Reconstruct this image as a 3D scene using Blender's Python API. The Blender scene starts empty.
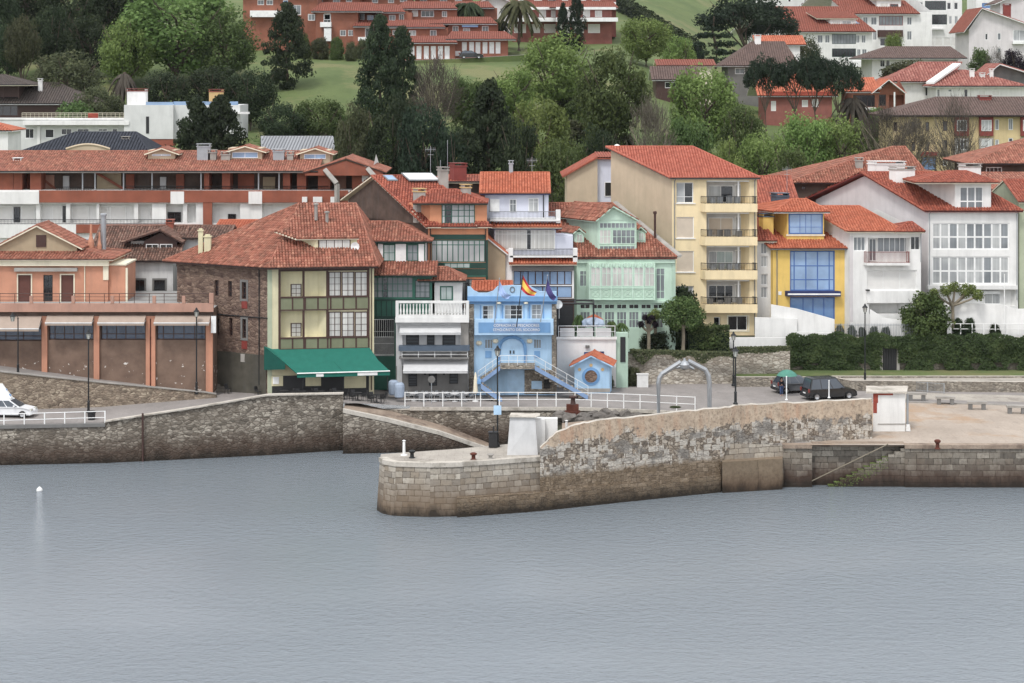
import bpy, bmesh, math, random
from mathutils import Vector, Matrix, noise
random.seed(7)
SC=bpy.context.scene
COL=SC.collection
# ---------------------------------------------------------------- camera numbers
F=2200.0; H=34.4; YH=74.0; CX=512.0        # focal length in pixels, eye height, eye-level row, centre column
def gx(px,Y): return (px-CX)*Y/F
def gz(py,Y): return H-(py-YH)*Y/F
def P(px,py,Y): return Vector((gx(px,Y),Y,gz(py,Y)))
def ipol(t,x):
    if x<=t[0][0]: return t[0][1]
    for (a,b),(c,d) in zip(t,t[1:]):
        if x<=c: return b+(d-b)*(x-a)/(c-a)
    return t[-1][1]
def sst(x,a,b):
    t=min(1,max(0,(x-a)/(b-a))); return t*t*(3-2*t)
PL=[(223,3.3),(226,4.2),(240,6.5),(260,10),(300,17),(340,25),(400,36),(450,42),(520,50),(600,60),(760,80)]
PR=[(223,3.3),(226,7.5),(240,8),(260,11),(300,15),(330,20),(365,25),(400,29.5),(450,32),(490,35),(540,40),(620,54),(760,80)]
def tz(X,Y):
    px=CX+F*X/max(Y,1); s=sst(px,625,760)
    z=ipol(PL,Y)*(1-s)+ipol(PR,Y)*s
    if Y>262: z+=noise.noise(Vector((X*.03,Y*.03,3.1)))*1.3*sst(Y,262,300)
    return z
# ---------------------------------------------------------------- materials
def C(r,g,b,k=1.0):
    f=lambda v:(v/12.92 if v<=.04045 else ((v+.055)/1.055)**2.4)
    c=(f(r/255)*k,f(g/255)*k,f(b/255)*k); l=.3*c[0]+.55*c[1]+.15*c[2]
    return tuple(l+(v-l)*.86 for v in c)+(1,)  # greys every colour a little, painting in a thin atmospheric veil
class NT:
    def __init__(s,name):
        s.m=bpy.data.materials.new(name); s.m.use_nodes=True; s.t=s.m.node_tree
        s.b=s.t.nodes['Principled BSDF']
    def n(s,ty,ins=None,**kw):
        x=s.t.nodes.new(ty)
        for k,v in kw.items(): setattr(x,k,v)
        for k,v in (ins or {}).items(): s.set(x.inputs[k],v)
        return x
    def set(s,sock,v):
        if isinstance(v,bpy.types.NodeSocket): s.t.links.new(v,sock)
        elif isinstance(v,bpy.types.Node): s.t.links.new(v.outputs[0],sock)
        else: sock.default_value=v
    def math(s,op,a,b=0.0,c=False):
        x=s.n('ShaderNodeMath',operation=op,use_clamp=c); s.set(x.inputs[0],a); s.set(x.inputs[1],b); return x.outputs[0]
    def ramp(s,fac,stops):
        r=s.n('ShaderNodeValToRGB'); s.set(r.inputs[0],fac); e=r.color_ramp.elements
        while len(e)<len(stops): e.new(.5)
        for el,(p,c) in zip(e,stops):
            el.position=p; el.color=c if hasattr(c,'__len__') else (c,c,c,1)
        return r.outputs[0]
    def mix(s,f,a,b,bt='MIX'):
        x=s.n('ShaderNodeMix',data_type='RGBA',blend_type=bt); s.set(x.inputs[0],f); s.set(x.inputs[6],a); s.set(x.inputs[7],b); return x.outputs[2]
    def pos(s): return s.n('ShaderNodeNewGeometry').outputs['Position']
    def noise(s,scale,detail=3,rough=.55,vec=None,out=0):
        return s.n('ShaderNodeTexNoise',{'Vector':vec if vec is not None else s.pos(),'Scale':scale,'Detail':detail,'Roughness':rough}).outputs[out]
    def mapv(s,vec,scale):
        return s.n('ShaderNodeMapping',{'Vector':vec,'Scale':scale}).outputs[0]
    def bump(s,h,strength=.5,dist=.05):
        b=s.n('ShaderNodeBump',{'Height':h,'Strength':strength,'Distance':dist}); s.set(s.b.inputs['Normal'],b.outputs[0])
    def fin(s,col=None,rough=None,spec=None,metal=None):
        for k,v in (('Base Color',col),('Roughness',rough),('Specular IOR Level',spec),('Metallic',metal)):
            if v is not None: s.set(s.b.inputs[k],v)
        return s.m
M={}
def plaster(name,c,var=.16,stain=.3,rough=.9):
    t=NT(name); p=t.pos()
    a=t.noise(.55,5,.6,p); st=t.noise(1.0,4,.65,t.mapv(p,(1.6,1.6,.22)))
    f=t.noise(6,3,.6,p)
    dk=tuple(v*(1-var*1.8) for v in c[:3])+(1,); lt=tuple(min(1,v*(1+var*.7)) for v in c[:3])+(1,)
    col=t.mix(t.ramp(a,[(.3,0),(.7,1)]),dk,lt)
    gr=tuple(v*.55+.03 for v in c[:3])+(1,)
    s2=t.math('MULTIPLY',t.ramp(st,[(.47,0),(.72,1)]),stain)
    col=t.mix(s2,col,gr)
    t.bump(f,.15,.02)
    M[name]=t.fin(col,rough,.25); return M[name]
def paint(name,c,rough=.55,var=.1,metal=0,spec=.4):
    t=NT(name); a=t.noise(1.7,4)
    col=t.mix(t.ramp(a,[(.3,0),(.7,1)]),tuple(v*(1-var) for v in c[:3])+(1,),tuple(min(1,v*(1+var)) for v in c[:3])+(1,))
    M[name]=t.fin(col,rough,spec,metal); return M[name]
def tile(name,cols,dirt=(.09,.07,.06,1),amt=.45,uvs=(.28,.45)):
    cols=[tuple(v*.82 for v in c[:3])+(1,) for c in cols]; t=NT(name); uv=t.n('ShaderNodeUVMap',uv_map='UVMap').outputs[0]
    sp=t.n('ShaderNodeSeparateXYZ',{0:uv})
    a=t.math('FLOOR',t.math('DIVIDE',sp.outputs[0],uvs[0])); b=t.math('FLOOR',t.math('DIVIDE',sp.outputs[1],uvs[1]))
    wn=t.n('ShaderNodeTexWhiteNoise',{'Vector':t.n('ShaderNodeCombineXYZ',{0:a,1:b}).outputs[0]},noise_dimensions='3D').outputs['Value']
    k=len(cols); col=t.ramp(wn,[(i/(k-1) if k>1 else 0,c) for i,c in enumerate(cols)])
    big=t.noise(.7,5,.65); med=t.noise(2.6,4,.7)
    d=t.math('MULTIPLY',t.ramp(t.math('ADD',t.math('MULTIPLY',big,.6),t.math('MULTIPLY',med,.4)),[(.46,0),(.66,1)]),amt)
    col=t.mix(d,col,dirt)
    fine=t.noise(9,3); t.bump(fine,.3,.02)
    M[name]=t.fin(col,.85,.25); return M[name]
def rubble(name,cols,mortar,scale=1.6,amt=.5,wet=None,bump=.7,render=None):
    """irregular stones; wet=(z0,z1,colour): tide stain below"""
    t=NT(name); p=t.pos(); w=t.noise(1.3,3,.6,p,1)
    v=t.n('ShaderNodeVectorMath',{0:p,1:t.n('ShaderNodeVectorMath',{0:w,1:(.45,.45,.45)},operation='MULTIPLY').outputs[0]},operation='ADD').outputs[0]
    v=t.mapv(v,(.85,.85,1.75))
    vo=t.n('ShaderNodeTexVoronoi',{'Vector':v,'Scale':scale}); ed=t.n('ShaderNodeTexVoronoi',{'Vector':v,'Scale':scale},feature='DISTANCE_TO_EDGE').outputs['Distance']
    sx=t.n('ShaderNodeSeparateXYZ',{0:vo.outputs['Color']}).outputs[0]
    col=t.ramp(sx,[(i/(len(cols)-1),c) for i,c in enumerate(cols)])
    fine=t.noise(5,5,.7,p); big=t.noise(.35,5,.6,p)
    e=t.ramp(ed,[(.02,1),(.1,0)])
    col=t.mix(t.math('MULTIPLY',e,.85),col,mortar)
    col=t.mix(t.math('MULTIPLY',t.ramp(fine,[(.4,0),(.75,1)]),amt),col,tuple(c*.45 for c in cols[0][:3])+(1,))
    col=t.mix(t.math('MULTIPLY',t.ramp(big,[(.42,0),(.62,1)]),amt),col,mortar)
    if render:
        zz=t.math('ADD',t.n('ShaderNodeSeparateXYZ',{0:p}).outputs[2],t.math('MULTIPLY',t.math('SUBTRACT',t.noise(.5,5,.7,p),.5),5.0)); mk=t.ramp(t.n('ShaderNodeMapRange',{'Value':zz,'From Min':render[0],'From Max':render[0]+1.2}).outputs[0],[(.35,0),(.6,.88)]); col=t.mix(mk,col,t.mix(t.noise(3,4,.7,p),render[1],C(168,136,110)))
    if wet: col=tide(t,col,wet,p)
    hgt=t.math('ADD',t.math('MULTIPLY',t.ramp(ed,[(0,0),(.16,1)]),1.0),t.math('MULTIPLY',fine,.6))
    t.bump(hgt,bump,.09)
    M[name]=t.fin(col,.92,.2); return M[name]
def tide(t,col,wet,p):
    z0,z1,c=wet[:3]
    z=t.n('ShaderNodeSeparateXYZ',{0:p}).outputs[2]
    nz=t.noise(.9,5,.7,t.mapv(p,(1,1,.4)))
    zz=t.math('ADD',z,t.math('MULTIPLY',t.math('SUBTRACT',nz,.5),2.2))
    f=t.n('ShaderNodeMapRange',{'Value':zz,'From Min':z0,'From Max':z1,'To Min':1.0,'To Max':0.0}).outputs[0]
    col=t.mix(t.math('MULTIPLY',f,wet[3] if len(wet)>3 else .92),col,c)
    f2=t.n('ShaderNodeMapRange',{'Value':zz,'From Min':.1,'From Max':.9,'To Min':.9,'To Max':0.0}).outputs[0]
    return t.mix(f2,col,(.022,.018,.014,1))
def ashlar(name,cols,mortar,bw=.95,bh=.48,amt=.5,wet=None,holes=.25):
    t=NT(name); uv=t.n('ShaderNodeUVMap',uv_map='UVMap').outputs[0]; p=t.pos()
    w=t.noise(.8,3,.6,p,1)
    uv2=t.n('ShaderNodeVectorMath',{0:uv,1:t.n('ShaderNodeVectorMath',{0:w,1:(.25,.16,0)},operation='MULTIPLY').outputs[0]},operation='ADD').outputs[0]
    br=t.n('ShaderNodeTexBrick',{'Vector':uv2,'Color1':(0,0,0,1),'Color2':(1,1,1,1),'Mortar':(.5,.5,.5,1),'Scale':1.0,'Mortar Size':.025,'Mortar Smooth':.3,'Bias':0.0,'Brick Width':bw,'Row Height':bh})
    br.offset_frequency=2; br.squash=.7; br.squash_frequency=3
    col=t.ramp(br.outputs['Color'],[(i/(len(cols)-1),c) for i,c in enumerate(cols)])
    fine=t.noise(4,6,.72,p); big=t.noise(.3,5,.65,p)
    col=t.mix(t.math('MULTIPLY',t.ramp(fine,[(.42,0),(.72,1)]),amt),col,tuple(c*.4 for c in cols[0][:3])+(1,))
    col=t.mix(t.math('MULTIPLY',t.ramp(big,[(.45,0),(.65,1)]),amt),col,mortar)
    jo=t.math('MULTIPLY',br.outputs['Fac'],t.ramp(fine,[(.3,.3),(.6,1)]))
    col=t.mix(jo,col,tuple(c*.35 for c in mortar[:3])+(1,))
    h2=t.ramp(t.noise(1.9,5,.75,p),[(.30,1),(.36,0)])
    col=t.mix(t.math('MULTIPLY',h2,holes*2.4,True),col,(.03,.024,.02,1))
    if wet: col=tide(t,col,wet,p)
    t.bump(t.math('SUBTRACT',t.math('MULTIPLY',fine,.7),jo),.8,.06)
    M[name]=t.fin(col,.9,.25); return M[name]
def ground(name,c1,c2,c3=None,sc=.5,rough=.95,line=0):
    t=NT(name); p=t.pos(); a=t.noise(sc,6,.65,t.mapv(p,(1,.6,1))); f=t.noise(7,4,.7,p)
    col=t.mix(t.ramp(a,[(.35,0),(.65,1)]),c1,c2)
    if c3: col=t.mix(t.ramp(t.noise(sc*.45,5,.7,p),[(.52,0),(.62,1)]),col,c3)
    col=t.mix(t.math('MULTIPLY',t.ramp(f,[(.35,1),(.6,0)]),.35),col,tuple(v*.6 for v in c1[:3])+(1,))
    if line:
        br=t.n('ShaderNodeTexBrick',{'Vector':t.mapv(p,(1,1,1)),'Scale':1.0,'Mortar Size':.018,'Mortar Smooth':.4,'Brick Width':line,'Row Height':line*.8}); col=t.mix(t.math('MULTIPLY',br.outputs['Fac'],.5),col,tuple(v*.45 for v in c1[:3])+(1,))
    st=t.noise(.9,5,.75,t.mapv(p,(.7,.35,1))); col=t.mix(t.ramp(st,[(.56,0),(.7,.4)]),col,tuple(v*.55 for v in c1[:3])+(1,))
    t.bump(f,.3,.02); M[name]=t.fin(col,rough,.25); return M[name]
def leaf(name,c1,c2,c3):
    t=NT(name); at=t.n('ShaderNodeAttribute',attribute_name='tint').outputs['Fac']
    rnd=t.n('ShaderNodeObjectInfo').outputs['Random']
    col=t.ramp(at,[(0,c1),(.55,c2),(1,c3)])
    hs=t.n('ShaderNodeHueSaturation',{'Hue':t.math('ADD',.478,t.math('MULTIPLY',rnd,.035)),'Saturation':.95,'Value':t.math('ADD',.85,t.math('MULTIPLY',rnd,.5)),'Color':col}).outputs[0]
    t.fin(hs,.75,.2)
    tr=t.n('ShaderNodeBsdfTranslucent',{'Color':hs}); mx=t.n('ShaderNodeMixShader',{0:.36,1:t.b.outputs[0],2:tr.outputs[0]})
    t.t.links.new(mx.outputs[0],t.t.nodes['Material Output'].inputs[0]); M[name]=t.m; return t.m
def glass(name,c,rough=.12,curtain=None,amt=.5):
    t=NT(name); rnd=t.n('ShaderNodeObjectInfo').outputs['Random']
    uv=t.n('ShaderNodeUVMap',uv_map='UVMap').outputs[0]
    if curtain:
        n1=t.noise(1.0,2,.5,t.mapv(uv,(4.5,.06,1))); n2=t.noise(.35,2,.5,t.n('ShaderNodeVectorMath',{0:uv,1:t.math('MULTIPLY',rnd,40.0)},operation='ADD').outputs[0])
        col=t.mix(t.ramp(n1,[(.35,0),(.65,1)]),tuple(v*.74 for v in curtain[:3])+(1,),curtain); col=t.mix(t.math('MULTIPLY',t.ramp(n2,[(.42,1),(.62,0)]),amt),col,c)
        t.set(t.b.inputs['Coat Weight'],.7); t.set(t.b.inputs['Coat Roughness'],.05); t.fin(col,.5,.4)
    else:
        n2=t.noise(.5,3,.5,t.n('ShaderNodeVectorMath',{0:uv,1:rnd},operation='ADD').outputs[0])
        t.fin(t.mix(n2,tuple(v*.55 for v in c[:3])+(1,),tuple(v*1.5 for v in c[:3])+(1,)),rough,.8)
    M[name]=t.m; return t.m
def slats(name,c,per=.09,depth=.6,var=.12):
    """horizontal grooves, for roller shutters and awning cloth"""
    t=NT(name); uv=t.n('ShaderNodeUVMap',uv_map='UVMap').outputs[0]
    s=t.n('ShaderNodeSeparateXYZ',{0:uv}).outputs[1]; w=t.math('SINE',t.math('MULTIPLY',s,6.283/per))
    a=t.noise(1.2,4); col=t.mix(a,tuple(v*(1-var*1.5) for v in c[:3])+(1,),tuple(min(1,v*(1+var)) for v in c[:3])+(1,))
    t.bump(w,depth,.01); M[name]=t.fin(col,.6,.35); return t.m
W=(1,1,1,1)
for n,c,v,s in [('white',C(224,223,220),.06,.34),('greywhite',C(196,196,196),.08,.3),('lightgrey',C(207,201,201),.06,.3),('salmon',C(198,137,107),.1,.4),('band',C(182,138,118),.1,.5),
    ('cream',C(212,203,164),.08,.3),('olive',C(122,126,98),.1,.3),('yellowapt',C(232,210,164),.06,.38),('beige',C(193,174,146),.07,.2),('yellow',C(228,190,88),.07,.4),
    ('orange',C(212,142,100),.08,.35),('blue',C(162,198,228),.07,.4),('midblue',C(108,156,204),.08,.25),('mint',C(188,214,194),.07,.45),('mintwall',C(174,200,180),.1,.5),
    ('paleblue',C(203,206,220),.05,.2),('tan',C(196,162,104),.08,.2),('taupe',C(172,154,124),.1,.25),('greengrey',C(172,180,152),.08,.3),('darkwall',C(84,80,70),.25,.6),
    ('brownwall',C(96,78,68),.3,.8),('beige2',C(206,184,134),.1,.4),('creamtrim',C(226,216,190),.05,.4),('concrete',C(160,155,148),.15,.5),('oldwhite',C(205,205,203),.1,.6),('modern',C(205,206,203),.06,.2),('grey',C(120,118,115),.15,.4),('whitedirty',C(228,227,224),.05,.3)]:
    plaster(n,c,v,s)
for n,c in [('pwhite',C(226,226,224)),('pbrown',C(70,45,38)),('pgreen',C(34,92,76)),('pgreendk',C(22,62,52)),('pblue',C(66,104,166)),('pnavy',C(34,44,92)),('pmint',C(190,217,198)),('pdark',C(40,40,42)),
    ('pred',C(128,48,40)),('pgrey',C(120,124,128)),('pslate',C(74,88,104)),('pcream',C(222,214,188)),('pbrick',C(146,74,52)),('pltblue',C(164,199,228)),('ptan',C(200,165,110)),('pgreyblue',C(120,150,190)),('pyellow',C(228,190,60))]:
    paint(n,c)
paint('iron',C(38,40,42),.5,.15,.3); paint('galv',C(160,164,168),.45,.1,.5); paint('rust',C(92,50,38),.9,.35,.0,.2); paint('tyre',(.015,.015,.015,1),.85); paint('chrome',C(180,180,182),.25,.05,.9)
paint('carblack',(.012,.013,.015,1),.18,.1,0,.8); paint('cargrey',C(120,122,126),.25,.08,.5,.6); paint('carwhite',C(225,226,228),.25,.04,0,.6); paint('bark',C(86,74,62),.95,.3); paint('barkpale',C(128,118,100),.95,.25)
paint('teal',C(26,104,90),.85,.08,0,.15); paint('tealdk',C(20,82,72),.85,.1,0,.15); paint('awnbeige',C(162,144,130),.85,.07,0,.15); paint('awngrey',C(190,190,190),.85,.06,0,.15); paint('umbgreen',C(74,134,118),.8,.08,0,.2)
paint('plastic',C(150,165,185),.5,.1); paint('skin',C(200,150,125),.6); paint('denim',C(60,80,120),.9,.15); paint('jacket',C(34,34,44),.9,.15); paint('hair',C(60,45,35),.9)
paint('flagpale',C(150,175,220),.8); paint('flagred',C(190,40,35),.8); paint('flagyellow',C(235,190,50),.8); paint('flagpurple',C(70,62,120),.8); paint('redpeel',C(150,62,44),.9,.2); paint('lampglass',C(190,190,180),.3,.1)
tile('tile_old',[C(130,76,57),C(166,99,77),C(180,112,88),C(150,88,68),C(198,134,106)],C(96,74,60),.62)
tile('tile_new',[C(180,94,62),C(198,106,70),C(208,118,82)],C(128,78,58),.4)
tile('tile_red',[C(152,74,54),C(172,88,64),C(186,100,74),C(140,68,52)],C(104,66,54),.5)
tile('tile_brown',[C(110,84,72),C(146,108,92),C(128,92,78),C(96,72,62),C(160,126,108)],C(80,66,58),.5)
tile('tile_apt',[C(176,90,68),C(192,102,78),C(202,112,86)],C(150,84,66),.35)
tile('tile_hill',[C(136,74,58),C(154,86,68),C(144,78,62)],C(108,68,56),.4)
tile('tile_hillpink',[C(150,88,76),C(176,110,96),C(140,76,66),C(190,130,114)],C(120,80,72),.35)
tile('tile_hillbrown',[C(104,84,78),C(118,96,88),C(96,78,72)],C(84,70,66),.35)
tile('tile_slate',[C(52,56,66),C(62,66,76),C(48,51,60)],C(50,54,62),.3)
tile('tile_darkbrown',[C(84,74,70),C(96,86,80),C(78,70,66)],C(70,62,58),.35)
tile('metal_roof',[C(150,152,156),C(160,162,166)],C(130,132,136),.3,(1.2,40))
plaster('brickband',C(150,84,62),.14,.35)
plaster('brickhill',C(152,94,72),.16,.35)
plaster('brickpinkred',C(146,88,78),.14,.3)
rubble('stonehouse',[C(96,76,66),C(128,104,90),C(146,122,104),C(84,64,58)],C(112,92,82),2.2,.35)
rubble('stonewall',[C(108,102,94),C(150,142,130),C(178,168,152),C(122,112,102)],C(134,124,110),3.0,.45)
rubble('retaining',[C(104,92,80),C(150,132,114),C(182,166,144),C(128,112,96)],C(140,124,106),2.6,.55)
rubble('quaystone',[C(96,89,80),C(146,136,123),C(192,182,166),C(118,107,95)],C(110,100,88),2.5,.6,(1.0,2.6,C(74,58,48),.85))
ashlar('quayashlar',[C(96,90,82),C(138,130,118),C(166,158,144),C(116,106,94)],C(120,108,94),1.0,.5,.55,(.8,2.4,C(72,54,44)),.35)
ashlar('moleashlar',[C(120,114,106),C(160,152,140),C(188,180,166),C(140,128,112)],C(140,122,100),.92,.46,.45,(.9,3.0,C(112,93,73),.85),.2)
rubble('moleupper',[C(132,114,94),C(176,154,128),C(204,194,178),C(150,128,106)],C(186,158,130),2.9,.5,None,.8,(5.0,C(196,164,136)))
ashlar('footing',[C(122,106,86),C(138,120,98)],C(110,94,76),30,14,.6,(.4,1.8,C(84,64,48)),.15)
rubble('gardenstone',[C(142,134,122),C(182,172,156),C(206,198,184),C(158,148,134)],C(150,138,124),2.1,.45)
rubble('boulder',[C(90,86,82),C(120,114,108),C(104,98,92)],C(100,94,88),.7,.5)
ground('asphalt',C(134,128,124),C(150,143,139),None,.4); ground('plaza',C(160,146,132),C(178,163,148),C(168,140,112),.25,line=2.6); ground('pave',C(158,150,140),C(178,170,158),C(140,132,122),.5,line=1.3)
ground('ramp',C(136,118,102),C(164,146,128),C(112,96,84),.8); ground('coping',C(182,174,162),C(200,192,180),C(150,142,130),1.2); ground('deck',C(150,150,148),C(165,164,160),None,.6)
ground('grass',C(82,98,52),C(100,114,62),C(116,116,72),.12); ground('soil',C(60,56,44),C(74,72,52),C(54,66,40),.4); ground('mossstep',C(96,90,80),C(122,112,98),C(88,104,44),.9); ground('step',C(104,98,90),C(128,120,110),None,1.)
leaf('leaf_mid',(.046,.074,.023,1),(.08,.122,.038,1),(.135,.178,.06,1))
leaf('leaf_bright',(.092,.142,.036,1),(.155,.222,.06,1),(.22,.29,.09,1))
leaf('leaf_fresh',(.066,.105,.028,1),(.112,.168,.046,1),(.165,.22,.07,1))
leaf('leaf_dark',(.018,.030,.015,1),(.034,.052,.024,1),(.064,.085,.038,1))
leaf('leaf_olive',(.05,.06,.03,1),(.08,.092,.044,1),(.125,.13,.066,1))
leaf('leaf_pine',(.015,.026,.016,1),(.026,.043,.024,1),(.042,.064,.036,1))
leaf('leaf_hedge',(.030,.048,.018,1),(.056,.084,.030,1),(.11,.14,.05,1))
leaf('leaf_purple',(.014,.010,.014,1),(.022,.015,.022,1),(.04,.025,.035,1))
leaf('leaf_palm',(.05,.055,.025,1),(.08,.085,.04,1),(.15,.14,.08,1))
leaf('leaf_twig',(.065,.055,.042,1),(.095,.082,.064,1),(.13,.115,.09,1))
glass('glass',C(58,66,76)); glass('glassdk',C(26,29,34)); glass('glassblue',C(96,136,186),.1); glass('glasssky',C(126,156,192),.12); glass('glasshop',C(60,74,96),.1)  # blue bases of glassblue and glasssky paint in reflected sky
glass('curtain',C(92,98,104),.1,C(188,190,189),.45); glass('curtainwarm',C(110,110,106),.1,C(212,210,203),.3); glass('curtaindim',C(66,72,78),.1,C(136,142,146),.5); glass('curtaingreen',C(96,116,114),.1,C(186,200,196),.4)
slats('shutwhite',C(216,214,210)); slats('shutbeige',C(200,184,164)); slats('shutbrown',C(96,54,44)); slats('shutgrey',C(176,176,176)); slats('louvre',C(70,74,78),.25,1.)
def molemat():
    t=NT('molewall'); p=t.pos(); uv=t.n('ShaderNodeUVMap',uv_map='UVMap').outputs[0]; z=t.n('ShaderNodeSeparateXYZ',{0:p}).outputs[2]
    w=t.noise(1.2,4,.65,p,1); big=t.noise(.33,5,.7,p); fine=t.noise(4.5,6,.75,p); mid=t.noise(1.5,5,.7,p)
    wp=lambda k:t.n('ShaderNodeVectorMath',{0:uv,1:t.n('ShaderNodeVectorMath',{0:w,1:k},operation='MULTIPLY').outputs[0]},operation='ADD').outputs[0]
    v=t.mapv(t.n('ShaderNodeVectorMath',{0:p,1:t.n('ShaderNodeVectorMath',{0:w,1:(.5,.5,.5)},operation='MULTIPLY').outputs[0]},operation='ADD').outputs[0],(1,1,1.4))
    vo=t.n('ShaderNodeTexVoronoi',{'Vector':v,'Scale':3.0}); ed=t.n('ShaderNodeTexVoronoi',{'Vector':v,'Scale':3.0},feature='DISTANCE_TO_EDGE').outputs['Distance']
    rub=t.ramp(t.n('ShaderNodeSeparateXYZ',{0:vo.outputs['Color']}).outputs[0],[(0,C(112,102,92)),(.35,C(140,126,110)),(.7,C(164,150,132)),(1,C(184,172,156))])
    rub=t.mix(t.math('MULTIPLY',t.ramp(ed,[(.02,1),(.1,0)]),.8),rub,C(84,72,62))
    br=t.n('ShaderNodeTexBrick',{'Vector':wp((.3,.22,0)),'Color1':(0,0,0,1),'Color2':(1,1,1,1),'Mortar':(0,0,0,1),'Scale':1.0,'Mortar Size':.03,'Mortar Smooth':.2,'Bias':0.0,'Brick Width':.8,'Row Height':.5}); br.squash=.7; br.squash_frequency=3
    sel=t.math('MULTIPLY',t.math('GREATER_THAN',t.math('ADD',br.outputs['Color'],t.math('MULTIPLY',big,1.4)),1.12),t.math('SUBTRACT',1.0,br.outputs['Fac']))
    col=t.mix(t.math('MULTIPLY',sel,.8),rub,t.mix(fine,C(172,164,152),C(222,214,202)))
    gm=t.ramp(t.noise(.45,4,.6,t.mapv(p,(1,1,2.2))),[(.52,0),(.6,.75)]); col=t.mix(gm,col,t.mix(fine,C(104,100,96),C(142,137,130)))
    zz=t.math('ADD',z,t.math('ADD',t.math('MULTIPLY',t.math('SUBTRACT',big,.5),3.4),t.math('MULTIPLY',t.math('SUBTRACT',mid,.5),2.2)))
    mk=t.ramp(t.n('ShaderNodeMapRange',{'Value':zz,'From Min':4.9,'From Max':5.7}).outputs[0],[(.3,0),(.62,.93)])
    pl=t.mix(t.ramp(mid,[(.3,0),(.7,1)]),C(164,142,120),C(200,178,152)); pl=t.mix(t.ramp(t.noise(.8,4,.6,t.mapv(p,(1.4,1.4,.3))),[(.5,0),(.68,.7)]),pl,C(184,144,114))
    col=t.mix(mk,col,pl)
    b2=t.n('ShaderNodeTexBrick',{'Vector':wp((.2,.12,0)),'Color1':(0,0,0,1),'Color2':(1,1,1,1),'Mortar':(.5,.5,.5,1),'Scale':1.0,'Mortar Size':.022,'Mortar Smooth':.3,'Bias':0.0,'Brick Width':.85,'Row Height':.36})
    low=t.mix(b2.outputs['Color'],C(108,92,74),C(150,132,110)); low=t.mix(t.math('MULTIPLY',b2.outputs['Fac'],.7),low,C(60,46,36))
    low=t.mix(t.ramp(mid,[(.45,0),(.62,.7)]),low,C(120,102,80))
    ml=t.n('ShaderNodeMapRange',{'Value':t.math('ADD',z,t.math('MULTIPLY',t.math('SUBTRACT',mid,.5),1.2)),'From Min':2.55,'From Max':3.0,'To Min':1.0,'To Max':0.0}).outputs[0]
    col=t.mix(ml,col,low)
    col=t.mix(t.math('MULTIPLY',t.ramp(fine,[(.5,0),(.66,1)]),.55),col,C(60,50,42))
    wt=t.n('ShaderNodeMapRange',{'Value':t.math('ADD',z,t.math('MULTIPLY',t.math('SUBTRACT',mid,.5),1.4)),'From Min':.2,'From Max':1.3,'To Min':.95,'To Max':0.0}).outputs[0]; col=t.mix(wt,col,(.022,.018,.014,1))
    t.bump(t.math('ADD',t.math('MULTIPLY',fine,.8),t.math('MULTIPLY',t.ramp(ed,[(0,0),(.15,1)]),t.math('SUBTRACT',1.0,mk))),.6,.08)
    M['molewall']=t.fin(col,.92,.2)
molemat()
def brownpanel():
    t=NT('brownpanel'); p=t.pos(); a=t.noise(.7,5,.65,p)
    col=t.mix(t.ramp(a,[(.3,0),(.7,1)]),C(104,84,72),C(132,108,92))
    z=t.n('ShaderNodeSeparateXYZ',{0:p}).outputs[2]
    sp=t.math('MULTIPLY',t.ramp(t.noise(1.6,4,.6,p),[(.625,0),(.64,1)]),t.n('ShaderNodeMapRange',{'Value':z,'From Min':7.2,'From Max':7.6,'To Min':1.0,'To Max':0.0}).outputs[0])
    M['brownpanel']=t.fin(t.mix(sp,col,C(212,206,198)),.9,.2)
brownpanel()
def watermat():
    t=NT('sea_water'); p=t.pos()
    v=t.mapv(p,(1,1,1)); n1=t.noise(3.6,4,.7,v); n2=t.noise(1.35,3,.6,t.mapv(p,(.9,1.05,1))); n3=t.noise(.04,3,.5,t.mapv(p,(.5,1.4,1)))
    h=t.math('ADD',t.math('ADD',t.math('MULTIPLY',n1,.08),t.math('MULTIPLY',n2,.1)),t.math('MULTIPLY',n3,.1))
    amp=t.ramp(n3,[(.38,.4),(.62,1.0)])
    b=t.n('ShaderNodeBump',{'Height':h,'Strength':amp,'Distance':1.0}); t.set(t.b.inputs['Normal'],b.outputs[0])
    t.set(t.b.inputs['IOR'],1.33)
    M['water']=t.fin(t.mix(n3,C(112,121,128),C(124,133,141)),.05,.5)
watermat()
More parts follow.
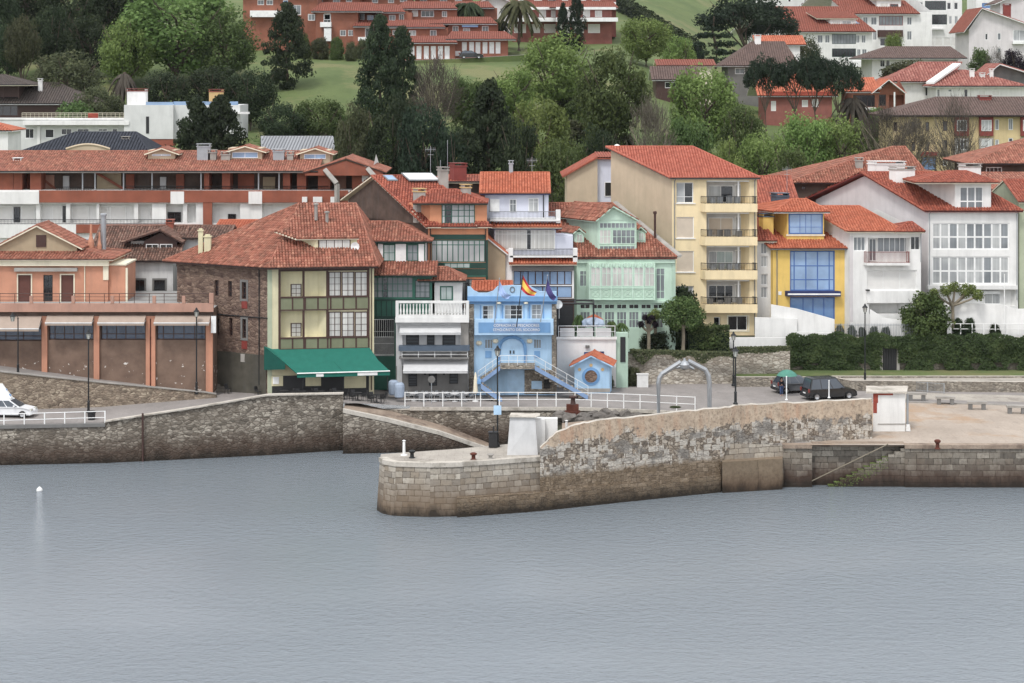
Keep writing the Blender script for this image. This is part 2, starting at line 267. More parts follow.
# ---------------------------------------------------------------- mesh builder
class MB:
    def __init__(s): s.v=[]; s.f=[]; s.mi=[]; s.uv={}; s.tint=None
    def face(s,pts,mi=0,uv=None):
        i=len(s.v); s.v+= [tuple(p) for p in pts]; s.f.append(tuple(range(i,i+len(pts)))); s.mi.append(mi)
        if uv: s.uv[len(s.f)-1]=uv
    def hexa(s,p,mi=0):   # p: 4 lower, 4 upper
        for a in ((3,2,1,0),(4,5,6,7),(0,1,5,4),(1,2,6,5),(2,3,7,6),(3,0,4,7)): s.face([p[i] for i in a],mi)
    def box(s,c,sx,sy,sz,rot=0,mi=0):   # c = centre of the base
        m=Matrix.Rotation(rot,3,'Z'); q=[]
        for z in (0,sz):
            for x,y in ((-1,-1),(1,-1),(1,1),(-1,1)): q.append(Vector(c)+m@Vector((x*sx/2,y*sy/2,0))+Vector((0,0,z)))
        s.hexa(q,mi)
    def prism(s,poly,z0,z1,mi=0,mtop=None):  # poly ccw list of xy (or xyz tops)
        lo=[Vector((p[0],p[1],z0)) for p in poly]; up=[Vector((p[0],p[1],p[2] if len(p)>2 else z1)) for p in poly]
        s.face(up,mi if mtop is None else mtop); s.face(lo[::-1],mi); n=len(poly)
        for i in range(n): s.face([lo[i],lo[(i+1)%n],up[(i+1)%n],up[i]],mi)
    def tube(s,pts,r,n=6,mi=0,caps=True):
        pts=[Vector(p) for p in pts]; rs=r if hasattr(r,'__len__') else [r]*len(pts); rings=[]
        for i,p in enumerate(pts):
            d=(pts[min(i+1,len(pts)-1)]-pts[max(i-1,0)]).normalized()
            a=d.cross(Vector((0,0,1)));  a=a.normalized() if a.length>1e-3 else Vector((1,0,0)); b=a.cross(d).normalized()
            rings.append([p+a*math.cos(6.2832*k/n)*rs[i]+b*math.sin(6.2832*k/n)*rs[i] for k in range(n)])
        for A,B in zip(rings,rings[1:]):
            for k in range(n): s.face([A[k],B[k],B[(k+1)%n],A[(k+1)%n]][::-1],mi)
        if caps: s.face(rings[0],mi); s.face(rings[-1][::-1],mi)
    def lathe(s,c,prof,n=12,mi=0):
        c=Vector(c); R=[[c+Vector((r*math.cos(6.2832*k/n),r*math.sin(6.2832*k/n),z)) for k in range(n)] for r,z in prof]
        for A,B in zip(R,R[1:]):
            for k in range(n): s.face([A[k],A[(k+1)%n],B[(k+1)%n],B[k]],mi)
        s.face(R[0][::-1],mi); s.face(R[-1],mi)
    def build(s,name,mats,parent=None,label=None,smooth=False,merge=False):
        if not isinstance(mats,(list,tuple)): mats=[mats]
        o0=Vector(parent['_o']) if parent is not None and '_o' in parent else Vector((0,0,0))
        me=bpy.data.meshes.new(name); me.from_pydata([tuple(Vector(v)-o0) for v in s.v],[],s.f)
        for m in mats: me.materials.append(M[m] if isinstance(m,str) else m)
        me.polygons.foreach_set('material_index',s.mi)
        ul=me.uv_layers.new(name='UVMap'); data=ul.data
        for pl in me.polygons:
            u=s.uv.get(pl.index)
            if u:
                for li,c in zip(pl.loop_indices,u): data[li].uv=c
            else:
                n=pl.normal
                t=Vector((-n.y,n.x,0)); t=t.normalized() if t.length>.02 else Vector((1,0,0)); b=n.cross(t)
                for li in pl.loop_indices:
                    co=Vector(s.v[me.loops[li].vertex_index]); data[li].uv=(co.dot(t),co.dot(b))
        if s.tint is not None:
            at=me.attributes.new('tint','FLOAT','FACE'); at.data.foreach_set('value',s.tint)
        if merge:
            bm=bmesh.new(); bm.from_mesh(me); bmesh.ops.remove_doubles(bm,verts=bm.verts,dist=1e-4); bm.to_mesh(me); bm.free()
        if smooth: me.polygons.foreach_set('use_smooth',[True]*len(me.polygons))
        o=bpy.data.objects.new(name,me); COL.objects.link(o)
        if parent is not None: o.parent=parent; o['_o']=tuple(o0)
        if label: o['label']=label
        return o
def tag(o,label=None,cat=None,group=None,kind=None):
    for k,v in (('label',label),('category',cat),('group',group),('kind',kind)):
        if v: o[k]=v
    return o
def empty(name,loc,label,cat,group=None):
    o=bpy.data.objects.new(name,None); COL.objects.link(o); o.location=loc; o.empty_display_size=.3; o['_o']=tuple(loc)
    return tag(o,label,cat,group)
def struct(name,mb,mats): return tag(mb.build(name,mats),kind='structure')
def copytree(o,parent=None):
    c=o.copy(); COL.objects.link(c)
    if parent is not None: c.parent=parent
    for ch in list(o.children): copytree(ch,c)
    return c
# ---------------------------------------------------------------- facades and buildings
class Face:
    def __init__(s,A,B,inward=None):
        s.A=Vector((A[0],A[1])); d=Vector((B[0],B[1]))-s.A; s.w=d.length; s.d=d.normalized()
        s.n=Vector((s.d.y,-s.d.x)); s.bk=-s.n if inward is None else inward; s.op=[]
    def u(s,px,dep=0):
        k=(px-CX)/F; A=s.A+s.bk*dep; return (k*A.y-A.x)/(s.d.x-k*s.d.y)
    def q(s,u,dep,z): p=s.A+s.d*u+s.bk*dep; return Vector((p.x,p.y,z))
    def z(s,py,px,dep=0): return gz(py,s.q(s.u(px,dep),dep,0).y)
    def Q(s,px,py,dep=0): return s.q(s.u(px,dep),dep,s.z(py,px,dep))
    def R(s,a,dep=0):
        x0,y0,x1,y1=a; m=(x0+x1)/2; return s.u(x0,dep),s.u(x1,dep),s.z(y1,m,dep),s.z(y0,m,dep)
    def box(s,mb,u0,u1,d0,d1,z0,z1,mi=0):   # d0<d1 (front, back)
        q=s.q; mb.hexa([q(u0,d0,z0),q(u1,d0,z0),q(u1,d1,z0),q(u0,d1,z0),q(u0,d0,z1),q(u1,d0,z1),q(u1,d1,z1),q(u0,d1,z1)],mi)
    def pbox(s,mb,a,d0,d1,mi=0):
        u0,u1,z0,z1=s.R(a,d0); s.box(mb,u0,u1,d0,d1,z0,z1,mi)
    def grid(s,mb,z0,z1,mi=0,u0=0,u1=None):
        u1=s.w if u1 is None else u1; ops=[(max(u0,a),min(u1,b),max(z0,c),min(z1,d),r,bk) for a,b,c,d,r,bk in s.op if min(u1,b)>max(u0,a) and min(z1,d)>max(z0,c)]
        us=sorted({u0,u1,*[o[0] for o in ops],*[o[1] for o in ops]}); zs=sorted({z0,z1,*[o[2] for o in ops],*[o[3] for o in ops]})
        q=s.q
        for a,b in zip(us,us[1:]):
            for c,d in zip(zs,zs[1:]):
                um,zm=(a+b)/2,(c+d)/2
                if b-a<1e-5 or d-c<1e-5 or any(o[0]<um<o[1] and o[2]<zm<o[3] for o in ops): continue
                mb.face([q(a,0,c),q(b,0,c),q(b,0,d),q(a,0,d)],mi)
        for a,b,c,d,r,bk in ops:
            mb.face([q(a,0,c),q(b,0,c),q(b,r,c),q(a,r,c)],mi); mb.face([q(a,r,d),q(b,r,d),q(b,0,d),q(a,0,d)],mi)
            mb.face([q(a,0,c),q(a,r,c),q(a,r,d),q(a,0,d)],mi); mb.face([q(b,r,c),q(b,0,c),q(b,0,d),q(b,r,d)],mi)
            if bk: mb.face([q(a,r,c),q(b,r,c),q(b,r,d),q(a,r,d)],bk-1)
class Bld:
    def __init__(s,name,label,cat,pxl,pxr,Y,YR=None,depth=10,bk=None,z0=3.5,group=None,wall='white',wall2=None):
        A=Vector((gx(pxl,Y),Y)); YR=YR or Y; B=Vector((gx(pxr,YR),YR))
        d=(B-A).normalized(); s.bk=Vector(bk).normalized() if bk else Vector((-d.y,d.x)); s.D=depth; s.z0=z0
        s.F=Face(A,B,s.bk); s.L=Face(A+s.bk*depth,A); s.Rt=Face(B,B+s.bk*depth); s.Bk=Face(B+s.bk*depth,A+s.bk*depth)
        m=(A+B)/2+s.bk*depth*.5; s.root=empty(name,(m.x,m.y,z0),label,cat,group); s.wm=[M[wall],M[wall2 or wall]]; s.extra=[]
    def part(s,mb,name,mat,parent=None,label=None,smooth=False): return mb.build(name,mat,parent or s.root,label,smooth)
    def shell(s,zt,apex=None,zb=None):
        """zt wall top; apex: ('side',depth,z) gables left and right, ('front',u,z) gable in front; zb back-wall top (shed)"""
        zt=min(zt,getattr(s,'zw',1e9)); mb=MB(); F_=s.F; zb=zt if zb is None else zb
        F_.grid(mb,s.z0,zt); lo=min(zt,zb); s.L.grid(mb,s.z0,lo); s.Rt.grid(mb,s.z0,lo); s.Bk.grid(mb,s.z0,zb)
        w=F_.w; q=F_.q
        if apex and apex[0]=='side':
            mb.face([q(0,s.D,zb),q(0,0,zt),q(0,apex[1],apex[2])]); mb.face([q(w,0,zt),q(w,s.D,zb),q(w,apex[1],apex[2])])
        elif apex: mb.face([q(0,0,zt),q(w,0,zt),q(apex[1],0,apex[2])]); mb.face([q(w,s.D,zt),q(0,s.D,zt),q(apex[1],s.D,apex[2])])
        elif zb!=zt:
            if zb>zt: mb.face([q(0,s.D,lo),q(0,0,lo),q(0,s.D,zb)]); mb.face([q(w,0,lo),q(w,s.D,lo),q(w,s.D,zb)])
            else: mb.face([q(0,0,lo),q(0,0,zt),q(0,s.D,lo)]); mb.face([q(w,0,lo),q(w,s.D,lo),q(w,0,zt)])
        for f in s.extra: mb.face(f)
        return s.part(mb,'wall',s.wm)
    # ---- openings
    def win(s,a,nx=2,ny=2,fm='pwhite',gm='glass',rec=.2,d=0,f=None,fw=.07,mw=.045,trim=None,tw=.12,sill=None,par=None,name='window',label=None,gmix=None):
        f=f or s.F; u0,u1,z0,z1=f.R(a,d); mb=MB()
        if rec>0: f.op.append((u0,u1,z0,z1,rec+.02,0))
        f0=d+rec-.06; f1=d+rec
        if rec<=0: f0=d-.07; f1=d-.004
        def bx(a0,a1,c0,c1,o=0): f.box(mb,a0,a1,f0+o,f1,c0,c1)
        bx(u0,u0+fw,z0,z1); bx(u1-fw,u1,z0,z1); bx(u0+fw,u1-fw,z0,z0+fw); bx(u0+fw,u1-fw,z1-fw,z1)
        xs=nx if hasattr(nx,'__len__') else [i/nx for i in range(1,nx)]
        ys=ny if hasattr(ny,'__len__') else [i/ny for i in range(1,ny)]
        for t in xs: bx(u0+(u1-u0)*t-mw/2,u0+(u1-u0)*t+mw/2,z0+fw,z1-fw,.012)
        for t in ys: bx(u0+fw,u1-fw,z0+(z1-z0)*t-mw/2,z0+(z1-z0)*t+mw/2,.02)
        if trim is None and rec>0: pass
        if trim:
            for b in ((u0-tw,u0,z0-tw,z1+tw),(u1,u1+tw,z0-tw,z1+tw),(u0,u1,z1,z1+tw),(u0,u1,z0-tw,z0)): f.box(mb,b[0],b[1],d-.05,d+.02,b[2],b[3],1)
        if sill: f.box(mb,u0-.1,u1+.1,d-.12,d+.03,z0-.1,z0-.003,2)
        ob=s.part(mb,name,[M[fm],M[trim or fm],M[sill or fm]],par,label)
        g=MB(); ug=[u0+fw]+[u0+(u1-u0)*t for t in xs]+[u1-fw]
        dp=f1-.015 if rec>0 else f1-.03
        for k in range(len(ug)-1):
            c=0
            if gmix and random.random()<gmix[1]: c=1
            g.face([f.q(ug[k],dp,z0+fw*.5),f.q(ug[k+1],dp,z0+fw*.5),f.q(ug[k+1],dp,z1-fw*.5),f.q(ug[k],dp,z1-fw*.5)],c)
        s.part(g,'pane',[M[gm],M[gmix[0] if gmix else gm]],ob if par is None else par)
        return ob
    def door(s,a,mat,rec=.15,d=0,f=None,frame=None,name='door',par=None,panels=2):
        f=f or s.F; u0,u1,z0,z1=f.R(a,d); mb=MB()
        if rec>0: f.op.append((u0,u1,z0,z1,rec,0))
        f.box(mb,u0,u1,d+rec-.05 if rec>0 else d-.05,d+rec if rec>0 else d-.003,z0,z1)
        dd=(d+rec-.05 if rec>0 else d-.05)
        for k in range(panels):
            a0=u0+(u1-u0)*(k+.12)/panels; a1=u0+(u1-u0)*(k+.88)/panels
            for c0,c1 in ((.06,.46),(.52,.94)): f.box(mb,a0,a1,dd-.02,dd+.01,z0+(z1-z0)*c0,z0+(z1-z0)*c1)
        if frame:
            for b in ((u0-.12,u0,z0,z1+.12),(u1,u1+.12,z0,z1+.12),(u0,u1,z1,z1+.12)): f.box(mb,b[0],b[1],d-.06,d+.02,b[2],b[3],1)
        return s.part(mb,name,[M[mat],M[frame or mat]],par)
    def loggia(s,a,rec=1.4,f=None,mi=1):
        f=f or s.F; u0,u1,z0,z1=f.R(a); f.op.append((u0,u1,z0,z1,rec,mi))
    def slab(s,name,a,d0,d1,mat,par=None,f=None,label=None):
        mb=MB(); (f or s.F).pbox(mb,a,d0,d1); return s.part(mb,name,mat,par,label)
    def rail(s,px0,px1,pyt,pyb,d,mat='iron',sp=.14,par=None,side=0,r=.018,mids=0,f=None,name='railing'):
        """vertical-bar (sp>0) or plain rails (sp=0) in the plane at depth d; side: return the rail back to the wall by this much"""
        f=f or s.F; u0,u1,z0,z1=f.R((px0,pyt,px1,pyb),d); mb=MB()
        def seg(A,B):
            n=max(1,int((B-A).length/(sp or 1.4)))
            up=Vector((0,0,z1-z0)); mb.tube([A+up,B+up],.03,4)
            if sp: mb.tube([A+Vector((0,0,.08)),B+Vector((0,0,.08))],.02,4)
            for k in range(mids): h=Vector((0,0,(z1-z0)*(k+1)/(mids+1))); mb.tube([A+h,B+h],.02,4)
            for k in range(n+1):
                p=A.lerp(B,k/n); mb.tube([p,p+up],r if sp else .03,4)
        seg(f.q(u0,d,z0),f.q(u1,d,z0))
        if side: seg(f.q(u0,d,z0),f.q(u0,d+side,z0)); seg(f.q(u1,d,z0),f.q(u1,d+side,z0))
        return s.part(mb,name,mat,par)
    def balcony(s,px0,px1,pyr,pys0,pys1,out,slab='white',railm='iron',sp=.14,mids=0,f=None):
        f=f or s.F; mb=MB(); f.pbox(mb,(px0,pys0,px1,pys1),-out,.02); ob=s.part(mb,'balcony',slab)
        s.rail(px0+.3,px1-.3,pyr,pys0,-out+.06,railm,sp,ob,out-.1,mids=mids,f=f); return ob
    # ---- roofs
    def tiles(s,mb,poly,lod=1,mi=0,cw=.25,th=.14):
        """poly: convex roof plane, first edge = eave (left to right seen from outside)"""
        A,B=poly[0],poly[1]; ue=(B-A).normalized(); n=None
        for p in poly[2:]:
            c=ue.cross(p-A)
            if c.length>1e-3: n=c.normalized(); break
        if n.z<0: n=-n
        v=n.cross(ue).normalized()
        if v.z<0: v=-v
        P2=[((p-A).dot(ue),(p-A).dot(v)) for p in poly]
        umin=min(p[0] for p in P2); umax=max(p[0] for p in P2); nc=max(1,int((umax-umin)/cw)); w=(umax-umin)/nc
        U0=random.uniform(0,50)
        def ext(u):
            lo,hi=1e9,-1e9
            for (a,b),(c,d) in zip(P2,P2[1:]+P2[:1]):
                if abs(c-a)<1e-9: continue
                t=(u-a)/(c-a)
                if -1e-6<=t<=1+1e-6: y=b+t*(d-b); lo=min(lo,y); hi=max(hi,y)
            return lo,hi
        h=w*.36
        for i in range(nc):
            uc=umin+(i+.5)*w; lo,hi=ext(uc)
            if hi-lo<.05: continue
            ts=[lo-.05]; step=.45 if lod>=2 else 50
            while ts[-1]+step<hi: ts.append(ts[-1]+step)
            ts.append(hi)
            for t0,t1 in zip(ts,ts[1:]):
                li=.045+random.uniform(-.012,.018) if lod>=2 else 0.02
                def pt(x,y,t,l): return A+ue*(uc+x)+v*t+n*(y+l)
                jj=random.uniform(-.012,.012) if lod>=2 else 0
                x0=[(-w*.5,0),(-w*.27+jj,h),(w*.27+jj,h),(w*.5,0)]
                lo_=[pt(x,y,t0,li) for x,y in x0]; up=[pt(x*.92,y,t1+.02,0.01) for x,y in x0]
                if lod>=2:
                    c=(i*.28+.14+U0,t0+.2); uv=[c]*4
                    for k in range(3): mb.face([lo_[k],lo_[k+1],up[k+1],up[k]],mi,uv)
                    mb.face([lo_[0],pt(-w*.5,-.05,t0,0),pt(w*.5,-.05,t0,0),lo_[3],lo_[2],lo_[1]],mi,[c]*6)
                else:
                    for k in range(3):
                        c0=i*.28+.14+U0; mb.face([lo_[k],lo_[k+1],up[k+1],up[k]],mi,[(c0,t0),(c0,t0),(c0,t1),(c0,t1)])
        # slab under the tiles
        dn=[p-Vector((0,0,th)) for p in poly]; mb.face(poly,mi); mb.face(dn[::-1],1)
        for k in range(len(poly)): mb.face([dn[k],dn[(k+1)%len(poly)],poly[(k+1)%len(poly)],poly[k]],1)
    def roof(s,planes,mat,lod=1,ridges=(),trim='creamtrim',par=None,gut=None,rr=.11,name='roof',cw=.28):
        mb=MB()
        for p in planes: s.tiles(mb,[Vector(x) for x in p],lod,cw=cw)
        for a,b in ridges: mb.tube([Vector(a)+Vector((0,0,.06)),Vector(b)+Vector((0,0,.06))],rr,6)
        ob=s.part(mb,name,[M[mat],M[trim]],par)
        if gut:
            g=MB()
            for a,b in gut: g.tube([a,b],.07,6)
            s.part(g,'gutter','iron',ob if par is None else par)
        return ob
    def hip(s,e,r,d0,d1,rd,mat,lod=1,trim='creamtrim',par=None,f=None,gut=True,name='roof',cw=.28):
        """e=(pxl,pxr,py) eave at depth d0; r=(pxl,pxr,py) ridge at depth rd; back eave at depth d1"""
        f=f or s.F; u0,u1=f.u(e[0],d0),f.u(e[1],d0); ze=f.z(e[2],(e[0]+e[1])/2,d0)
        a,b=f.u(r[0],rd),f.u(r[1],rd); zr=f.z(r[2],(r[0]+r[1])/2,rd); q=f.q
        E=[q(u0,d0,ze),q(u1,d0,ze),q(u1,d1,ze),q(u0,d1,ze)]; R0,R1=q(a,rd,zr),q(b,rd,zr)
        if b-a<.05: R1=R0
        pl=[[E[0],E[1],R1,R0] if R1 is not R0 else [E[0],E[1],R0],[E[1],E[2],R1],[E[2],E[3],R0,R1] if R1 is not R0 else [E[2],E[3],R0],[E[3],E[0],R0]]
        return s.roof(pl,mat,lod,[(R0,R1),(E[0],R0),(E[1],R1),(E[2],R1),(E[3],R0)] if R1 is not R0 else [(x,R0) for x in E],trim,par,[(E[0],E[1])] if gut else None,name=name,cw=cw)
    def gab(s,e,pyr,d0,rd,mat,lod=1,d1=None,trim='creamtrim',par=None,f=None,gut=True,name='roof',cw=.28):
        """ridge parallel to the front"""
        f=f or s.F; u0,u1=f.u(e[0],d0),f.u(e[1],d0); ze=f.z(e[2],(e[0]+e[1])/2,d0); um=(u0+u1)/2
        Yr=f.q(um,rd,0).y; zr=gz(pyr,Yr); q=f.q; d1=2*rd-d0 if d1 is None else d1; zb=zr-(zr-ze)*(d1-rd)/(rd-d0)
        E=[q(u0,d0,ze),q(u1,d0,ze),q(u1,d1,zb),q(u0,d1,zb)]; R0,R1=q(u0,rd,zr),q(u1,rd,zr)
        s.roof([[E[0],E[1],R1,R0],[E[2],E[3],R0,R1]],mat,lod,[(R0,R1),(E[0],R0),(E[1],R1)],trim,par,[(E[0],E[1])] if gut else None,name=name,cw=cw)
        s.zw=ze+(zr-ze)/(rd-d0)*abs(d0)-.05 if par is None else getattr(s,'zw',1e9)
        return ze,zr,(zr-ze)/(rd-d0)
    def gabf(s,e,apx,apy,d0,d1,mat,lod=1,trim='creamtrim',par=None,f=None,name='roof',cw=.28):
        """ridge at right angles to the front"""
        f=f or s.F; u0,u1=f.u(e[0],d0),f.u(e[1],d0); ze=f.z(e[2],(e[0]+e[1])/2,d0); a=f.u(apx,d0); zr=f.z(apy,apx,d0); q=f.q
        R0,R1=q(a,d0,zr),q(a,d1,zr)
        s.roof([[q(u0,d1,ze),q(u0,d0,ze),R0,R1],[q(u1,d0,ze),q(u1,d1,ze),R1,R0]],mat,lod,[(R0,R1)],trim,par,None,name=name,cw=cw)
        return ze,zr
    def shed(s,e,pyt,d0,d1,mat,lod=1,trim='creamtrim',par=None,f=None,gut=False,name='roof',pxt=None,cw=.28):
        f=f or s.F; u0,u1=f.u(e[0],d0),f.u(e[1],d0); ze=f.z(e[2],(e[0]+e[1])/2,d0); zt=f.z(pyt,(e[0]+e[1])/2,d1); q=f.q
        a,b=(u0,u1) if not pxt else (f.u(pxt[0],d1),f.u(pxt[1],d1))
        return s.roof([[q(u0,d0,ze),q(u1,d0,ze),q(b,d1,zt),q(a,d1,zt)]],mat,lod,(),trim,par,[(q(u0,d0,ze),q(u1,d0,ze))] if gut else None,name=name,cw=cw)
    def chim(s,a,d,mat='concrete',cap='concrete',par=None,dp=None,name='chimney',pots=0,down=1.0):
        f=s.F; u0,u1,z0,z1=f.R(a,d); mb=MB(); dp=dp or (u1-u0); z0-=down
        f.box(mb,u0,u1,d,d+dp,z0,z1-.12); f.box(mb,u0-.08,u1+.08,d-.08,d+dp+.08,z1-.12,z1,1)
        if pots:
            for k in range(pots): mb.lathe(f.q(u0+(u1-u0)*(k+.5)/pots,d+dp/2,z1),[(.1,0),(.1,.3),(.13,.3),(.13,.36)],8,1)
        else:
            for uu in (u0,u1-.1):
                f.box(mb,uu,uu+.1,d,d+dp,z1+.001,z1+.2)
            f.box(mb,u0-.1,u1+.1,d-.1,d+dp+.1,z1+.2,z1+.27,1)
        return s.part(mb,name,[M[mat],M[cap]],par)
    def antenna(s,px,py0,py1,d,par=None,yagi=True):
        f=s.F; u=f.u(px,d); z0,z1=f.z(py1,px,d)-.6,f.z(py0,px,d); mb=MB(); mb.tube([f.q(u,d,z0),f.q(u,d,z1)],.025,5)
        if yagi:
            z=z1-.35; mb.tube([f.q(u-.55,d,z),f.q(u+.55,d,z)],.015,4)
            for k in range(7): uu=u-.5+k*.16; mb.tube([f.q(uu,d,z-.22),f.q(uu,d,z+.22)],.01,4)
            mb.tube([f.q(u-.3,d,z-.55),f.q(u+.3,d,z-.55)],.015,4)
        return s.part(mb,'antenna','galv',par)
    def pipe(s,px,py0,py1,d=-.08,mat='iron',par=None,r=.05,f=None):
        f=f or s.F; u=f.u(px,d); mb=MB(); z1=f.z(py0,px,d); mb.tube([f.q(u,d-.35,z1+.25),f.q(u,d,z1-.1),f.q(u,d,f.z(py1,px,d))],r,6); return s.part(mb,'drainpipe',mat,par)
    def skylight(s,a,d,slope,par=None,mat='glasssky'):
        f=s.F; u0,u1,z0,z1=f.R(a,d); L=(z1-z0)/max(slope,.1); zz=z0+.12; mb=MB(); q=f.q; g=.12
        mb.hexa([q(u0,d,zz-.1),q(u1,d,zz-.1),q(u1,d+L,zz-.1+L*slope),q(u0,d+L,zz-.1+L*slope),q(u0,d,zz),q(u1,d,zz),q(u1,d+L,zz+L*slope),q(u0,d+L,zz+L*slope)])
        mb.face([q(u0+g,d+g,zz+g*slope+.01),q(u1-g,d+g,zz+g*slope+.01),q(u1-g,d+L-g,zz+(L-g)*slope+.01),q(u0+g,d+L-g,zz+(L-g)*slope+.01)],1)
        return s.part(mb,'skylight',[M['pgrey'],M[mat]],par)
    def text(s,txt,px,py,size,d,mat,f=None,par=None,name='lettering'):
        f=f or s.F; cu=bpy.data.curves.new(name,'FONT'); cu.body=txt; cu.size=size; cu.extrude=.012; cu.align_x='CENTER'; cu.align_y='CENTER'
        t_=bpy.data.objects.new(name,cu); COL.objects.link(t_); dg=bpy.context.evaluated_depsgraph_get(); me=bpy.data.meshes.new_from_object(t_.evaluated_get(dg)); bpy.data.objects.remove(t_); me.materials.clear(); me.materials.append(M[mat])
        o=bpy.data.objects.new(name,me); COL.objects.link(o); p=par or s.root; o.parent=p
        o.location=f.Q(px,py,d)-Vector(p['_o']); o.rotation_euler=(math.pi/2,0,math.atan2(f.d.y,f.d.x)); return o
    def awning(s,a,out,drop,mat,val=.28,trim='pwhite',f=None,name='awning',label=None):
        """a: wall rectangle (px0,pytop,px1,_); cloth falls by drop metres over out metres"""
        f=f or s.F; u0,u1=f.u(a[0]),f.u(a[2]); zt=f.z(a[1],(a[0]+a[2])/2); q=f.q; mb=MB(); z1=zt-drop
        mb.hexa([q(u0,-out,z1-.03),q(u1,-out,z1-.03),q(u1,0,zt-.03),q(u0,0,zt-.03),q(u0,-out,z1),q(u1,-out,z1),q(u1,0,zt),q(u0,0,zt)])
        f.box(mb,u0,u1,-out-.03,-out-.002,z1-val,z1-.02); f.box(mb,u0-.02,u1+.02,-out-.06,-out-.032,z1-.08,z1+.01,1)
        for u in (u0+.03,u1-.03): mb.tube([q(u,-.02,zt-.6),q(u,-out,z1-.05)],.025,4,1)
        return s.part(mb,name,[M[mat],M[trim]],None,label)
# ================================================================ SETTING
ZQ=3.5
def leafcards(mb,p,n,size,tint):
    n=(n+Vector((random.gauss(0,.45),random.gauss(0,.45),random.gauss(.15,.45)))).normalized(); a=n.cross(Vector((random.gauss(0,1),random.gauss(0,1),random.gauss(0,1)))).normalized(); b=n.cross(a); s=size*random.uniform(.6,1.3)
    i=len(mb.v); mb.v+=[tuple(p+a*s),tuple(p+b*s*.6),tuple(p-a*s),tuple(p-b*s*.6)]; mb.f.append((i,i+1,i+2,i+3)); mb.mi.append(0); mb.tint.append(tint)
def XY(px,Y): return (gx(px,Y),Y)
def sheet(name,pxs,Ys,zf,mat,kind='structure'):
    mb=MB(); G=[[Vector((gx(px,Y),Y,zf(px,Y))) for px in pxs] for Y in Ys]
    for a,b in zip(G,G[1:]):
        for k in range(len(pxs)-1): mb.face([a[k],a[k+1],b[k+1],b[k]])
    o=mb.build(name,mat,merge=True,smooth=True); return tag(o,kind=kind)
def fr(a,b,n): return [a+(b-a)*i/n for i in range(n+1)]
# water: one sheet out to the sides and towards the viewer
mb=MB(); 
for x0 in range(-10,10):
    for y0 in range(0,9): mb.face([Vector((x0*60,-180+y0*60,0)),Vector((x0*60+60,-180+y0*60,0)),Vector((x0*60+60,-120+y0*60,0)),Vector((x0*60,-120+y0*60,0))])
struct('sea_water',mb,'water')
# hillside, from behind the front houses up beyond the skyline
mb=MB(); xs=[-330+8*i for i in range(84)]; ys=[223,226]+[232+6*i for i in range(32)]+[424+12*i for i in range(30)]
G=[[Vector((x,y,tz(x,y)-.02)) for x in xs] for y in ys]
for a,b in zip(G,G[1:]):
    for k in range(len(xs)-1): mb.face([a[k],a[k+1],b[k+1],b[k]])
tag(mb.build('hillside',['grass'],smooth=True,merge=True),kind='structure')
# left street that ramps up, and the promenade / square
def zs(px,Y):
    z=ipol([(100,3.5),(150,3.75),(262,4.25),(350,4.2),(408,3.52)],px)
    return z
def streetY(px): return ipol([(-320,184.5),(-120,190.5),(0,193.9),(105,195),(200,197.2),(268,198.9),(343,201.6),(410,204.9)],px)
mb=MB(); pxs=fr(-320,410,52)
for a,b in zip(pxs,pxs[1:]):
    col=[]
    for px in (a,b): y0=streetY(px); col.append([Vector((gx(px,y),y,zs(px,y))) for y in (y0,y0+4,y0+9,y0+16,y0+36)])
    for k in range(4): mb.face([col[0][k],col[1][k],col[1][k+1],col[0][k+1]])
tag(mb.build('street',['asphalt'],merge=True),kind='structure')
EDGE=[(410,205.0),(575,205.0),(640,203.4),(698,201.5)]
mb=MB()
def poly(mb,pts,z,mi=0): mb.face([Vector((*XY(*p),z)) for p in pts],mi)
poly(mb,[(410,204.18),(575,204.18),(640,202.8),(698,201.2),(705,188),(783,183.3),(870,183.2),(1400,183.0),(1400,240),(700,240),(410,240)],ZQ)
struct('plaza',mb,'asphalt')
mb=MB(); poly(mb,[(783,183.35),(870,183.25),(1400,183.05),(1400,199.5),(905,207.5),(872,207),(872,187.5)],ZQ+.005); struct('quay_paving',mb,'plaza')
mb=MB(); poly(mb,[(905,209.3),(1400,200.5),(1400,205),(905,213.5)],ZQ+.006); struct('footpath',mb,'pave')
mb=MB()
for (a,b) in (((905,206.8),(1400,198.3)),):
    A=Vector((*XY(*a),ZQ)); B=Vector((*XY(*b),ZQ)); n=Vector((0,1,0))*.22
    mb.hexa([A,B,B+n,A+n]+[p+Vector((0,0,.1)) for p in (A,B,B+n,A+n)])
struct('kerb',mb,'concrete')
# raised lawn strip in front of the ivy wall, terrace behind it
mb=MB(); mb.prism([XY(735,218.4),XY(1400,218.4),XY(1400,223.5),XY(735,223.5)],3.3,4.45); struct('lawn',mb,'grass')
mb=MB(); mb.prism([XY(632,220.9),XY(735,220.9),XY(735,226),XY(632,226)],3.3,6.5); mb.prism([XY(735,223.3),XY(1400,223.3),XY(1400,242),XY(735,242)],3.3,7.55); struct('terrace_ground',mb,['soil'])
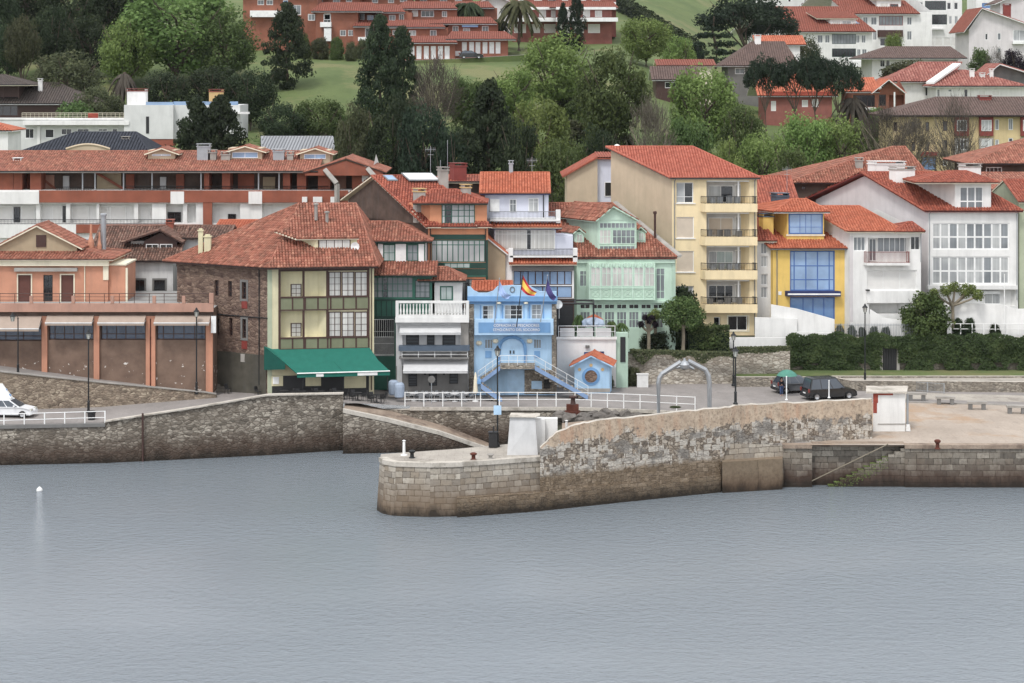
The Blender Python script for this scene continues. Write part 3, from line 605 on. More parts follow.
# ---------------------------------------------------------------- harbour walls
def wallstrip(mb,line,zt,zb,th,mi=0,mt=1,cop=None,batter=0):
    """line: (px,Y) left to right; zt list of tops; vertical front face, thickness th backwards"""
    pts=[Vector((*XY(*p),0)) for p in line]; zt=zt if hasattr(zt,'__len__') else [zt]*len(pts); zb=zb if hasattr(zb,'__len__') else [zb]*len(pts)
    for i in range(len(pts)-1):
        a,b=pts[i],pts[i+1]; n=max(1,int((b-a).length/2.5))
        for k in range(n):
            t0,t1=k/n,(k+1)/n; p,q=a.lerp(b,t0),a.lerp(b,t1)
            z0,z1=zt[i]+(zt[i+1]-zt[i])*t0,zt[i]+(zt[i+1]-zt[i])*t1; c0,c1=zb[i]+(zb[i+1]-zb[i])*t0,zb[i]+(zb[i+1]-zb[i])*t1
            bk=Vector((0,th,0)); f=Vector((0,-batter,0)); Z=lambda v,z:Vector((v.x,v.y,z))
            mb.face([Z(p+f,c0),Z(q+f,c1),Z(q,z1),Z(p,z0)],mi); mb.face([Z(p,z0),Z(q,z1),Z(q+bk,z1),Z(p+bk,z0)],mt); mb.face([Z(q+bk,c1),Z(p+bk,c0),Z(p+bk,z0),Z(q+bk,z1)],mi)
            if i==0 and k==0: mb.face([Z(p+bk,c0),Z(p+f,c0),Z(p,z0),Z(p+bk,z0)],mi)
            if i==len(pts)-2 and k==n-1: mb.face([Z(q+f,c1),Z(q+bk,c1),Z(q+bk,z1),Z(q,z1)],mi)
root=empty('quay_wall',(gx(60,194),195,0),'long weathered stone quay wall with railing on its left half and a rising parapet','quay wall')
mb=MB(); wallstrip(mb,[(-320,190),(0,193.6),(105,194.7)],3.45,-1.5,.9,0,1,batter=.25); wallstrip(mb,[(105,194.7),(200,197),(268,198.7),(343,201.3)],[3.6,4.55,5.35,5.1],-1.5,.45,0,1,batter=.3)
mb.build('wall',['quaystone','coping'],root)
mb=MB(); wallstrip(mb,[(-320,189.85),(0,193.45),(105,194.55)],3.49,3.2,1.3,0,0); mb.build('coping',['grey'],root)
mb=MB(); wallstrip(mb,[(105,194.5),(200,196.8),(268,198.5),(343,201.1)],[3.72,4.67,5.47,5.22],[3.6,4.55,5.35,5.1],.8,0,0); mb.build('coping',['coping'],root)
mb=MB(); mb.tube([P(143,413,195.4)+Vector((0,-.15,0)),Vector((gx(143,195.4),195.3,-.5))],.09,6); mb.build('drainpipe','pbrown',root)
root=empty('slipway',(gx(420,203),203,0),'sloping cobbled slipway descending into the inner basin beside the parapet','slipway')
mb=MB(); A=[(343,199.4,3.95),(385,199.8,3.1),(440,200.5,1.75),(500,201.4,-.3)]
for (p0,y0,z0),(p1,y1,z1) in zip(A,A[1:]):
    a,b=Vector((*XY(p0,y0),z0)),Vector((*XY(p1,y1),z1)); c,d=Vector((*XY(p1+3,y1+4.6),z1+.1)),Vector((*XY(p0+3,y0+4.9),z0+.15))
    mb.face([a,b,c,d],1); mb.face([Vector((a.x,a.y-.2,-1.5)),Vector((b.x,b.y-.2,-1.5)),b,a],0); mb.face([d,c,Vector((c.x,c.y,-1.5)),Vector((d.x,d.y,-1.5))],0)
    mb.hexa([a+Vector((0,-.08,-.25)),b+Vector((0,-.08,-.25)),b+Vector((0,.5,-.25)),a+Vector((0,.5,-.25)),a+Vector((0,-.08,.1)),b+Vector((0,-.08,.1)),b+Vector((0,.5,.1)),a+Vector((0,.5,.1))],2)
mb.build('ramp',['quaystone','ramp','coping'],root)
root=empty('basin_wall',(gx(500,205),205,0),'dark stone wall of the inner basin below the white promenade railing','quay wall')
mb=MB(); wallstrip(mb,[(380,204.1),(410,204.1),(575,204.1),(640,202.7),(698,201.1)],ZQ-.25,-1.5,.8,0,1,batter=.2); mb.build('wall',['quaystone','coping'],root)
mb=MB(); wallstrip(mb,[(410,203.95),(575,203.95),(640,202.55),(698,200.95)],ZQ-.003,ZQ-.3,.9,0,0); mb.build('coping',['coping'],root)
# pier
def ring(pts,d): return [Vector((*XY(*p),0)) for p in pts]
root=empty('stone_pier',(gx(560,180),180,0),'old stone harbour pier with rounded head and high promenade wall','pier')
front=[(379,173.6),(384,172.3),(395,171.4),(430,171.0),(460,171.3),(540,173.8),(600,176.4),(660,179.0),(722,181.6),(783,183.25)]
mb=MB(); zt=[4.1,4.1,4.1,4.1,4.1,4.12,4.15,4.2,3.9,3.5]; bat=.28
pts=[Vector((*XY(*p),0)) for p in front]
def outn(i):
    d=(pts[min(i+1,len(pts)-1)]-pts[max(i-1,0)]).normalized(); return Vector((d.y,-d.x,0))
for i in range(len(pts)-1):
    a,b=pts[i],pts[i+1]; na,nb=outn(i)*bat,outn(i+1)*bat; Z=lambda v,z:Vector((v.x,v.y,z))
    mb.face([Z(a+na,-1.5),Z(b+nb,-1.5),Z(b-na*.3,zt[i+1]),Z(a-na*.3,zt[i])],0)
mb.face([Z(pts[0]+Vector((-.1,1.9,0)),-1.5),Z(pts[0]+outn(0)*bat,-1.5),Z(pts[0]-outn(0)*bat*.3,zt[0]),Z(pts[0]+Vector((.1,1.9,0)),zt[0])],0)
bk=[(381,175.4),(450,177.6),(500,179.7),(560,184),(640,188),(700,190)]
bp=[Vector((*XY(*p),0)) for p in bk]
for a,b in zip(bp,bp[1:]): mb.face([Z(b,-1.5),Z(a,-1.5),Z(a,4.1),Z(b,4.1)],0)
top=[Z(p-outn(i)*bat*.3,4.1) for i,p in enumerate(pts)][:9]; mb.face(top+[Z(p,4.1) for p in bp[::-1]],1)
mb.build('pier_body',['moleashlar','pave'],root)
mb=MB(); cp=pts[:6]+[pts[5].lerp(pts[6],.3)]
for i in range(len(cp)-1):
    a,b=cp[i]+outn(i)*.02,cp[i+1]+outn(i+1)*.02; ia,ib=a-outn(i)*.7,b-outn(i+1)*.7
    mb.hexa([Z(a,3.82),Z(b,3.82),Z(ib,3.82),Z(ia,3.82),Z(a,4.16),Z(b,4.16),Z(ib,4.16),Z(ia,4.16)])
mb.build('coping',['coping'],root)
mb=MB(); wallstrip(mb,[(457,170.7),(540,173.2),(600,175.8),(660,178.4),(721,181.0)],[1.5,1.45,1.55,1.5,1.4],-1.5,.8,0,0,batter=.2); mb.build('footing',['molewall'],root)
mb=MB()
mb.prism([XY(722.3,180.6),XY(782.5,182.2),XY(782.5,184),XY(722.3,183)],-1.5,2.55); mb.build('landing_block',['footing'],root)
# promenade wall on the pier (uneven top)
line=[(540,173.55),(556,174.1),(580,175.2),(600,176.0),(640,177.7),(680,179.4),(720,181.3),(745,183.1),(780,184.2),(815,185.2),(850,186.0),(872,186.6)]
ztop=[4.9,6.0,6.55,6.65,6.75,6.8,6.85,6.85,6.8,6.8,6.8,6.85]
random.seed(3)
mb=MB(); L2=[];Z2=[]
for (p0,y0),(p1,y1),a,b in zip(line,line[1:],ztop,ztop[1:]):
    for k in range(5): t=k/5; L2.append((p0+(p1-p0)*t,y0+(y1-y0)*t+random.uniform(-.05,.05))); Z2.append(a+(b-a)*t+random.uniform(-.06,.06))
L2.append(line[-1]);Z2.append(ztop[-1]); wallstrip(mb,L2,Z2,[1.35 if p<721 else 3.3 for p,_ in L2],.75,0,1,batter=.12); mb.build('promenade_wall',['molewall','coping'],root)
mb=MB(); mb.prism([XY(562,178.2),XY(870,188.8),XY(870,190.5),XY(700,190),XY(600,186),XY(562,184)],4,5.2); mb.build('inner_bank',['ramp'],root)
mb=MB(); mb.prism([XY(548,190),XY(640,190),XY(702,190.2),XY(698,201.0),XY(640,202.6),XY(556,204.0)],-1,3.05); struct('rubble_bank',mb,['soil'])
# right-hand quay wall with stair recess
root=empty('quay_wall',(gx(900,183),183,0),'low ashlar quay wall with mossy steps below the open square','quay wall')
mb=MB(); wallstrip(mb,[(783,183.3),(812,183.25)],ZQ-.02,-1.5,.9,0,1,batter=.15); wallstrip(mb,[(905,183.2),(1000,183.1),(1400,183)],ZQ-.02,-1.5,.9,0,1,batter=.15); wallstrip(mb,[(812,184.05),(905,184.05)],ZQ-.03,-1.5,.6,0,1)
mb.build('wall',['quayashlar','coping'],root)
mb=MB(); wallstrip(mb,[(783,183.15),(812,183.1)],ZQ+.03,ZQ-.28,1.0,0,0); wallstrip(mb,[(905,183.05),(1000,182.95),(1400,182.85)],ZQ+.03,ZQ-.28,1.0,0,0); wallstrip(mb,[(812,183.9),(905,183.9)],ZQ+.02,ZQ-.25,1.0,0,0); mb.build('coping',['ramp'],root)
mb=MB(); n=13
for k in range(n):
    x0=gx(828,183.5)+k*.5; x1=x0+.5 if k<n-1 else gx(905,183.5); z=.1+k*(ZQ-.15)/n; mb.hexa([Vector((x0,183.35,-1.5)),Vector((x1,183.35,-1.5)),Vector((x1,184.03,-1.5)),Vector((x0,184.03,-1.5)),Vector((x0,183.35,z)),Vector((x1,183.35,z)),Vector((x1,184.03,z)),Vector((x0,184.03,z))],0)
mb.build('steps',['quayashlar'],root)
mb=MB(); mb.tint=[]; random.seed(2)
for k in range(700):
    i=random.randint(0,9); x=gx(828,183.5)+(i+random.random())*.5; pz=.1+i*(ZQ-.15)/n; yy_=random.uniform(183.33,183.9) if random.random()<.5 else 183.3; leafcards(mb,Vector((x,yy_,pz+.03 if yy_>183.32 else pz-random.random()*.9)),Vector((0,-1,1)),.05,random.random())
mb.build('moss','leaf_bright',root)
mb=MB(); a=Vector((gx(812,183),183.02,.55)); b=Vector((gx(888,183),182.95,3.62)); mb.tube([a,b],.05,5); mb.build('handrail','barkpale',root)
# ivy, boulders
root=empty('ivy_wall',(gx(905,223),223,4),'long terrace wall overgrown with dark green ivy, dark gate in it','wall')
mb=MB(); wallstrip(mb,[(787,222.9),(1400,222.9)],7.7,4,.5,0,1); mb.build('wall',['stonewall','coping'],root)
mb=MB(); mb.tint=[]; random.seed(11)
x0,x1=gx(786,222.8),gx(1150,222.8)
for k in range(32000):
    x=random.uniform(x0,x1); z=4.3+3.75*random.random()**.85; pz=noise.noise(Vector((x*.35,z*.5,5))); d=.35+.55*max(0,pz+.35)+.25*noise.noise(Vector((x*1.3,z*1.3,1)))
    if 749<CX+F*x/222.8-150<752: pass
    pxx=CX+F*x/222.3
    if 882<pxx<898 and z<6.75: continue
    if z<5.2 and noise.noise(Vector((x*.8,z*.8,9)))>.12: continue
    z+=.5*noise.noise(Vector((x*.5,2,8)))*max(0,(z-6.5))
    leafcards(mb,Vector((x,222.75-d*random.random()**.4,z)),Vector((0,-1,.2)),.13,min(1,max(0,.38+.5*noise.noise(Vector((x*.6,z*.6,2)))+random.gauss(0,.16))))
mb.build('ivy_leaves','leaf_hedge',root)
mb=MB(); mb.box((gx(890,222.3),222.55,4.45),1.35,.12,2.3); 
for k in range(5): mb.box((gx(890,222.3)-.52+k*.26,222.44,4.5),.16,.1,2.2)
for s in (-1,1): mb.box((gx(890,222.3)+s*.86,222.6,4.42),.3,.3,2.6,0,1)
mb.build('gate',['pdark','concrete'],root)
root=empty('garden_wall',(gx(690,219),219,3.5),'rough stone garden wall with plants hanging over its top','wall')
mb=MB(); random.seed(5); L2=[];Z2=[]
for k in range(30): t=k/29; L2.append((628+t*162,219+t*1.2+random.uniform(-.06,.06))); Z2.append(ipol([(0,6.6),(.12,6.9),(.6,6.5),(.68,6.3),(.7,6.9),(1,7.0)],t)+random.uniform(-.1,.1))
wallstrip(mb,L2,Z2,[3.3]*30,.7,0,1,batter=.15); mb.build('wall',['gardenstone','soil'],root)
mb=MB(); mb.tint=[]
for k in range(4200):
    px=random.uniform(630,790); x=gx(px,218.8); top=ipol([(630,6.8),(735,6.5),(737,7.0),(790,7.1)],px)
    hang=max(0,noise.noise(Vector((x*.5,0,4)))+.1)*1.7
    z=top+.25-random.random()**1.5*(hang+.4); leafcards(mb,Vector((x,218.75-random.random()*.35,z)),Vector((0,-1,.4)),.13,random.random())
mb.build('hanging_plants','leaf_olive',root)
root=empty('low_wall',(gx(790,218),218,3.5),'low mortared stone wall edging the lawn strip on the square','wall')
mb=MB(); wallstrip(mb,[(735,217.4),(832,217.4)],4.45,3.4,.5,0,1); wallstrip(mb,[(832,217.4),(850,214.6),(1400,211.2)],[4.45,4.5,4.5],3.4,.6,0,1); wallstrip(mb,[(832,217.9),(1400,217.9)],4.46,3.4,.5,0,1); mb.build('wall',['stonewall','coping'],root)
mb=MB(); mb.prism([XY(836,218),XY(851,215.2),XY(1400,211.8),XY(1400,218)],3.4,4.3); mb.build('paving',['pave'],root)
root=empty('retaining_wall',(gx(100,204),204,3.5),'sloping rubble retaining wall below the orange seafront building','wall')
mb=MB(); L2=[(-320,195.0),(0,202.3),(100,204.2),(205,206.1),(216,206.3)]; wallstrip(mb,L2,[8.3,7.0,5.75,4.55,4.35],3.2,.5,0,1,batter=.12); mb.build('wall',['retaining','retaining'],root)
mb=MB(); wallstrip(mb,[(p,y-.1) for p,y in L2],[8.4,7.1,5.85,4.65,4.45],[8.3,7.0,5.75,4.55,4.35],.35,0,0); mb.build('coping',['concrete'],root)
mb=MB()
for (p0,y0),(p1,y1),a,b in zip(L2,L2[1:],[8.2,6.9,5.6,4.4],[6.9,5.6,4.4,4.3]):
    mb.face([Vector((*XY(p0,y0+.45),a)),Vector((*XY(p1,y1+.45),b)),Vector((*XY(p1,y1+9),b)),Vector((*XY(p0,y0+9),a))])
struct('lane',mb,'asphalt')
def boulders(name,label,spots,grp):
    for i,(px,py,Y,s) in enumerate(spots):
        random.seed(i*7+3); bm=bmesh.new(); bmesh.ops.create_icosphere(bm,subdivisions=2,radius=s)
        s*=.72; off=Vector((i*3.1,2,1))
        for v in bm.verts: v.co*=1+.45*noise.noise(v.co*1.2/s+off); v.co.z*=.7
        me=bpy.data.meshes.new(name); bm.to_mesh(me); bm.free(); me.materials.append(M['boulder'])
        o=bpy.data.objects.new(name,me); o.location=P(px,py+4.5,Y); COL.objects.link(o); tag(o,label,'boulder',grp)
boulders('boulder','grey boulder in the pile behind the pier wall beside the rusty winch',[(594,410,198,.55),(606,409,199,.7),(616,411,198,.6),(626,411,198,.75),(637,412,197,.6),(600,414,196,.8),(612,416,195,.8),(628,416,195,.7),(560,412,197,.7),(570,415,196,.8),(584,413,196,.7),(585,417,194,.7)],'boulders heaped behind the pier wall')
# ================================================================ FRONT ROW
SK=(-5.8,10)
# ---- orange seafront building with shuttered bays and roof terrace
b=Bld('seafront_building','long orange seafront building with brown boarded bays, beige awnings and a roof terrace','building',-45,213,207.5,depth=17,z0=3.6,wall='brownpanel',wall2='salmon')
f=b.F; bays=[(-40,42),(48,94),(100,146),(156,206)]
zt=f.z(303.5,100)
for i,(a,c) in enumerate(bays):
    y0,y1=(328,341) if i==0 else (324,340)
    b.win((a+.5,y0,c-.5,y1),[.13,.34,.55,.77],[.36],'pbrown','glasshop',rec=.35,fw=.1,mw=.08)
    b.awning((a,313,c+.5 if i<3 else 211,0),1.3 if i else 1.7,.75 if i else 1.25,'awnbeige')
mb=MB()
for a,c in ((42.3,47.7),(94.3,99.7),(146.3,155.7),(206.3,213)):
    mb=MB(); u0,u1=f.u(a),f.u(c); f.box(mb,u0,u1,-.3,.0,3.6,f.z(313,100))
    if c-a>8: f.box(mb,(u0+u1)/2-.06,(u0+u1)/2+.06,-.33,-.29,3.6,f.z(313,100)-.5,1)
    b.part(mb,'pilaster',[M['salmon'],M['rust']])
b.slab('parapet',(-45,303.5,213.3,312),-.7,-.35,'band'); b.slab('gap_shade_strip',(-45,312.2,213,316),-.33,-.01,'brownwall')  # dark strip stands in for the shaded gap below the parapet
for px in (31,73,112,154,183.5): b.slab('parapet_post',(px-1.6,296,px+1.6,303.4),-.72,-.4,'band')
b.slab('parapet_post',(209,293.5,213.3,303.4),-.72,-.3,'band')
b.rail(-45,209,293.5,303.4,-.55,'pbrown',0,mids=2)
mb=MB(); mb.face([f.q(0,-.35,zt-.5),f.q(f.w,-.35,zt-.5),f.q(f.w,17,zt-.5),f.q(0,17,zt-.5)]); b.part(mb,'terrace_floor','deck')
b.slab('lamp_bracket',(211,316,216,333),-.5,-.42,'pwhite')
b.shell(zt-.5); ZT=zt-.5
# ---- pavilion on the terrace
b=Bld('terrace_house','small orange house on the roof terrace with two brown shuttered doors','house',-45,108,214,depth=9,z0=ZT,wall='salmon')
f=b.F
for x0,x1 in ((18.2,31),(61.2,73.6)): b.door((x0,275,x1,303.5),'shutbrown',.12,frame='creamtrim',panels=1)
b.win((43.3,275,52.7,301.5),2,[.12,.34,.55,.77],'pdark','glassdk',name='glazed_door')
b.slab('cornice',(-45,260.4,108.6,266),-.35,-.01,'creamtrim'); b.slab('shutter_box',(14,268,77,271.5),-.45,-.02,'concrete')
b.slab('corner_trim',(103,266.2,108.4,280),-.1,-.01,'creamtrim'); b.pipe(84.7,262,303,-.07,'pcream')
ZE=f.z(260.4,30)
b.hip((-60,113,259.5),(-20,76,246.5),-.6,9.6,4.5,'tile_old',2,cw=.3)
mb=MB(); q=f.q; u0,u1=f.u(-3,2.2),f.u(77,2.2); um=f.u(36,2.2); ze=f.z(247,36,2.2); za=f.z(227,36,2.2)
mb.face([q(u0,2.2,ze-1),q(u1,2.2,ze-1),q(u1,2.2,ze),q(um,2.2,za),q(u0,2.2,ze)]); mb.face([q(u1,2.2,ze-1),q(u1,7,ze-1),q(u1,7,ze),q(u1,2.2,ze)]); gbl=b.part(mb,'pediment','taupe')
b.gabf((-8,82,248.5),36.5,225.5,1.8,7.5,'tile_old',2,par=gbl)
b.slab('attic_door',(36,235,46,247),2.1,2.19,'pbrown',gbl)
mb=MB(); f.pbox(mb,(108.7,265.5,125.5,304),.3,6); b.part(mb,'side_wing','salmon'); b.slab('wing_coping',(108.7,263.8,126.2,265.4),.2,6.1,'creamtrim')
mb=MB(); f.pbox(mb,(125.6,268,127.5,304),.25,.5); b.part(mb,'corner_trim','creamtrim')
for px,pt,r,m in ((91,224,.28,'salmon'),(99.5,232,.2,'salmon')):
    mb=MB(); Y=219; c=P(px,256,Y); h=gz(pt,Y)-c.z; mb.lathe(c,[(r*1.1,0),(r*1.1,h*.45),(r*.55,h*.62),(r*.35,h)],8); b.part(mb,'chimney',m)
mb=MB(); c=P(103.5,258,219.5); h=gz(215.5,219.5)-c.z; mb.lathe(c,[(.27,0),(.27,h),(.36,h),(.36,h+.14),(.2,h+.22)],12); b.part(mb,'flue','galv')
b.shell(ZE)
# ---- white house with brown tiled roof
b=Bld('house','white house under a mottled brown tiled roof with a dark wooden dormer','house',90,173,225,depth=14,z0=4,wall='oldwhite')
f=b.F
for x0,x1 in ((134.5,144.5),(154,165)): b.win((x0,280,x1,291),2,1,'pdark','glassdk',trim='grey',tw=.18)
ze,zr,sl=b.gab((86,178,261),226.5,-.6,7.2,'tile_brown',2,trim='pbrown')
def dormer(b,a,d,mat,L=4,name='dormer'):
    mb=MB(); f=b.F; u0,u1,z0,z1=f.R(a,d); f.box(mb,u0,u1,d,d+L,z0-1.2,z1); return b.part(mb,name,mat)
dm=dormer(b,(144,241,177,255),2.2,'pbrown',5)
b.win((146,244,158.5,254),2,2,'pwhite','glassdk',rec=0,d=2.2,par=dm); b.win((160,244,172.5,254),2,2,'pwhite','glassdk',rec=0,d=2.2,par=dm)
mb=MB(); q=f.q; u0,u1=f.u(144,2.2),f.u(177,2.2); um=(u0+u1)/2; z=f.z(241,160,2.2); za=f.z(232.5,160,2.2); mb.face([q(u0,2.19,z),q(u1,2.19,z),q(um,2.19,za)]); b.part(mb,'pediment','pbrown',dm)
mb=MB(); f.pbox(mb,(131,241,143.9,253),3.0,5.5); b.part(mb,'dormer_cheek','white')
b.gabf((122,182,242.5),160,230,1.7,7.4,'tile_brown',2,par=dm,trim='pbrown')
b.skylight((79,240.5,87,244),4.4,sl); b.skylight((92,241,99,245.5),4.2,sl)
rc=b.chim((166,222,173,233),6.4,'pbrick','pbrick',dp=.9); b.shell(ze+.4,('side',7.2,zr-.25))
b=Bld('house','low house with a brown tiled roof and dark eaves squeezed behind two cream chimneys','house',170,210,229,depth=10,z0=4,wall='oldwhite')
ze,zr,sl=b.gab((166,228,238),226,-.5,5,'tile_brown',2,trim='pbrown'); b.shell(ze+.3,('side',5,zr-.25))
b=Bld('house','small house with an orange roof and broad skylight behind the cream chimneys','house',218,262,234,depth=9,z0=4,wall='white')
ze,zr,sl=b.gab((212,264,233),220.5,-.5,6,'tile_new',2); b.skylight((228,224,246,231),2.,sl); b.shell(ze+.3,('side',6,zr-.25))
# ---- tavern with the green awning
b=Bld('tavern','stone and cream tavern with timber galleries and a large green awning','tavern',268,374,207,208.4,depth=11.6,bk=(-9.6,6.6),z0=3.8,wall='cream',wall2='cream')
f=b.F
b.loggia((281,271,327.5,297),1.2); b.loggia((281,311,327.5,337.5),1.2)
for y0 in (284,323):
    b.win((290.5,y0,301,y0+14),2,3,'pbrown','curtainwarm',rec=0,d=1.19)
    b.slab('door_leaf',(321,y0-4,325,y0+14),1.0,1.12,'pbrown')
def gal(y0,y1,cols,fm='pbrown',gm='curtainwarm',ny=2,d=0,rec=.06,nx=3,gmix=None):
    return [b.win((x0,y0,x1,y1),nx,ny,fm,gm,rec=rec,d=d,fw=.1,mw=.04,gmix=gmix) for x0,x1 in cols]
gal(271.5,296.5,((328.5,341.4),(341.6,354.6),(354.8,368)),ny=4,nx=2); gal(311.5,337,((328.5,341.4),(341.6,354.6),(354.8,368)),ny=4,nx=2)
for y0,y1 in ((297.2,309.5),(337.8,348.5)):
    mb=MB(); f.pbox(mb,(280,y0,369,y1),-.1,-.01,0); n=7
    for k in range(n+1): px=280+89*k/n; f.pbox(mb,(px-.6,y0,px+.6,y1),-.14,-.09,1)
    f.pbox(mb,(279.5,y0-1,369.5,y0+.6),-.18,-.05,1); f.pbox(mb,(279.5,y1-.4,369.5,y1+.8),-.18,-.05,1); b.part(mb,'gallery_panel',['olive','pbrown'])
mb=MB()
for px in (280,304,327.8,368.8): f.pbox(mb,(px-.7,270,px+.7,349),-.12,0)
f.pbox(mb,(279.5,268.5,369.5,271),-.13,0); b.part(mb,'post','pbrown')
mb=MB(); f.pbox(mb,(267.9,268,272,393),-.06,.0); b.part(mb,'corner_stones','greengrey')
b.pipe(371.5,268,390,-.1,'pbrown')
L=b.L
for x0,x1,y0,y1 in ((214.5,218.5,280,296),(228,232,281,297),(242,246.5,282,299),(216,219,318,335),(229,232.5,318,336),(242.5,246.3,319,338)):
    b.win((x0,y0,x1,y1),2,3,'pbrown','glassdk',f=L,trim='grey' if x0>240 else None,tw=.22)
for y0,y1 in ((301,308.5),(341,349)): b.slab('wall_panel',(241.5,y0,247,y1),-.05,0,'pred',f=L)
b.slab('plinth',(172,351,266,397),-.08,0,'darkwall',f=L); b.slab('vent',(240.5,354,244.5,362),-.14,-.08,'concrete',f=L)
mb=MB(); z=L.z(316,240); mb.tube([L.q(.5,-.06,z),L.q(L.w,-.06,z)],.05,5); b.part(mb,'cable','iron'); b.pipe(259,269,385,-.09,'iron',f=L)
# walls: cream front, stone flank
ze=f.z(268.2,268); mb=MB(); f.grid(mb,b.z0,ze,0); L.grid(mb,b.z0,ze,1); b.Rt.grid(mb,b.z0,ze,0); b.Bk.grid(mb,b.z0,ze,1); b.part(mb,'wall',['cream','stonehouse'])
fq=f.q
RA=P(299,204,217.0); RB=P(356,204,217.5); e0=P(268,268.3,206.1); e1=P(378,265.5,207.6); e2=P(163,262.3,213.6); eb=Vector((gx(390,228),228,e1.z)); ec=Vector((gx(215,228),228,e1.z))
e0.z=e1.z=e2.z=(e0.z+e1.z+e2.z)/3
b.roof([[e0,e1,RB,RA],[e2,e0,RA],[e1,eb,RB],[eb,ec,RA,RB],[ec,e2,RA]],'tile_old',2,[(RA,RB),(e0,RA),(e1,RB),(e2,RA)],'pbrown',gut=[(e0,e1),(e2,e0)])
dm=dormer(b,(315,238.5,357,251),3.0,'cream',3.2); b.win((318,239.5,350,249.5),4,1,'pbrown','curtainwarm',rec=0,d=3.0,par=dm,gmix=('glassdk',.4))
b.shed((296,359,238.3),230.5,2.7,5.4,'tile_old',2,par=dm)
mb=MB(); c=f.Q(355,246.5,2.6); 
for k in range(12):
    a0,a1=6.283*k/12,6.283*(k+1)/12; g=lambda a:c+Vector((.42*math.cos(a),0.0,.42*math.sin(a))); mb.face([g(a0),g(a1),c+Vector((0,.14,0))]); 
mb.tube([c,c+Vector((0,-.3,0))],.03,4); b.part(mb,'satellite_dish','pwhite',dm)
for a,y in (((247,233.5,260,239),214),((263.5,234,279,241),212.5)):
    mb=MB(); q=[P(a[0],a[3],y),P(a[2]-5,a[3],y-.3),P(a[2],a[1],y+2.6),P(a[0]+6,a[1],y+2.9)]; mb.hexa([p+Vector((0,0,-.4)) for p in q]+[p+Vector((0,0,.05)) for p in q]); b.part(mb,'skylight',['glasssky'])
for px0,px1,pt,pb in ((198.5,203,231,256),(204.5,211,237,261)):
    mb=MB(); Y=213; a,c=P(px0,pb,Y),P(px1,pt,Y); w=c.x-a.x; m=Vector(((a.x+c.x)/2,Y,a.z)); mb.box(m,w,w,c.z-a.z); mb.box(m+Vector((0,0,c.z-a.z)),w+.15,w+.15,.1); mb.box(m+Vector((0,0,c.z-a.z+.1)),w*.7,w*.7,.16); b.part(mb,'chimney','cream')
for px,pt,pb in ((316,203,215),(327,211,224),(348,226,233)):
    mb=MB(); Y=214; a=P(px,pb,Y); h=gz(pt,Y)-a.z; mb.lathe(a-Vector((0,0,.5)),[(.16,0),(.16,h+.3),(.26,h+.32),(.26,h+.45),(.05,h+.5)],8); b.part(mb,'vent_pipe','concrete')
# awning cloth
fq=f.Q
T=[fq(272,349,-.05),fq(369,347,-.05)]; Mi=[fq(285,363,-2.4),fq(378.5,360.5,-2.4)]; Lo=[fq(297,373.5,-4.1),fq(390,371,-4.1)]
mb=MB()
def cloth(a,b_,c,d,mi): mb.hexa([p-Vector((0,0,.04)) for p in (a,b_,c,d)]+[a,b_,c,d],mi)
for r0,r1,mi in ((T,Mi,1),(Mi,Lo,0)): cloth(r1[0],r1[1],r0[1],r0[0],mi)
v0,v1=Lo; dn=Vector((0,0,-.4)); mb.hexa([v0+dn,v1+dn,v1+dn+Vector((0,.03,0)),v0+dn+Vector((0,.03,0)),v0,v1,v1+Vector((0,.03,0)),v0+Vector((0,.03,0))],0)
up=Vector((0,-.05,0)); mb.tube([v0+up,v1+up],.06,4,2)
for t0,t1 in ((.205,.285),(.65,.865)): a,c=v0.lerp(v1,t0)+Vector((0,-.03,-.07)),v0.lerp(v1,t1)+Vector((0,-.03,-.07)); mb.face([a+Vector((0,0,-.28)),c+Vector((0,0,-.28)),c,a],2)
m0=Mi[0].lerp(Mi[1],.52); m1=Lo[0].lerp(Lo[1],.5); mb.tube([m0+Vector((0,0,.02)),m1+Vector((0,0,.02))],.03,4,1)
s0,s1=fq(263,345,.2),fq(264,371,-.1)
mb.hexa([fq(264,370,-.3),Mi[0]+dn*1.5,Mi[0]+Vector((.02,.03,0))+dn*1.5,fq(264,370,-.25),fq(264,346,-.3),Mi[0]-Vector((0,0,.03)),Mi[0]+Vector((.02,.03,-.03)),fq(264,346,-.25)],3)
mb.hexa([Mi[0]+dn*.2,Lo[0]+dn*.2,Lo[0]+dn*.2+Vector((0,.03,0)),Mi[0]+dn*.2+Vector((0,.03,0)),Mi[0]-Vector((0,0,.02)),Lo[0]-Vector((0,0,.02)),Lo[0]+Vector((0,.03,-.02)),Mi[0]+Vector((0,.03,-.02))],3)
mb.face([fq(264,346,-.3),T[0],Mi[0]],1)
b.part(mb,'awning',['teal','teal','pwhite','tealdk'])
for t in (.06,.5,.97): mb=MB(); p=Lo[0].lerp(Lo[1],t)+Vector((0,.2,-.1)); mb.tube([p,Vector((p.x,p.y,zs(330,205)))],.04,5); b.part(mb,'awning_post','pdark')
b.slab('awning_shade_panel',(272,375,369,396),-.06,0,'pdark');  # dark slab carries the shade under the awning in its colour
for a in ((272,376,283,386),(306,376,321,386),(344,375,366,388)): b.slab('wall_panel',a,-.12,-.06,'cream')
b.slab('menu_board',(273.5,377,279,384),-.2,-.12,'pwhite')
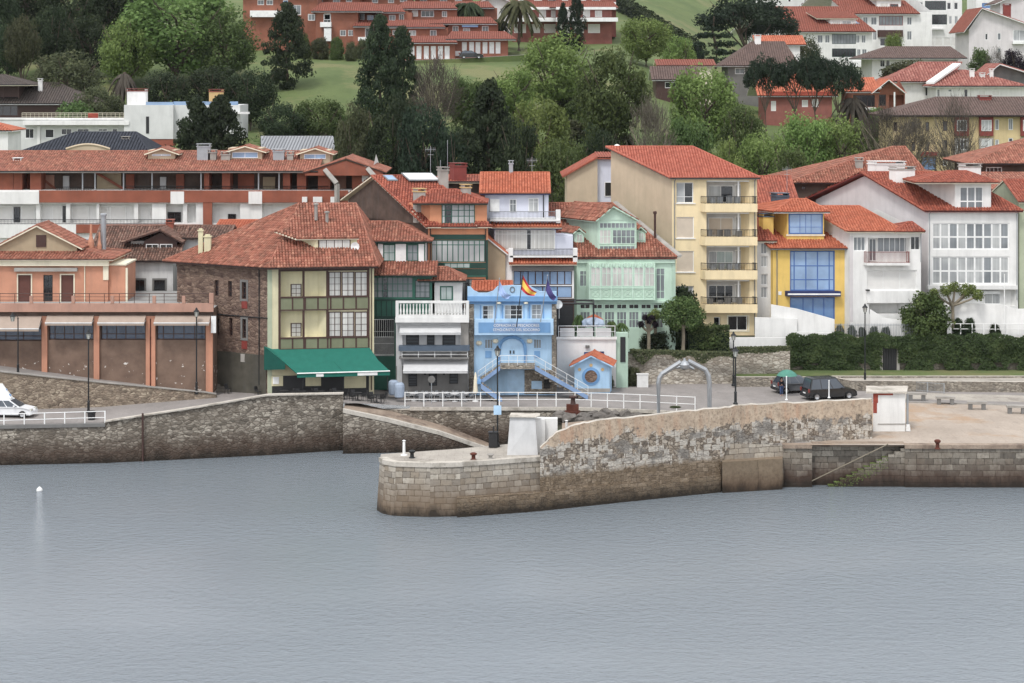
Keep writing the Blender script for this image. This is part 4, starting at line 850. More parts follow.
# ---- dark green gallery house
b=Bld('house','dark green gallery house with a white barred gate beside the tavern','house',370,432,212.5,depth=12,z0=3.9,wall='pgreen')
f=b.F
b.win((372.5,277,413,298),8,3,'pgreen','curtaindim',rec=.08,mw=.06,gmix=('glassdk',.25)); b.win((415,280,430,298),3,3,'pgreendk','curtaindim',rec=.08)
mb=MB(); f.pbox(mb,(370,299,432,301),-.08,0); f.pbox(mb,(370,316,432,318.5),-.08,0)
for k in range(9): px=371+k*5.2; f.pbox(mb,(px-.5,301,px+.5,316),-.05,0)
b.part(mb,'gallery_panel','pgreendk')
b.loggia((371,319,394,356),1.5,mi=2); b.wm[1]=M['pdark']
b.rail(371,394,319.5,355.5,-.02,'pwhite',.2,name='barred_gate',mids=2)
b.rail(371,394,337,356,-.05,'pwhite',.1,name='barred_gate')
b.shed((368,437,275.5),261.5,-.7,2.6,'tile_old',2,gut=True,trim='pgreendk')
up=MB(); f.pbox(up,(372,241,426,263),2.6,11); us=b.part(up,'upper_storey','oldwhite')
b.slab('window_frame',(376.5,243,425,262),2.52,2.59,'pgreen',us)
for x0,x1,m in ((378,383,'pwhite'),(395.5,406,'pwhite'),(418.5,424,'pwhite')): b.slab('shutter',(x0,244,x1,261.5),2.42,2.51,m,us)
b.win((383.5,244.5,395,261),2,2,'pgreen','curtaingreen',rec=0,d=2.5,par=us); b.win((407,244.5,418,261),2,2,'pgreen','curtaindim',rec=0,d=2.5,par=us)
b.hip((368,432,241.5),(362,398,222),2.0,11.5,6.5,'tile_old',2,trim='pgreendk')
b.shell(f.z(276,400))
# ---- white restaurant
b=Bld('restaurant','narrow white restaurant with a balustraded top terrace and two grey awnings','restaurant',396,468.5,210,depth=11,z0=3.7,wall='greywhite',wall2='tan')
f=b.F
b.loggia((402.5,333,460,347),.35)
for x0,x1 in ((406,419),(427,434.5),(442.5,455.5)): b.win((x0,333.5,x1,346.5),1,4,'pdark','louvre',rec=0,d=.345,mw=.09)
b.awning((400,325,461,0),.9,.55,'awngrey')
b.slab('cornice',(395.3,317.5,469,322.5),-.75,-.01,'white'); mb=MB(); f.pbox(mb,(395.6,301,398.6,317.4),-.72,-.4); f.pbox(mb,(466,301,469,317.4),-.72,-.4); f.pbox(mb,(398.7,301,465.9,303.2),-.7,-.42); f.pbox(mb,(398.7,315,465.9,317.4),-.7,-.42); f.pbox(mb,(430.5,303.3,432.5,315),-.68,-.44)
for k in range(21):
    px=400.7+k*3.2
    if abs(px-431.5)<1.6: continue
    z0,z1=f.z(315,px,-.56),f.z(303.2,px,-.56); h=z1-z0; mb.lathe(f.q(f.u(px,-.56),-.56,z0),[(.06,0),(.1,h*.3),(.05,h*.65),(.08,h*.95)],6)
b.part(mb,'balustrade','white')
mb=MB(); zf=f.z(317,430,-.7)-.05; mb.face([f.q(0,-.5,zf),f.q(f.w,-.5,zf),f.q(f.w,11,zf),f.q(0,11,zf)]); b.part(mb,'terrace_floor','deck')
bx=MB(); f.pbox(bx,(434.5,280.5,462,318),3,7); tu=b.part(bx,'stair_turret','white'); b.win((440,286,453,300.5),2,1,'pgreen','curtaingreen',rec=0,d=3,par=tu,fw=.12)
b.hip((418,465,281),(437,447,267.5),2.4,7.6,5,'tile_old',2,trim='pgreendk')
b.slab('balcony',(398.5,346.3,469.5,351),-1.15,.0,'pslate'); b.rail(402,467.5,351.3,357.6,-1.0,'pwhite',0,mids=1,name='balcony_rail')
b.slab('balcony_floor',(399,357.4,469,359),-1.1,-.0,'grey')
b.loggia((401,351.2,467,357.2),.5); 
b.awning((404,359.6,468,0),1.7,.8,'awngrey')
for x0,y0,x1,y1 in ((408.5,373,417,386),(429,373,437,385.5),(449.5,368,458,383.5)): b.win((x0,y0,x1,y1),1,5,'pdark','louvre',rec=0,d=-.035,mw=.1)
b.slab('plinth',(396.2,366,468.4,394),-.03,.0,'grey')
b.slab('corner_pillar',(397,351,402,392),-.06,-.031,'greywhite'); b.slab('side_wall_strip',(460.5,318,468.6,366),-.05,-.002,'concrete')
for px in (412,425,436,444,455): b.slab('hanging_pot',(px-1,372,px+1,375),-.2,-.06,'pdark')
b.shell(zf)
# ---- blue fishermen's hall
b=Bld('fishermens_hall','pale blue fishermen hall with lettered balcony, arched door and outside stairs','building',469,556.5,211,depth=11,z0=3.6,wall='blue')
f=b.F
for x0,x1,y0 in ((482.5,493.5,305.5),(504.5,522.5,305),(531.5,541.5,304.5)):
    b.win((x0,y0,x1,320),2 if x1-x0<12 else 3,3,'pwhite','glassdk',rec=.2,trim='pltblue',tw=.1,gmix=('curtain',.35))
    mb=MB(); a=(x0-2.6,y0-2,x1+2.6,320); f.pbox(mb,(a[0],a[1]+2,x0-1.3,a[3]),-.05,0); f.pbox(mb,(x1+1.3,a[1]+2,a[2],a[3]),-.05,0); f.pbox(mb,(x0-1,a[1]-1,x1+1,y0-1.4),-.05,0)
    b.part(mb,'window_surround','midblue')
b.slab('cornice',(467.5,296.5,557.5,301.5),-.45,-.01,'midblue'); b.slab('cornice_band',(467,302,557,304),-.12,-.02,'midblue')
mb=MB(); prof=[(467.5,296.3),(467.5,286.5),(470.5,286.8),(474,290.5),(479,293),(487,293),(493,291),(497.5,286.3),(512,285.2),(530,286),(535,289),(540,291.5),(556.5,291.5),(556.5,296.3)]
pf=[f.Q(x,y,-.3) for x,y in prof]; pb=[p+Vector((0,.35,0)) for p in pf]
for k in range(1,len(prof)-2):
    x0,x1=prof[k][0],prof[k+1][0]
    if x1-x0<.1: continue
    lo0,lo1=f.Q(x0,296.3,-.3),f.Q(x1,296.3,-.3); mb.face([lo0,lo1,pf[k+1],pf[k]]); mb.face([pf[k],pf[k+1],pb[k+1],pb[k]]); mb.face([lo1+Vector((0,.35,0)),lo0+Vector((0,.35,0)),pb[k],pb[k+1]])
mb.face([pf[0],pf[1],pb[1],pb[0]]); mb.face([pf[-2],pf[-1],pb[-1],pb[-2]]); b.part(mb,'parapet','blue')
mb=MB(); c=f.Q(512.3,289.5,-.34); mb.tube([c+Vector((.22*math.cos(a*.6283),0,.26*math.sin(a*.6283))) for a in range(11)],.05,5); b.part(mb,'emblem_ring','pgrey')
mb=MB(); f.pbox(mb,(474.5,319.6,553.5,335),-.95,0.0); bal=b.part(mb,'balcony','pltblue'); b.slab('balcony_panel',(478.5,322.5,550.5,332.8),-.985,-.955,'midblue',bal)
b.slab('sign_panel',(494,322.8,539,332.6),-1.0,-.987,'pgreyblue',bal)
b.text('COFRADIA DE PESCADORES',516.5,325.6,.345,-1.015,'pwhite',par=bal); b.text('STMO.CRISTO DEL SOCORRO',516.5,329.9,.335,-1.015,'pwhite',par=bal)
for px in (499,526): 
    mb=MB(); mb.lathe(f.Q(px,304,-.25),[(.05,0),(.22,.03),(.22,.16),(.1,.22)],10); b.part(mb,'lamp_shade','pcream')
    b.slab('pilaster',(px-1.6,305,px+1.6,320),-.1,0,'blue')
# arched door
u0,u1,z0,z1=f.R((499.5,337,525,366)); mb=MB(); n=10; um=(u0+u1)/2; rx=(u1-u0)/2; zs_=z1-1.0
arc=[f.q(um-rx*math.cos(math.pi*k/n),-.06,zs_+1.0*math.sin(math.pi*k/n)) for k in range(n+1)]
mb.face([f.q(u0,-.06,z0),f.q(u1,-.06,z0)]+arc[::-1],0)
for k in range(11): uu=u0+(u1-u0)*k/10; f.box(mb,uu-.02,uu+.02,-.08,-.061,z0,zs_+.2,0)
mb.tube([f.q(u0,-.08,z0)]+[p+Vector((0,-.02,0)) for p in arc]+[f.q(u1,-.08,z0)],.16,5,1); f.box(mb,um-.25,um-.12,-.14,-.08,z0+1.2,z0+1.5,2); f.box(mb,um+.08,um+.2,-.14,-.08,z0+1.2,z0+1.5,2); b.part(mb,'arched_door',['pltblue','midblue','pdark'])
for x0,x1 in ((484.5,493),(533.5,541.5)):
    b.win((x0,339,x1,348.8),3,1,'pltblue','curtaindim',rec=.12); b.slab('wall_panel',(x0+.8,351,x1-1.5,357.8),-.04,0,'midblue')
mb=MB()
for px,py in ((479,343),(495.5,341),(529.5,341)): c=f.Q(px,py,-.05); mb.lathe(c-Vector((0,0,.2)),[(.18,0),(.28,.12),(.28,.28),(.18,.4)],8)
b.part(mb,'plaque','creamtrim')
for x0,x1 in ((469,474),(551.8,556.5)): b.slab('corner_stones',(x0,302,x1,394),-.07,0,'stonewall')
b.slab('plinth',(524.5,370,556.6,394),-.05,0,'stonewall'); b.door((507.5,371,524,394),'pltblue',.1); b.slab('wall_panel',(531.5,381,542,389),-.1,-.05,'pltblue'); b.win((543.5,377,550,388.5),1,1,'pdark','glassdk',rec=0,d=-.05)
# landing and stairs
mb=MB(); f.pbox(mb,(500,365.5,535,369),-2.0,0.02,0); lz=f.z(369,517,-2.0); u_r0=f.u(534.8,-2); u_l0=f.u(500.2,-2)
n=11; ur=f.u(588,-2); ul=f.u(478,-2); h=lz+.35-3.6
for k in range(n):
    z=lz+.3-(k+1)*h/(n+1)
    a=u_r0+(ur-u_r0)*k/n; c=u_r0+(ur-u_r0)*(k+1)/n; f.box(mb,a,c,-1.9,-.1,z-.5,z,0);
    zz=lz+.3-(k+1)*h*.48/(n+1)
    a=u_l0+(ul-u_l0)*(k+1)/n; c=u_l0+(ul-u_l0)*k/n; f.box(mb,a,c,-1.9,-.1,zz-.4,zz,0); 
    if k<8: zz=lz+.3-h*.5-(k+1)*h*.5/8; a=ul+.3+k*.24; f.box(mb,a,a+.24,-3.4,-2.1,zz-.4,zz+.2,0); 

def stringer(A,B,h0=.42):
    o=Vector((0,.1,0)); hh=Vector((0,0,h0)); mb.hexa([A-hh,B-hh,B-hh+o,A-hh+o,A,B,B+o,A+o],1)
stringer(f.q(u_r0,-2.02,lz+.3),f.q(ur,-2.02,3.85)); stringer(f.q(ul,-2.02,lz+.3-h*.5),f.q(u_l0,-2.02,lz+.3)); stringer(f.q(ul+.3,-3.52,lz+.4-h*.5),f.q(ul+2.3,-3.52,3.8),.5)
b.part(mb,'outside_stairs',['stonewall','pgreyblue'])
mb=MB()
def srail(A,B,n):
    up=Vector((0,0,.95))
    mb.tube([A+up,B+up],.022,4); mb.tube([A+up*.5,B+up*.5],.014,4)
    for k in range(n+1): p=A.lerp(B,k/n); mb.tube([p,p+up],.022,4)
zl=lz+.32; srail(f.q(u_l0,-1.95,zl),f.q(u_r0,-1.95,zl),4); srail(f.q(u_r0,-1.95,zl),f.q(ur,-1.95,3.8),5); srail(f.q(u_l0,-1.95,zl),f.q(ul,-1.95,zl-h*.48),3); b.part(mb,'stair_railing','pwhite')
mb=MB(); f.pbox(mb,(475.5,381.5,481,384),-3.5,-.1); b.part(mb,'stair_landing','midblue')
b.gab((472,512,291.5),281.5,1.4,5.5,'tile_new',2)
b.shell(f.z(296.5,512))
for i,(x0,y0,x1,y1,lab,cols,tip) in enumerate(((494.5,323,499.5,279,'pale blue flag hanging from a pole, leftmost on the blue hall',('flagpale','flagpale','flagpale'),(511,295)),(516.5,327,523,273,'red and yellow striped flag on the tall middle pole of the blue hall',('flagred','flagyellow','flagred'),(537,292)),(540.5,322,547.5,276,'dark purple flag on a pole, rightmost on the blue hall',('flagpurple','flagpurple','flagpurple'),(556.5,297)))):
    Y=208.6; a,c=P(x0,y0,Y),P(x1,y1,Y-.7); r=empty('flag',tuple(a),lab,'flag','flags on the blue hall balcony')
    mb=MB(); mb.tube([a,c],[.05,.03],6); mb.lathe(c,[(.03,0),(.07,.05),(.03,.12)],6); mb.build('pole','pdark' if i==1 else 'galv',r)
    mb=MB(); nn=8; s0=c.lerp(a,.03); s1=c.lerp(a,.30); t=P(tip[0],tip[1],Y-.9)
    for k in range(nn):
        for j in range(3):
            def g(u,v):
                p=s0.lerp(s1,v); e=t.lerp(t+Vector((-.25,0,-.35)),v); x=p.lerp(e,u); x.y+=.12*math.sin(u*7+v*3); x.z-=.35*math.sin(u*3.14)*(1-.3*v); return x
            w=[0,.26,.74,1]; mb.face([g(k/nn,w[j]),g((k+1)/nn,w[j]),g((k+1)/nn,w[j+1]),g(k/nn,w[j+1])],j)
    mb.build('cloth',list(cols),r)
# ---- white annex with roof deck
b=Bld('annex','low white annex with blue doors and a railed roof deck','building',557,616,216.5,depth=6,z0=3.6,wall='whitedirty')
f=b.F
b.door((584,352,592.5,372),'pblue',.12); b.slab('shutter',(597.5,351.5,604,366),-.05,0,'pnavy'); b.slab('wall_lamp',(585.5,345.5,589.5,348),-.2,0,'grey')
b.slab('deck_edge',(556.5,337,617,339.5),-.2,0,'white'); rr=b.rail(558.5,615,326,337,-.1,'pwhite',0,mids=1)
mb=MB()
for x0,x1 in ((560,574.5),(577,593),(595.5,611)): f.pbox(mb,(x0,328,x1,336.5),-.08,-.05)
b.part(mb,'deck_screen','awngrey')
mb=MB(); f.pbox(mb,(616.2,333,628,392),.3,4); f.pbox(mb,(620.3,337,625.5,362),.22,.29,1); b.part(mb,'rear_wing',['mintwall','pdark']); b.shell(f.z(338,590))
root=empty('pergola',tuple(P(575,325,217.5)),'dark metal pergola frame over the roof deck of the white annex','pergola')
mb=MB()
for px,Y in ((557.5,217),(593.5,217),(593.5,220),(557.5,220)): mb.tube([P(px,336,Y),Vector((gx(px,Y),Y,gz(303.5,217)))],.09,4)
z=gz(303.5,217)
for a,c in (((557,217),(594,217)),((557,220),(594,220)),((557.5,217),(557.5,220)),((593.5,217),(593.5,220)),((575,217),(575,220))): mb.tube([Vector((*XY(*a),z)),Vector((*XY(*c),z))],.1,4)
mb.build('frame','pdark',root)
# ---- mint green house
b=Bld('house','mint green house with a glazed gallery and a tall pedimented dormer','house',577,675,222,depth=20,bk=SK,z0=3.6,wall='mint')
f=b.F
ze,zr,sl=b.gab((573,677,257.5),203.5,-.5,11.6,'tile_old',2,trim='pred')
b.slab('cornice',(577,259.5,675,263),-.3,0,'mint')
b.win((579.5,270.5,588.5,286.5),2,[.72],'pmint','curtaindim',rec=.06); b.win((656,268,665,299),2,[.25,.78],'pmint','curtaindim',rec=.06)
mb=MB(); f.pbox(mb,(589.5,263.3,655.3,300.5),-.7,0); g=b.part(mb,'gallery','mint')
for k in range(6): x0=590.3+k*10.8; b.win((x0,267,x0+10.2,286.5),2,[.68],'pmint','curtainwarm',rec=0,d=-.7,par=g); 
mb=MB()
for k in range(7): px=589.8+k*10.8; f.pbox(mb,(px-.5,264,px+.5,300),-.78,-.7)
for y in (287.5,299): f.pbox(mb,(589.5,y,655.3,y+1),-.8,-.7)
for k in range(6):
    c=f.Q(595.4+k*10.8,293.5,-.74); mb.tube([c+Vector((.38*math.cos(a*.5236),0,.38*math.sin(a*.5236))) for a in range(13)],.025,4); mb.tube([c+Vector((-.45,0,.45)),c+Vector((.45,0,-.45))],.02,4); mb.tube([c+Vector((.45,0,.45)),c+Vector((-.45,0,-.45))],.02,4)
for k in range(12):
    px=592.5+k*5.4; f.pbox(mb,(px-.5,263.4,px+.5,266.8),-.95,-.7)
b.part(mb,'gallery_ribs','pmint',g)
b.slab('string_course',(577,301,675,303),-.2,0,'mint')
for k in range(7):
    x0=580+k*12.2; b.win((x0,304,x0+10.5,309),2,1,'pmint','glassdk',rec=.08); b.win((x0,311.5,x0+10.5,328),3,2,'pmint','curtaindim',rec=.08)
mb=MB(); f.pbox(mb,(672,259,675.6,346),-.06,0); b.part(mb,'corner_strip','mintwall')
# main dormer
d0=1.2
dm=dormer(b,(597.5,220,636.5,253.5),d0,'mint',6); b.slab('dormer_base',(595,252,639,256.5),d0-.5,d0,'mint',dm)
b.win((599,222.5,635,228.5),9,1,'pmint','curtaindim',rec=0,d=d0,par=dm); b.win((599,229.5,611,244),3,2,'pmint','curtainwarm',rec=0,d=d0,par=dm); b.win((612,229.5,635,244),5,2,'pmint','curtaindim',rec=0,d=d0,par=dm); b.win((599,245.5,635,250.5),8,1,'pmint','curtaindim',rec=0,d=d0,par=dm)
mb=MB(); mb.face([f.Q(597,220,d0-.05),f.Q(637,220,d0-.05),f.Q(614,207.5,d0-.05)]); b.part(mb,'pediment','mint',dm)
q=f.Q; A0,A1,AP=q(595.5,221,d0-.6),q(638.5,220,d0-.6),q(613.5,206,d0-.6); bk=Vector((b.bk.x,b.bk.y,0))*7.5
b.roof([[A0+bk,A0,AP,AP+bk],[A1,A1+bk,AP+bk,AP]],'tile_old',2,[(AP,AP+bk)],'mint',dm)
for a in ((574.5,232,584,243),(636.5,230.5,645.5,241)):
    dd=dormer(b,a,2.6,'mint',2); b.win((a[0]+1.5,a[1]+2,a[2]-1.5,a[3]-.8),2,1,'pmint','curtainwarm',rec=0,d=2.6,par=dd); b.gabf((a[0]-1.2,a[2]+1.2,a[1]+1),(a[0]+a[2])/2,a[1]-4,2.3,5.2,'tile_old',2,par=dd,trim='mint')
mb=MB(); p=P(655,243,225); mb.tube([p-Vector((0,0,1.)),P(655,214,225)],.12,8); mb.lathe(P(655,214,225),[(.18,0),(.2,.25),(.05,.3)],8); b.part(mb,'flue','pbrown')
mb=MB(); e1=f.q(f.u(677,-.5),-.5,ze); e2=e1+Vector((b.bk.x,b.bk.y,0))*12.1; e2.z=zr; o=Vector((.1,0,.12)); mb.hexa([e1,e1+Vector((.35,0,0)),e2+Vector((.35,0,0)),e2,e1+o*2,e1+Vector((.35,0,0))+o*2,e2+Vector((.35,0,0))+o*2,e2+o*2]); b.part(mb,'verge','concrete')
b.shell(ze+.35,('side',11.6,zr-.3))
# ---- orange and green mirador house
b=Bld('house','tall orange house with stacked dark green glazed galleries and a weathered gable','house',428,488,218,depth=18,bk=SK,z0=4,wall='orange',wall2='brownwall')
f=b.F
ze,zr,sl=b.gab((426,488,227),176,-.5,11.6,'tile_red',2,d1=19)
b.win((431.5,240,485,262),10,[.78],'pgreen','curtain',rec=.05,mw=.07); b.win((431.5,240,485,262),[.5],[.33],'pgreen','glassdk',rec=0,d=-.01) if 0 else None
b.slab('gallery_panel',(430,262.5,486,268.5),-.06,0,'pgreendk'); b.win((444,262.8,470,268.2),4,1,'pgreen','curtaingreen',rec=0,d=-.06)
b.slab('gallery_panel',(430,269,486,276),-.04,0,'pgreendk'); b.slab('gallery_panel',(430,234.5,486,239.7),-.05,0,'pgreendk'); b.slab('gallery_sill',(430,275.5,486,277),-.12,0,'pgreen')
b.win((455,279,485,301),[.18,.38,.5,.7],[.8],'pdark','curtain',rec=.2,gmix=('glassdk',.5))
d0=.15; dm=dormer(b,(430,205,487,235),d0,'orange',8,'upper_storey')
b.win((441.5,204.5,474.5,233.5),[.1,.3,.5,.68,.84],[.24,.36,.6,.8],'pgreen','curtain',rec=0,d=d0,par=dm,mw=.07,gmix=('glassdk',.22))
G=Face((b.F.A.x,b.F.A.y),tuple(b.F.A+b.F.d*b.F.w)); b.hip((413,487.5,203.5),(432,456,190),d0-.7,9,4.2,'tile_red',2,trim='pgreendk',par=dm,f=G)
for x0,x1 in ((428,441),(478,492)): b.shed((x0,x1,226.5),209,-.7,3,'tile_red',2)
b.pipe(430.5,228,300,-.1,'pdark'); b.pipe(485.5,228,262,-.1,'pdark')
b.slab('corner_trim',(486,240,488,300),-.06,0,'pgreendk')
b.skylight((388,176.5,398,181),10,sl); b.skylight((409,174.5,440,181),9.5,sl,mat='pwhite')
b.chim((417,191,425.5,213),2.,'concrete','tan'); b.chim((441,169.5,448.5,186),9.,'concrete','concrete'); G=Face((b.F.A.x,b.F.A.y),tuple(b.F.A+b.F.d*b.F.w)); b.slab('rear_wing',(434,180,487,236),12,18,'brownwall',f=G); b.hip((430,491,182),(444,480,175.5),11.4,18.4,14.5,'tile_red',1,f=G); b.chim((454,165.5,466.5,176),13.5,'pred','pred',dp=1.0,down=.8); b.chim((464,187,471,194),3.,'concrete','tan')
b.antenna(430.5,146,174,10.8); b.antenna(440.5,160,183,9.5,yagi=False); b.antenna(447.5,140,168,11,yagi=False)
mb=MB(); f.grid(mb,b.z0,b.zw,0); b.L.grid(mb,b.z0,b.zw,1); b.Rt.grid(mb,b.z0,b.zw,1); b.Bk.grid(mb,b.z0,ze-1,1); q=f.q
zb=zr-(zr-ze)*(18-11.6)/12.1
for u in (0,f.w): mb.face([q(u,18,zb-.3),q(u,18,ze-.3),q(u,0,b.zw-.01),q(u,11.6,zr-.2)],1)
b.part(mb,'wall',['orange','brownwall'])
# ---- stepped white-blue house
b=Bld('house','white and pale blue house stepping back in balconied tiers under orange tiles','house',512,574,220,depth=14,z0=3.6,wall='white',wall2='paleblue')
f=b.F
b.win((513.5,271,572,285),8,1,'pbrown','glasssky',rec=.15,mw=.1); b.win((513.5,286,572,298),4,1,'pbrown','glasssky',rec=.15,mw=.1)
b.slab('awning_box',(512,264.5,574,270.5),-.5,0,'grey'); b.slab('ground_floor',(512,298.5,574,345),-.03,0,'pbrown'); b.door((556,305,573,326),'pdark',0,d=-.03)
b.shed((509,577,264),257.5,-.9,.4,'tile_new',2); b.slab('balcony_floor',(510,255.8,577,257.5),-.8,.4,'white'); b.rail(512,573,249,256,-.6,'pdark',.13,side=.6)
for px in (510.5,575): b.slab('balcony_pillar',(px-2,248.5,px+2.5,262),-.8,0,'white')
mb=MB(); u0,u1=f.u(494,1.6),f.u(556,1.6); f.box(mb,u0,u1,1.6,13,8,f.z(221,520,1.6)); f.pbox(mb,(556,236,573,262),1.7,13,0); md=b.part(mb,'middle_storey','paleblue')
b.win((495,229.5,555,250),[.06,.12,.2,.28,.36,.45,.53,.6,.66,.73,.82,.9],[.78],'pwhite','curtainwarm',rec=0,d=1.6,par=md,gmix=('glassdk',.3))
b.shed((491,562,227),221.3,.8,2.2,'tile_new',2); b.slab('tier_trim',(490,227.5,562,229.5),1.0,1.59,'pnavy'); b.slab('balcony_floor',(490,219.7,560,221.2),.9,4.4,'white'); b.rail(489,556,211.5,219.7,1.2,'pgrey',.13,side=2.5); b.slab('balcony_pillar',(556,210,560.5,223),1.0,1.6,'white')
b.slab('tile_cap',(493,252,512,255),.6,1.5,'tile_new')
mb=MB(); u0,u1=f.u(485,4.4),f.u(548.5,4.4); f.box(mb,u0,u1,4.4,13,9,f.z(192,520,4.4)); tp=b.part(mb,'top_storey','paleblue')
b.slab('shutter',(490,199,499.5,212),4.3,4.39,'pwhite',tp); b.win((509.5,199,516.5,212),2,[.6],'pwhite','curtaindim',rec=0,d=4.4,par=tp); b.win((528.5,198,538.5,212),2,[.72],'pwhite','curtain',rec=0,d=4.4,par=tp)
ze,zr,sl=b.gab((480,550,193.5),173,3.8,9.5,'tile_new',2,trim='pnavy'); b.pipe(543.5,194,218,4.3,'pdark')
bk=Vector((b.bk.x,b.bk.y,0))
mb=MB(); q=f.q; mb.face([q(u0-.01,13,9),q(u0-.01,4.4,9),q(u0-.01,4.4,ze),q(u0-.01,9.5,zr-.2),q(u0-.01,13,ze+1)]); b.part(mb,'gable','concrete',tp)
b.antenna(532,157,175,9.5); b.chim((509,163,513,174),9.3,'galv','galv',dp=.3); 
mb=MB(); A=[P(487,252,219.5),P(505.5,252,219.5)]; zb=5; lo=[Vector((p.x,p.y,zb)) for p in A]; hi=[P(487,238,219.5),P(505.5,254,219.5)]; bk=Vector((0,4,0)); mb.hexa([lo[0],lo[1],lo[1]+bk,lo[0]+bk,hi[0],hi[1],hi[1]+bk,hi[0]+bk]); sd=b.part(mb,'side_wing','taupe')
h0,h1=P(484.5,235.5,219.3),P(508,254.3,219.3); b.roof([[h1,h1+bk*1.1,h0+bk*1.1,h0]],'tile_new',1,(),'white',sd)
b.slab('side_pillar',(505.7,250,512,300),-.2,.3,'white')
b.shell(f.z(264,540))
# ---- pale yellow apartment block
b=Bld('apartment_block','pale yellow apartment block with four stacked balconies and a blank beige flank','apartment block',672,757,226,depth=11.6,bk=SK,z0=4,wall='yellowapt',wall2='concrete')
f=b.F
ze,zr,sl=b.gab((670,760.5,178),147,-.6,11.6,'tile_apt',2,trim='grey',d1=11.75)
b.win((676.5,182.5,694,203),2,[.3],'pwhite','glassdk',gmix=('curtain',.5),sill='white'); 
for y in (217,251): b.win((676.5,y,694,y+21),1,1,'pwhite','shutbeige',rec=.12,fw=.05,sill='white')
b.win((676.5,286,694,303),2,1,'pwhite','curtain',sill='white'); b.win((728,316,748,330.5),2,1,'pwhite','glassdk',trim='pcream'); b.win((714,317,720.5,326),1,1,'pwhite','glassdk')
for i,(y0,y1,s0,s1) in enumerate(((180.5,203.5,203.8,212),(212.6,236.5,237,245.5),(246,270,270.5,279.5),(280,304,304.5,313))):
    b.loggia((706.5,y0,749.5,y1),1.6,mi=3); b.balcony(705.2,757.5,s0-7.2,s0,s1,.9,'yellowapt','iron',.16)
    x=[(708,730),(731,748)]
    gm=('glassdk','shutbeige','curtaingreen','glassdk')[i]
    b.win((708,y0+5,733,y1-1),(2,2,3,3)[i],[.35] if i>1 else 1,'pwhite',gm,rec=0,d=1.59,gmix=('curtain',.4) if i!=1 else None); b.win((734.5,y0+4,741,y1),1,1,'pwhite','shutgrey',rec=0,d=1.59); b.slab('door_leaf',(742.5,y0+2,748.5,y1),1.45,1.58,'pbrown')
    mb=MB(); f.pbox(mb,(706.6,y0,749.4,y0+1.2),.05,.2); f.pbox(mb,(738,y0+1,739.2,y1),.1,.2); b.part(mb,'screen_post','pwhite')
    random.seed(i)
    for k in range(4): t=MB(); c=f.Q(711+k*9+random.uniform(-2,2),s0,-.1+.5*random.random()); t.box(c,.5,.4,.45+.4*random.random(),random.random()); b.part(t,'balcony_furniture',['pgrey','grey'][i%2])
b.pipe(674.6,180,334,-.1,'pgrey'); b.pipe(754.8,180,334,-.1,'pgrey')
mb=MB(); f.grid(mb,b.z0,b.zw,0); b.L.grid(mb,b.z0,b.zw,1); b.Rt.grid(mb,b.z0,b.zw,1); b.Bk.grid(mb,b.z0,ze,1); q=f.q
for u in (0,f.w): mb.face([q(u,11.6,b.zw),q(u,0,b.zw-.01),q(u,11.6,zr-.2)],1)
mb.face([q(0,11.6,ze),q(f.w,11.6,ze),q(f.w,11.6,zr-.2),q(0,11.6,zr-.2)],1)
b.part(mb,'wall',['yellowapt','beige','greywhite'])
mb=MB(); mb.lathe(P(617,158,239),[(.25,0),(.25,1.1),(.4,1.15),(.4,1.3),(.1,1.5)],8); b.part(mb,'vent_pipe','pwhite')
# block behind it on the left
b=Bld('house','beige house with a sloping roof edge and white recess behind the yellow block','house',567,619,246,depth=10,z0=8,wall='taupe',wall2='paleblue')
f=b.F; q=f.q; z1=f.z(175.5,567); z2=f.z(158,597)
mb=MB(); ua,ub=0,f.u(597.5); mb.face([q(ua,0,8),q(ub,0,8),q(ub,0,z2),q(ua,0,z1)]); mb.face([q(ua,10,8),q(ua,0,8),q(ua,0,z1),q(ua,10,z1)]); mb.face([q(ub,.6,8),q(f.w,.6,8),q(f.w,.6,z2),q(ub,.6,z2)],1); mb.face([q(ub,0,8),q(ub,.6,8),q(ub,.6,z2),q(ub,0,z2)],0); b.part(mb,'wall',['beige','paleblue'])
b.win((604.5,182,612.5,196.5),1,1,'pwhite','glassdk',rec=0,d=.6)
E=[q(-.5,-.4,z1-.1),q(ub,-.4,z2+.12),q(ub,10,z2+.12),q(-.5,10,z1-.1)]; b.roof([[E[3],E[0],E[1],E[2]]],'tile_red',1,(),'tile_red'); E=[q(ub,.1,z2),q(f.w,.1,z2),q(f.w,10,z2+.25),q(ub,10,z2+.25)]; b.roof([E],'tile_red',1,(),'tile_red')
# ---- narrow white house
b=Bld('house','narrow white house with stacked windows between yellow block and yellow house','house',755,774,228,depth=14,bk=(-3,10),z0=4,wall='white')
f=b.F
for y in (243,256,274,287): b.win((761,y,767.5,y+11),2,1,'pwhite','curtain'); 
ze,zr,sl=b.gab((755,777,241),196,-.5,10,'tile_red',2); b.shell(ze+.3,('side',10,zr-.3))
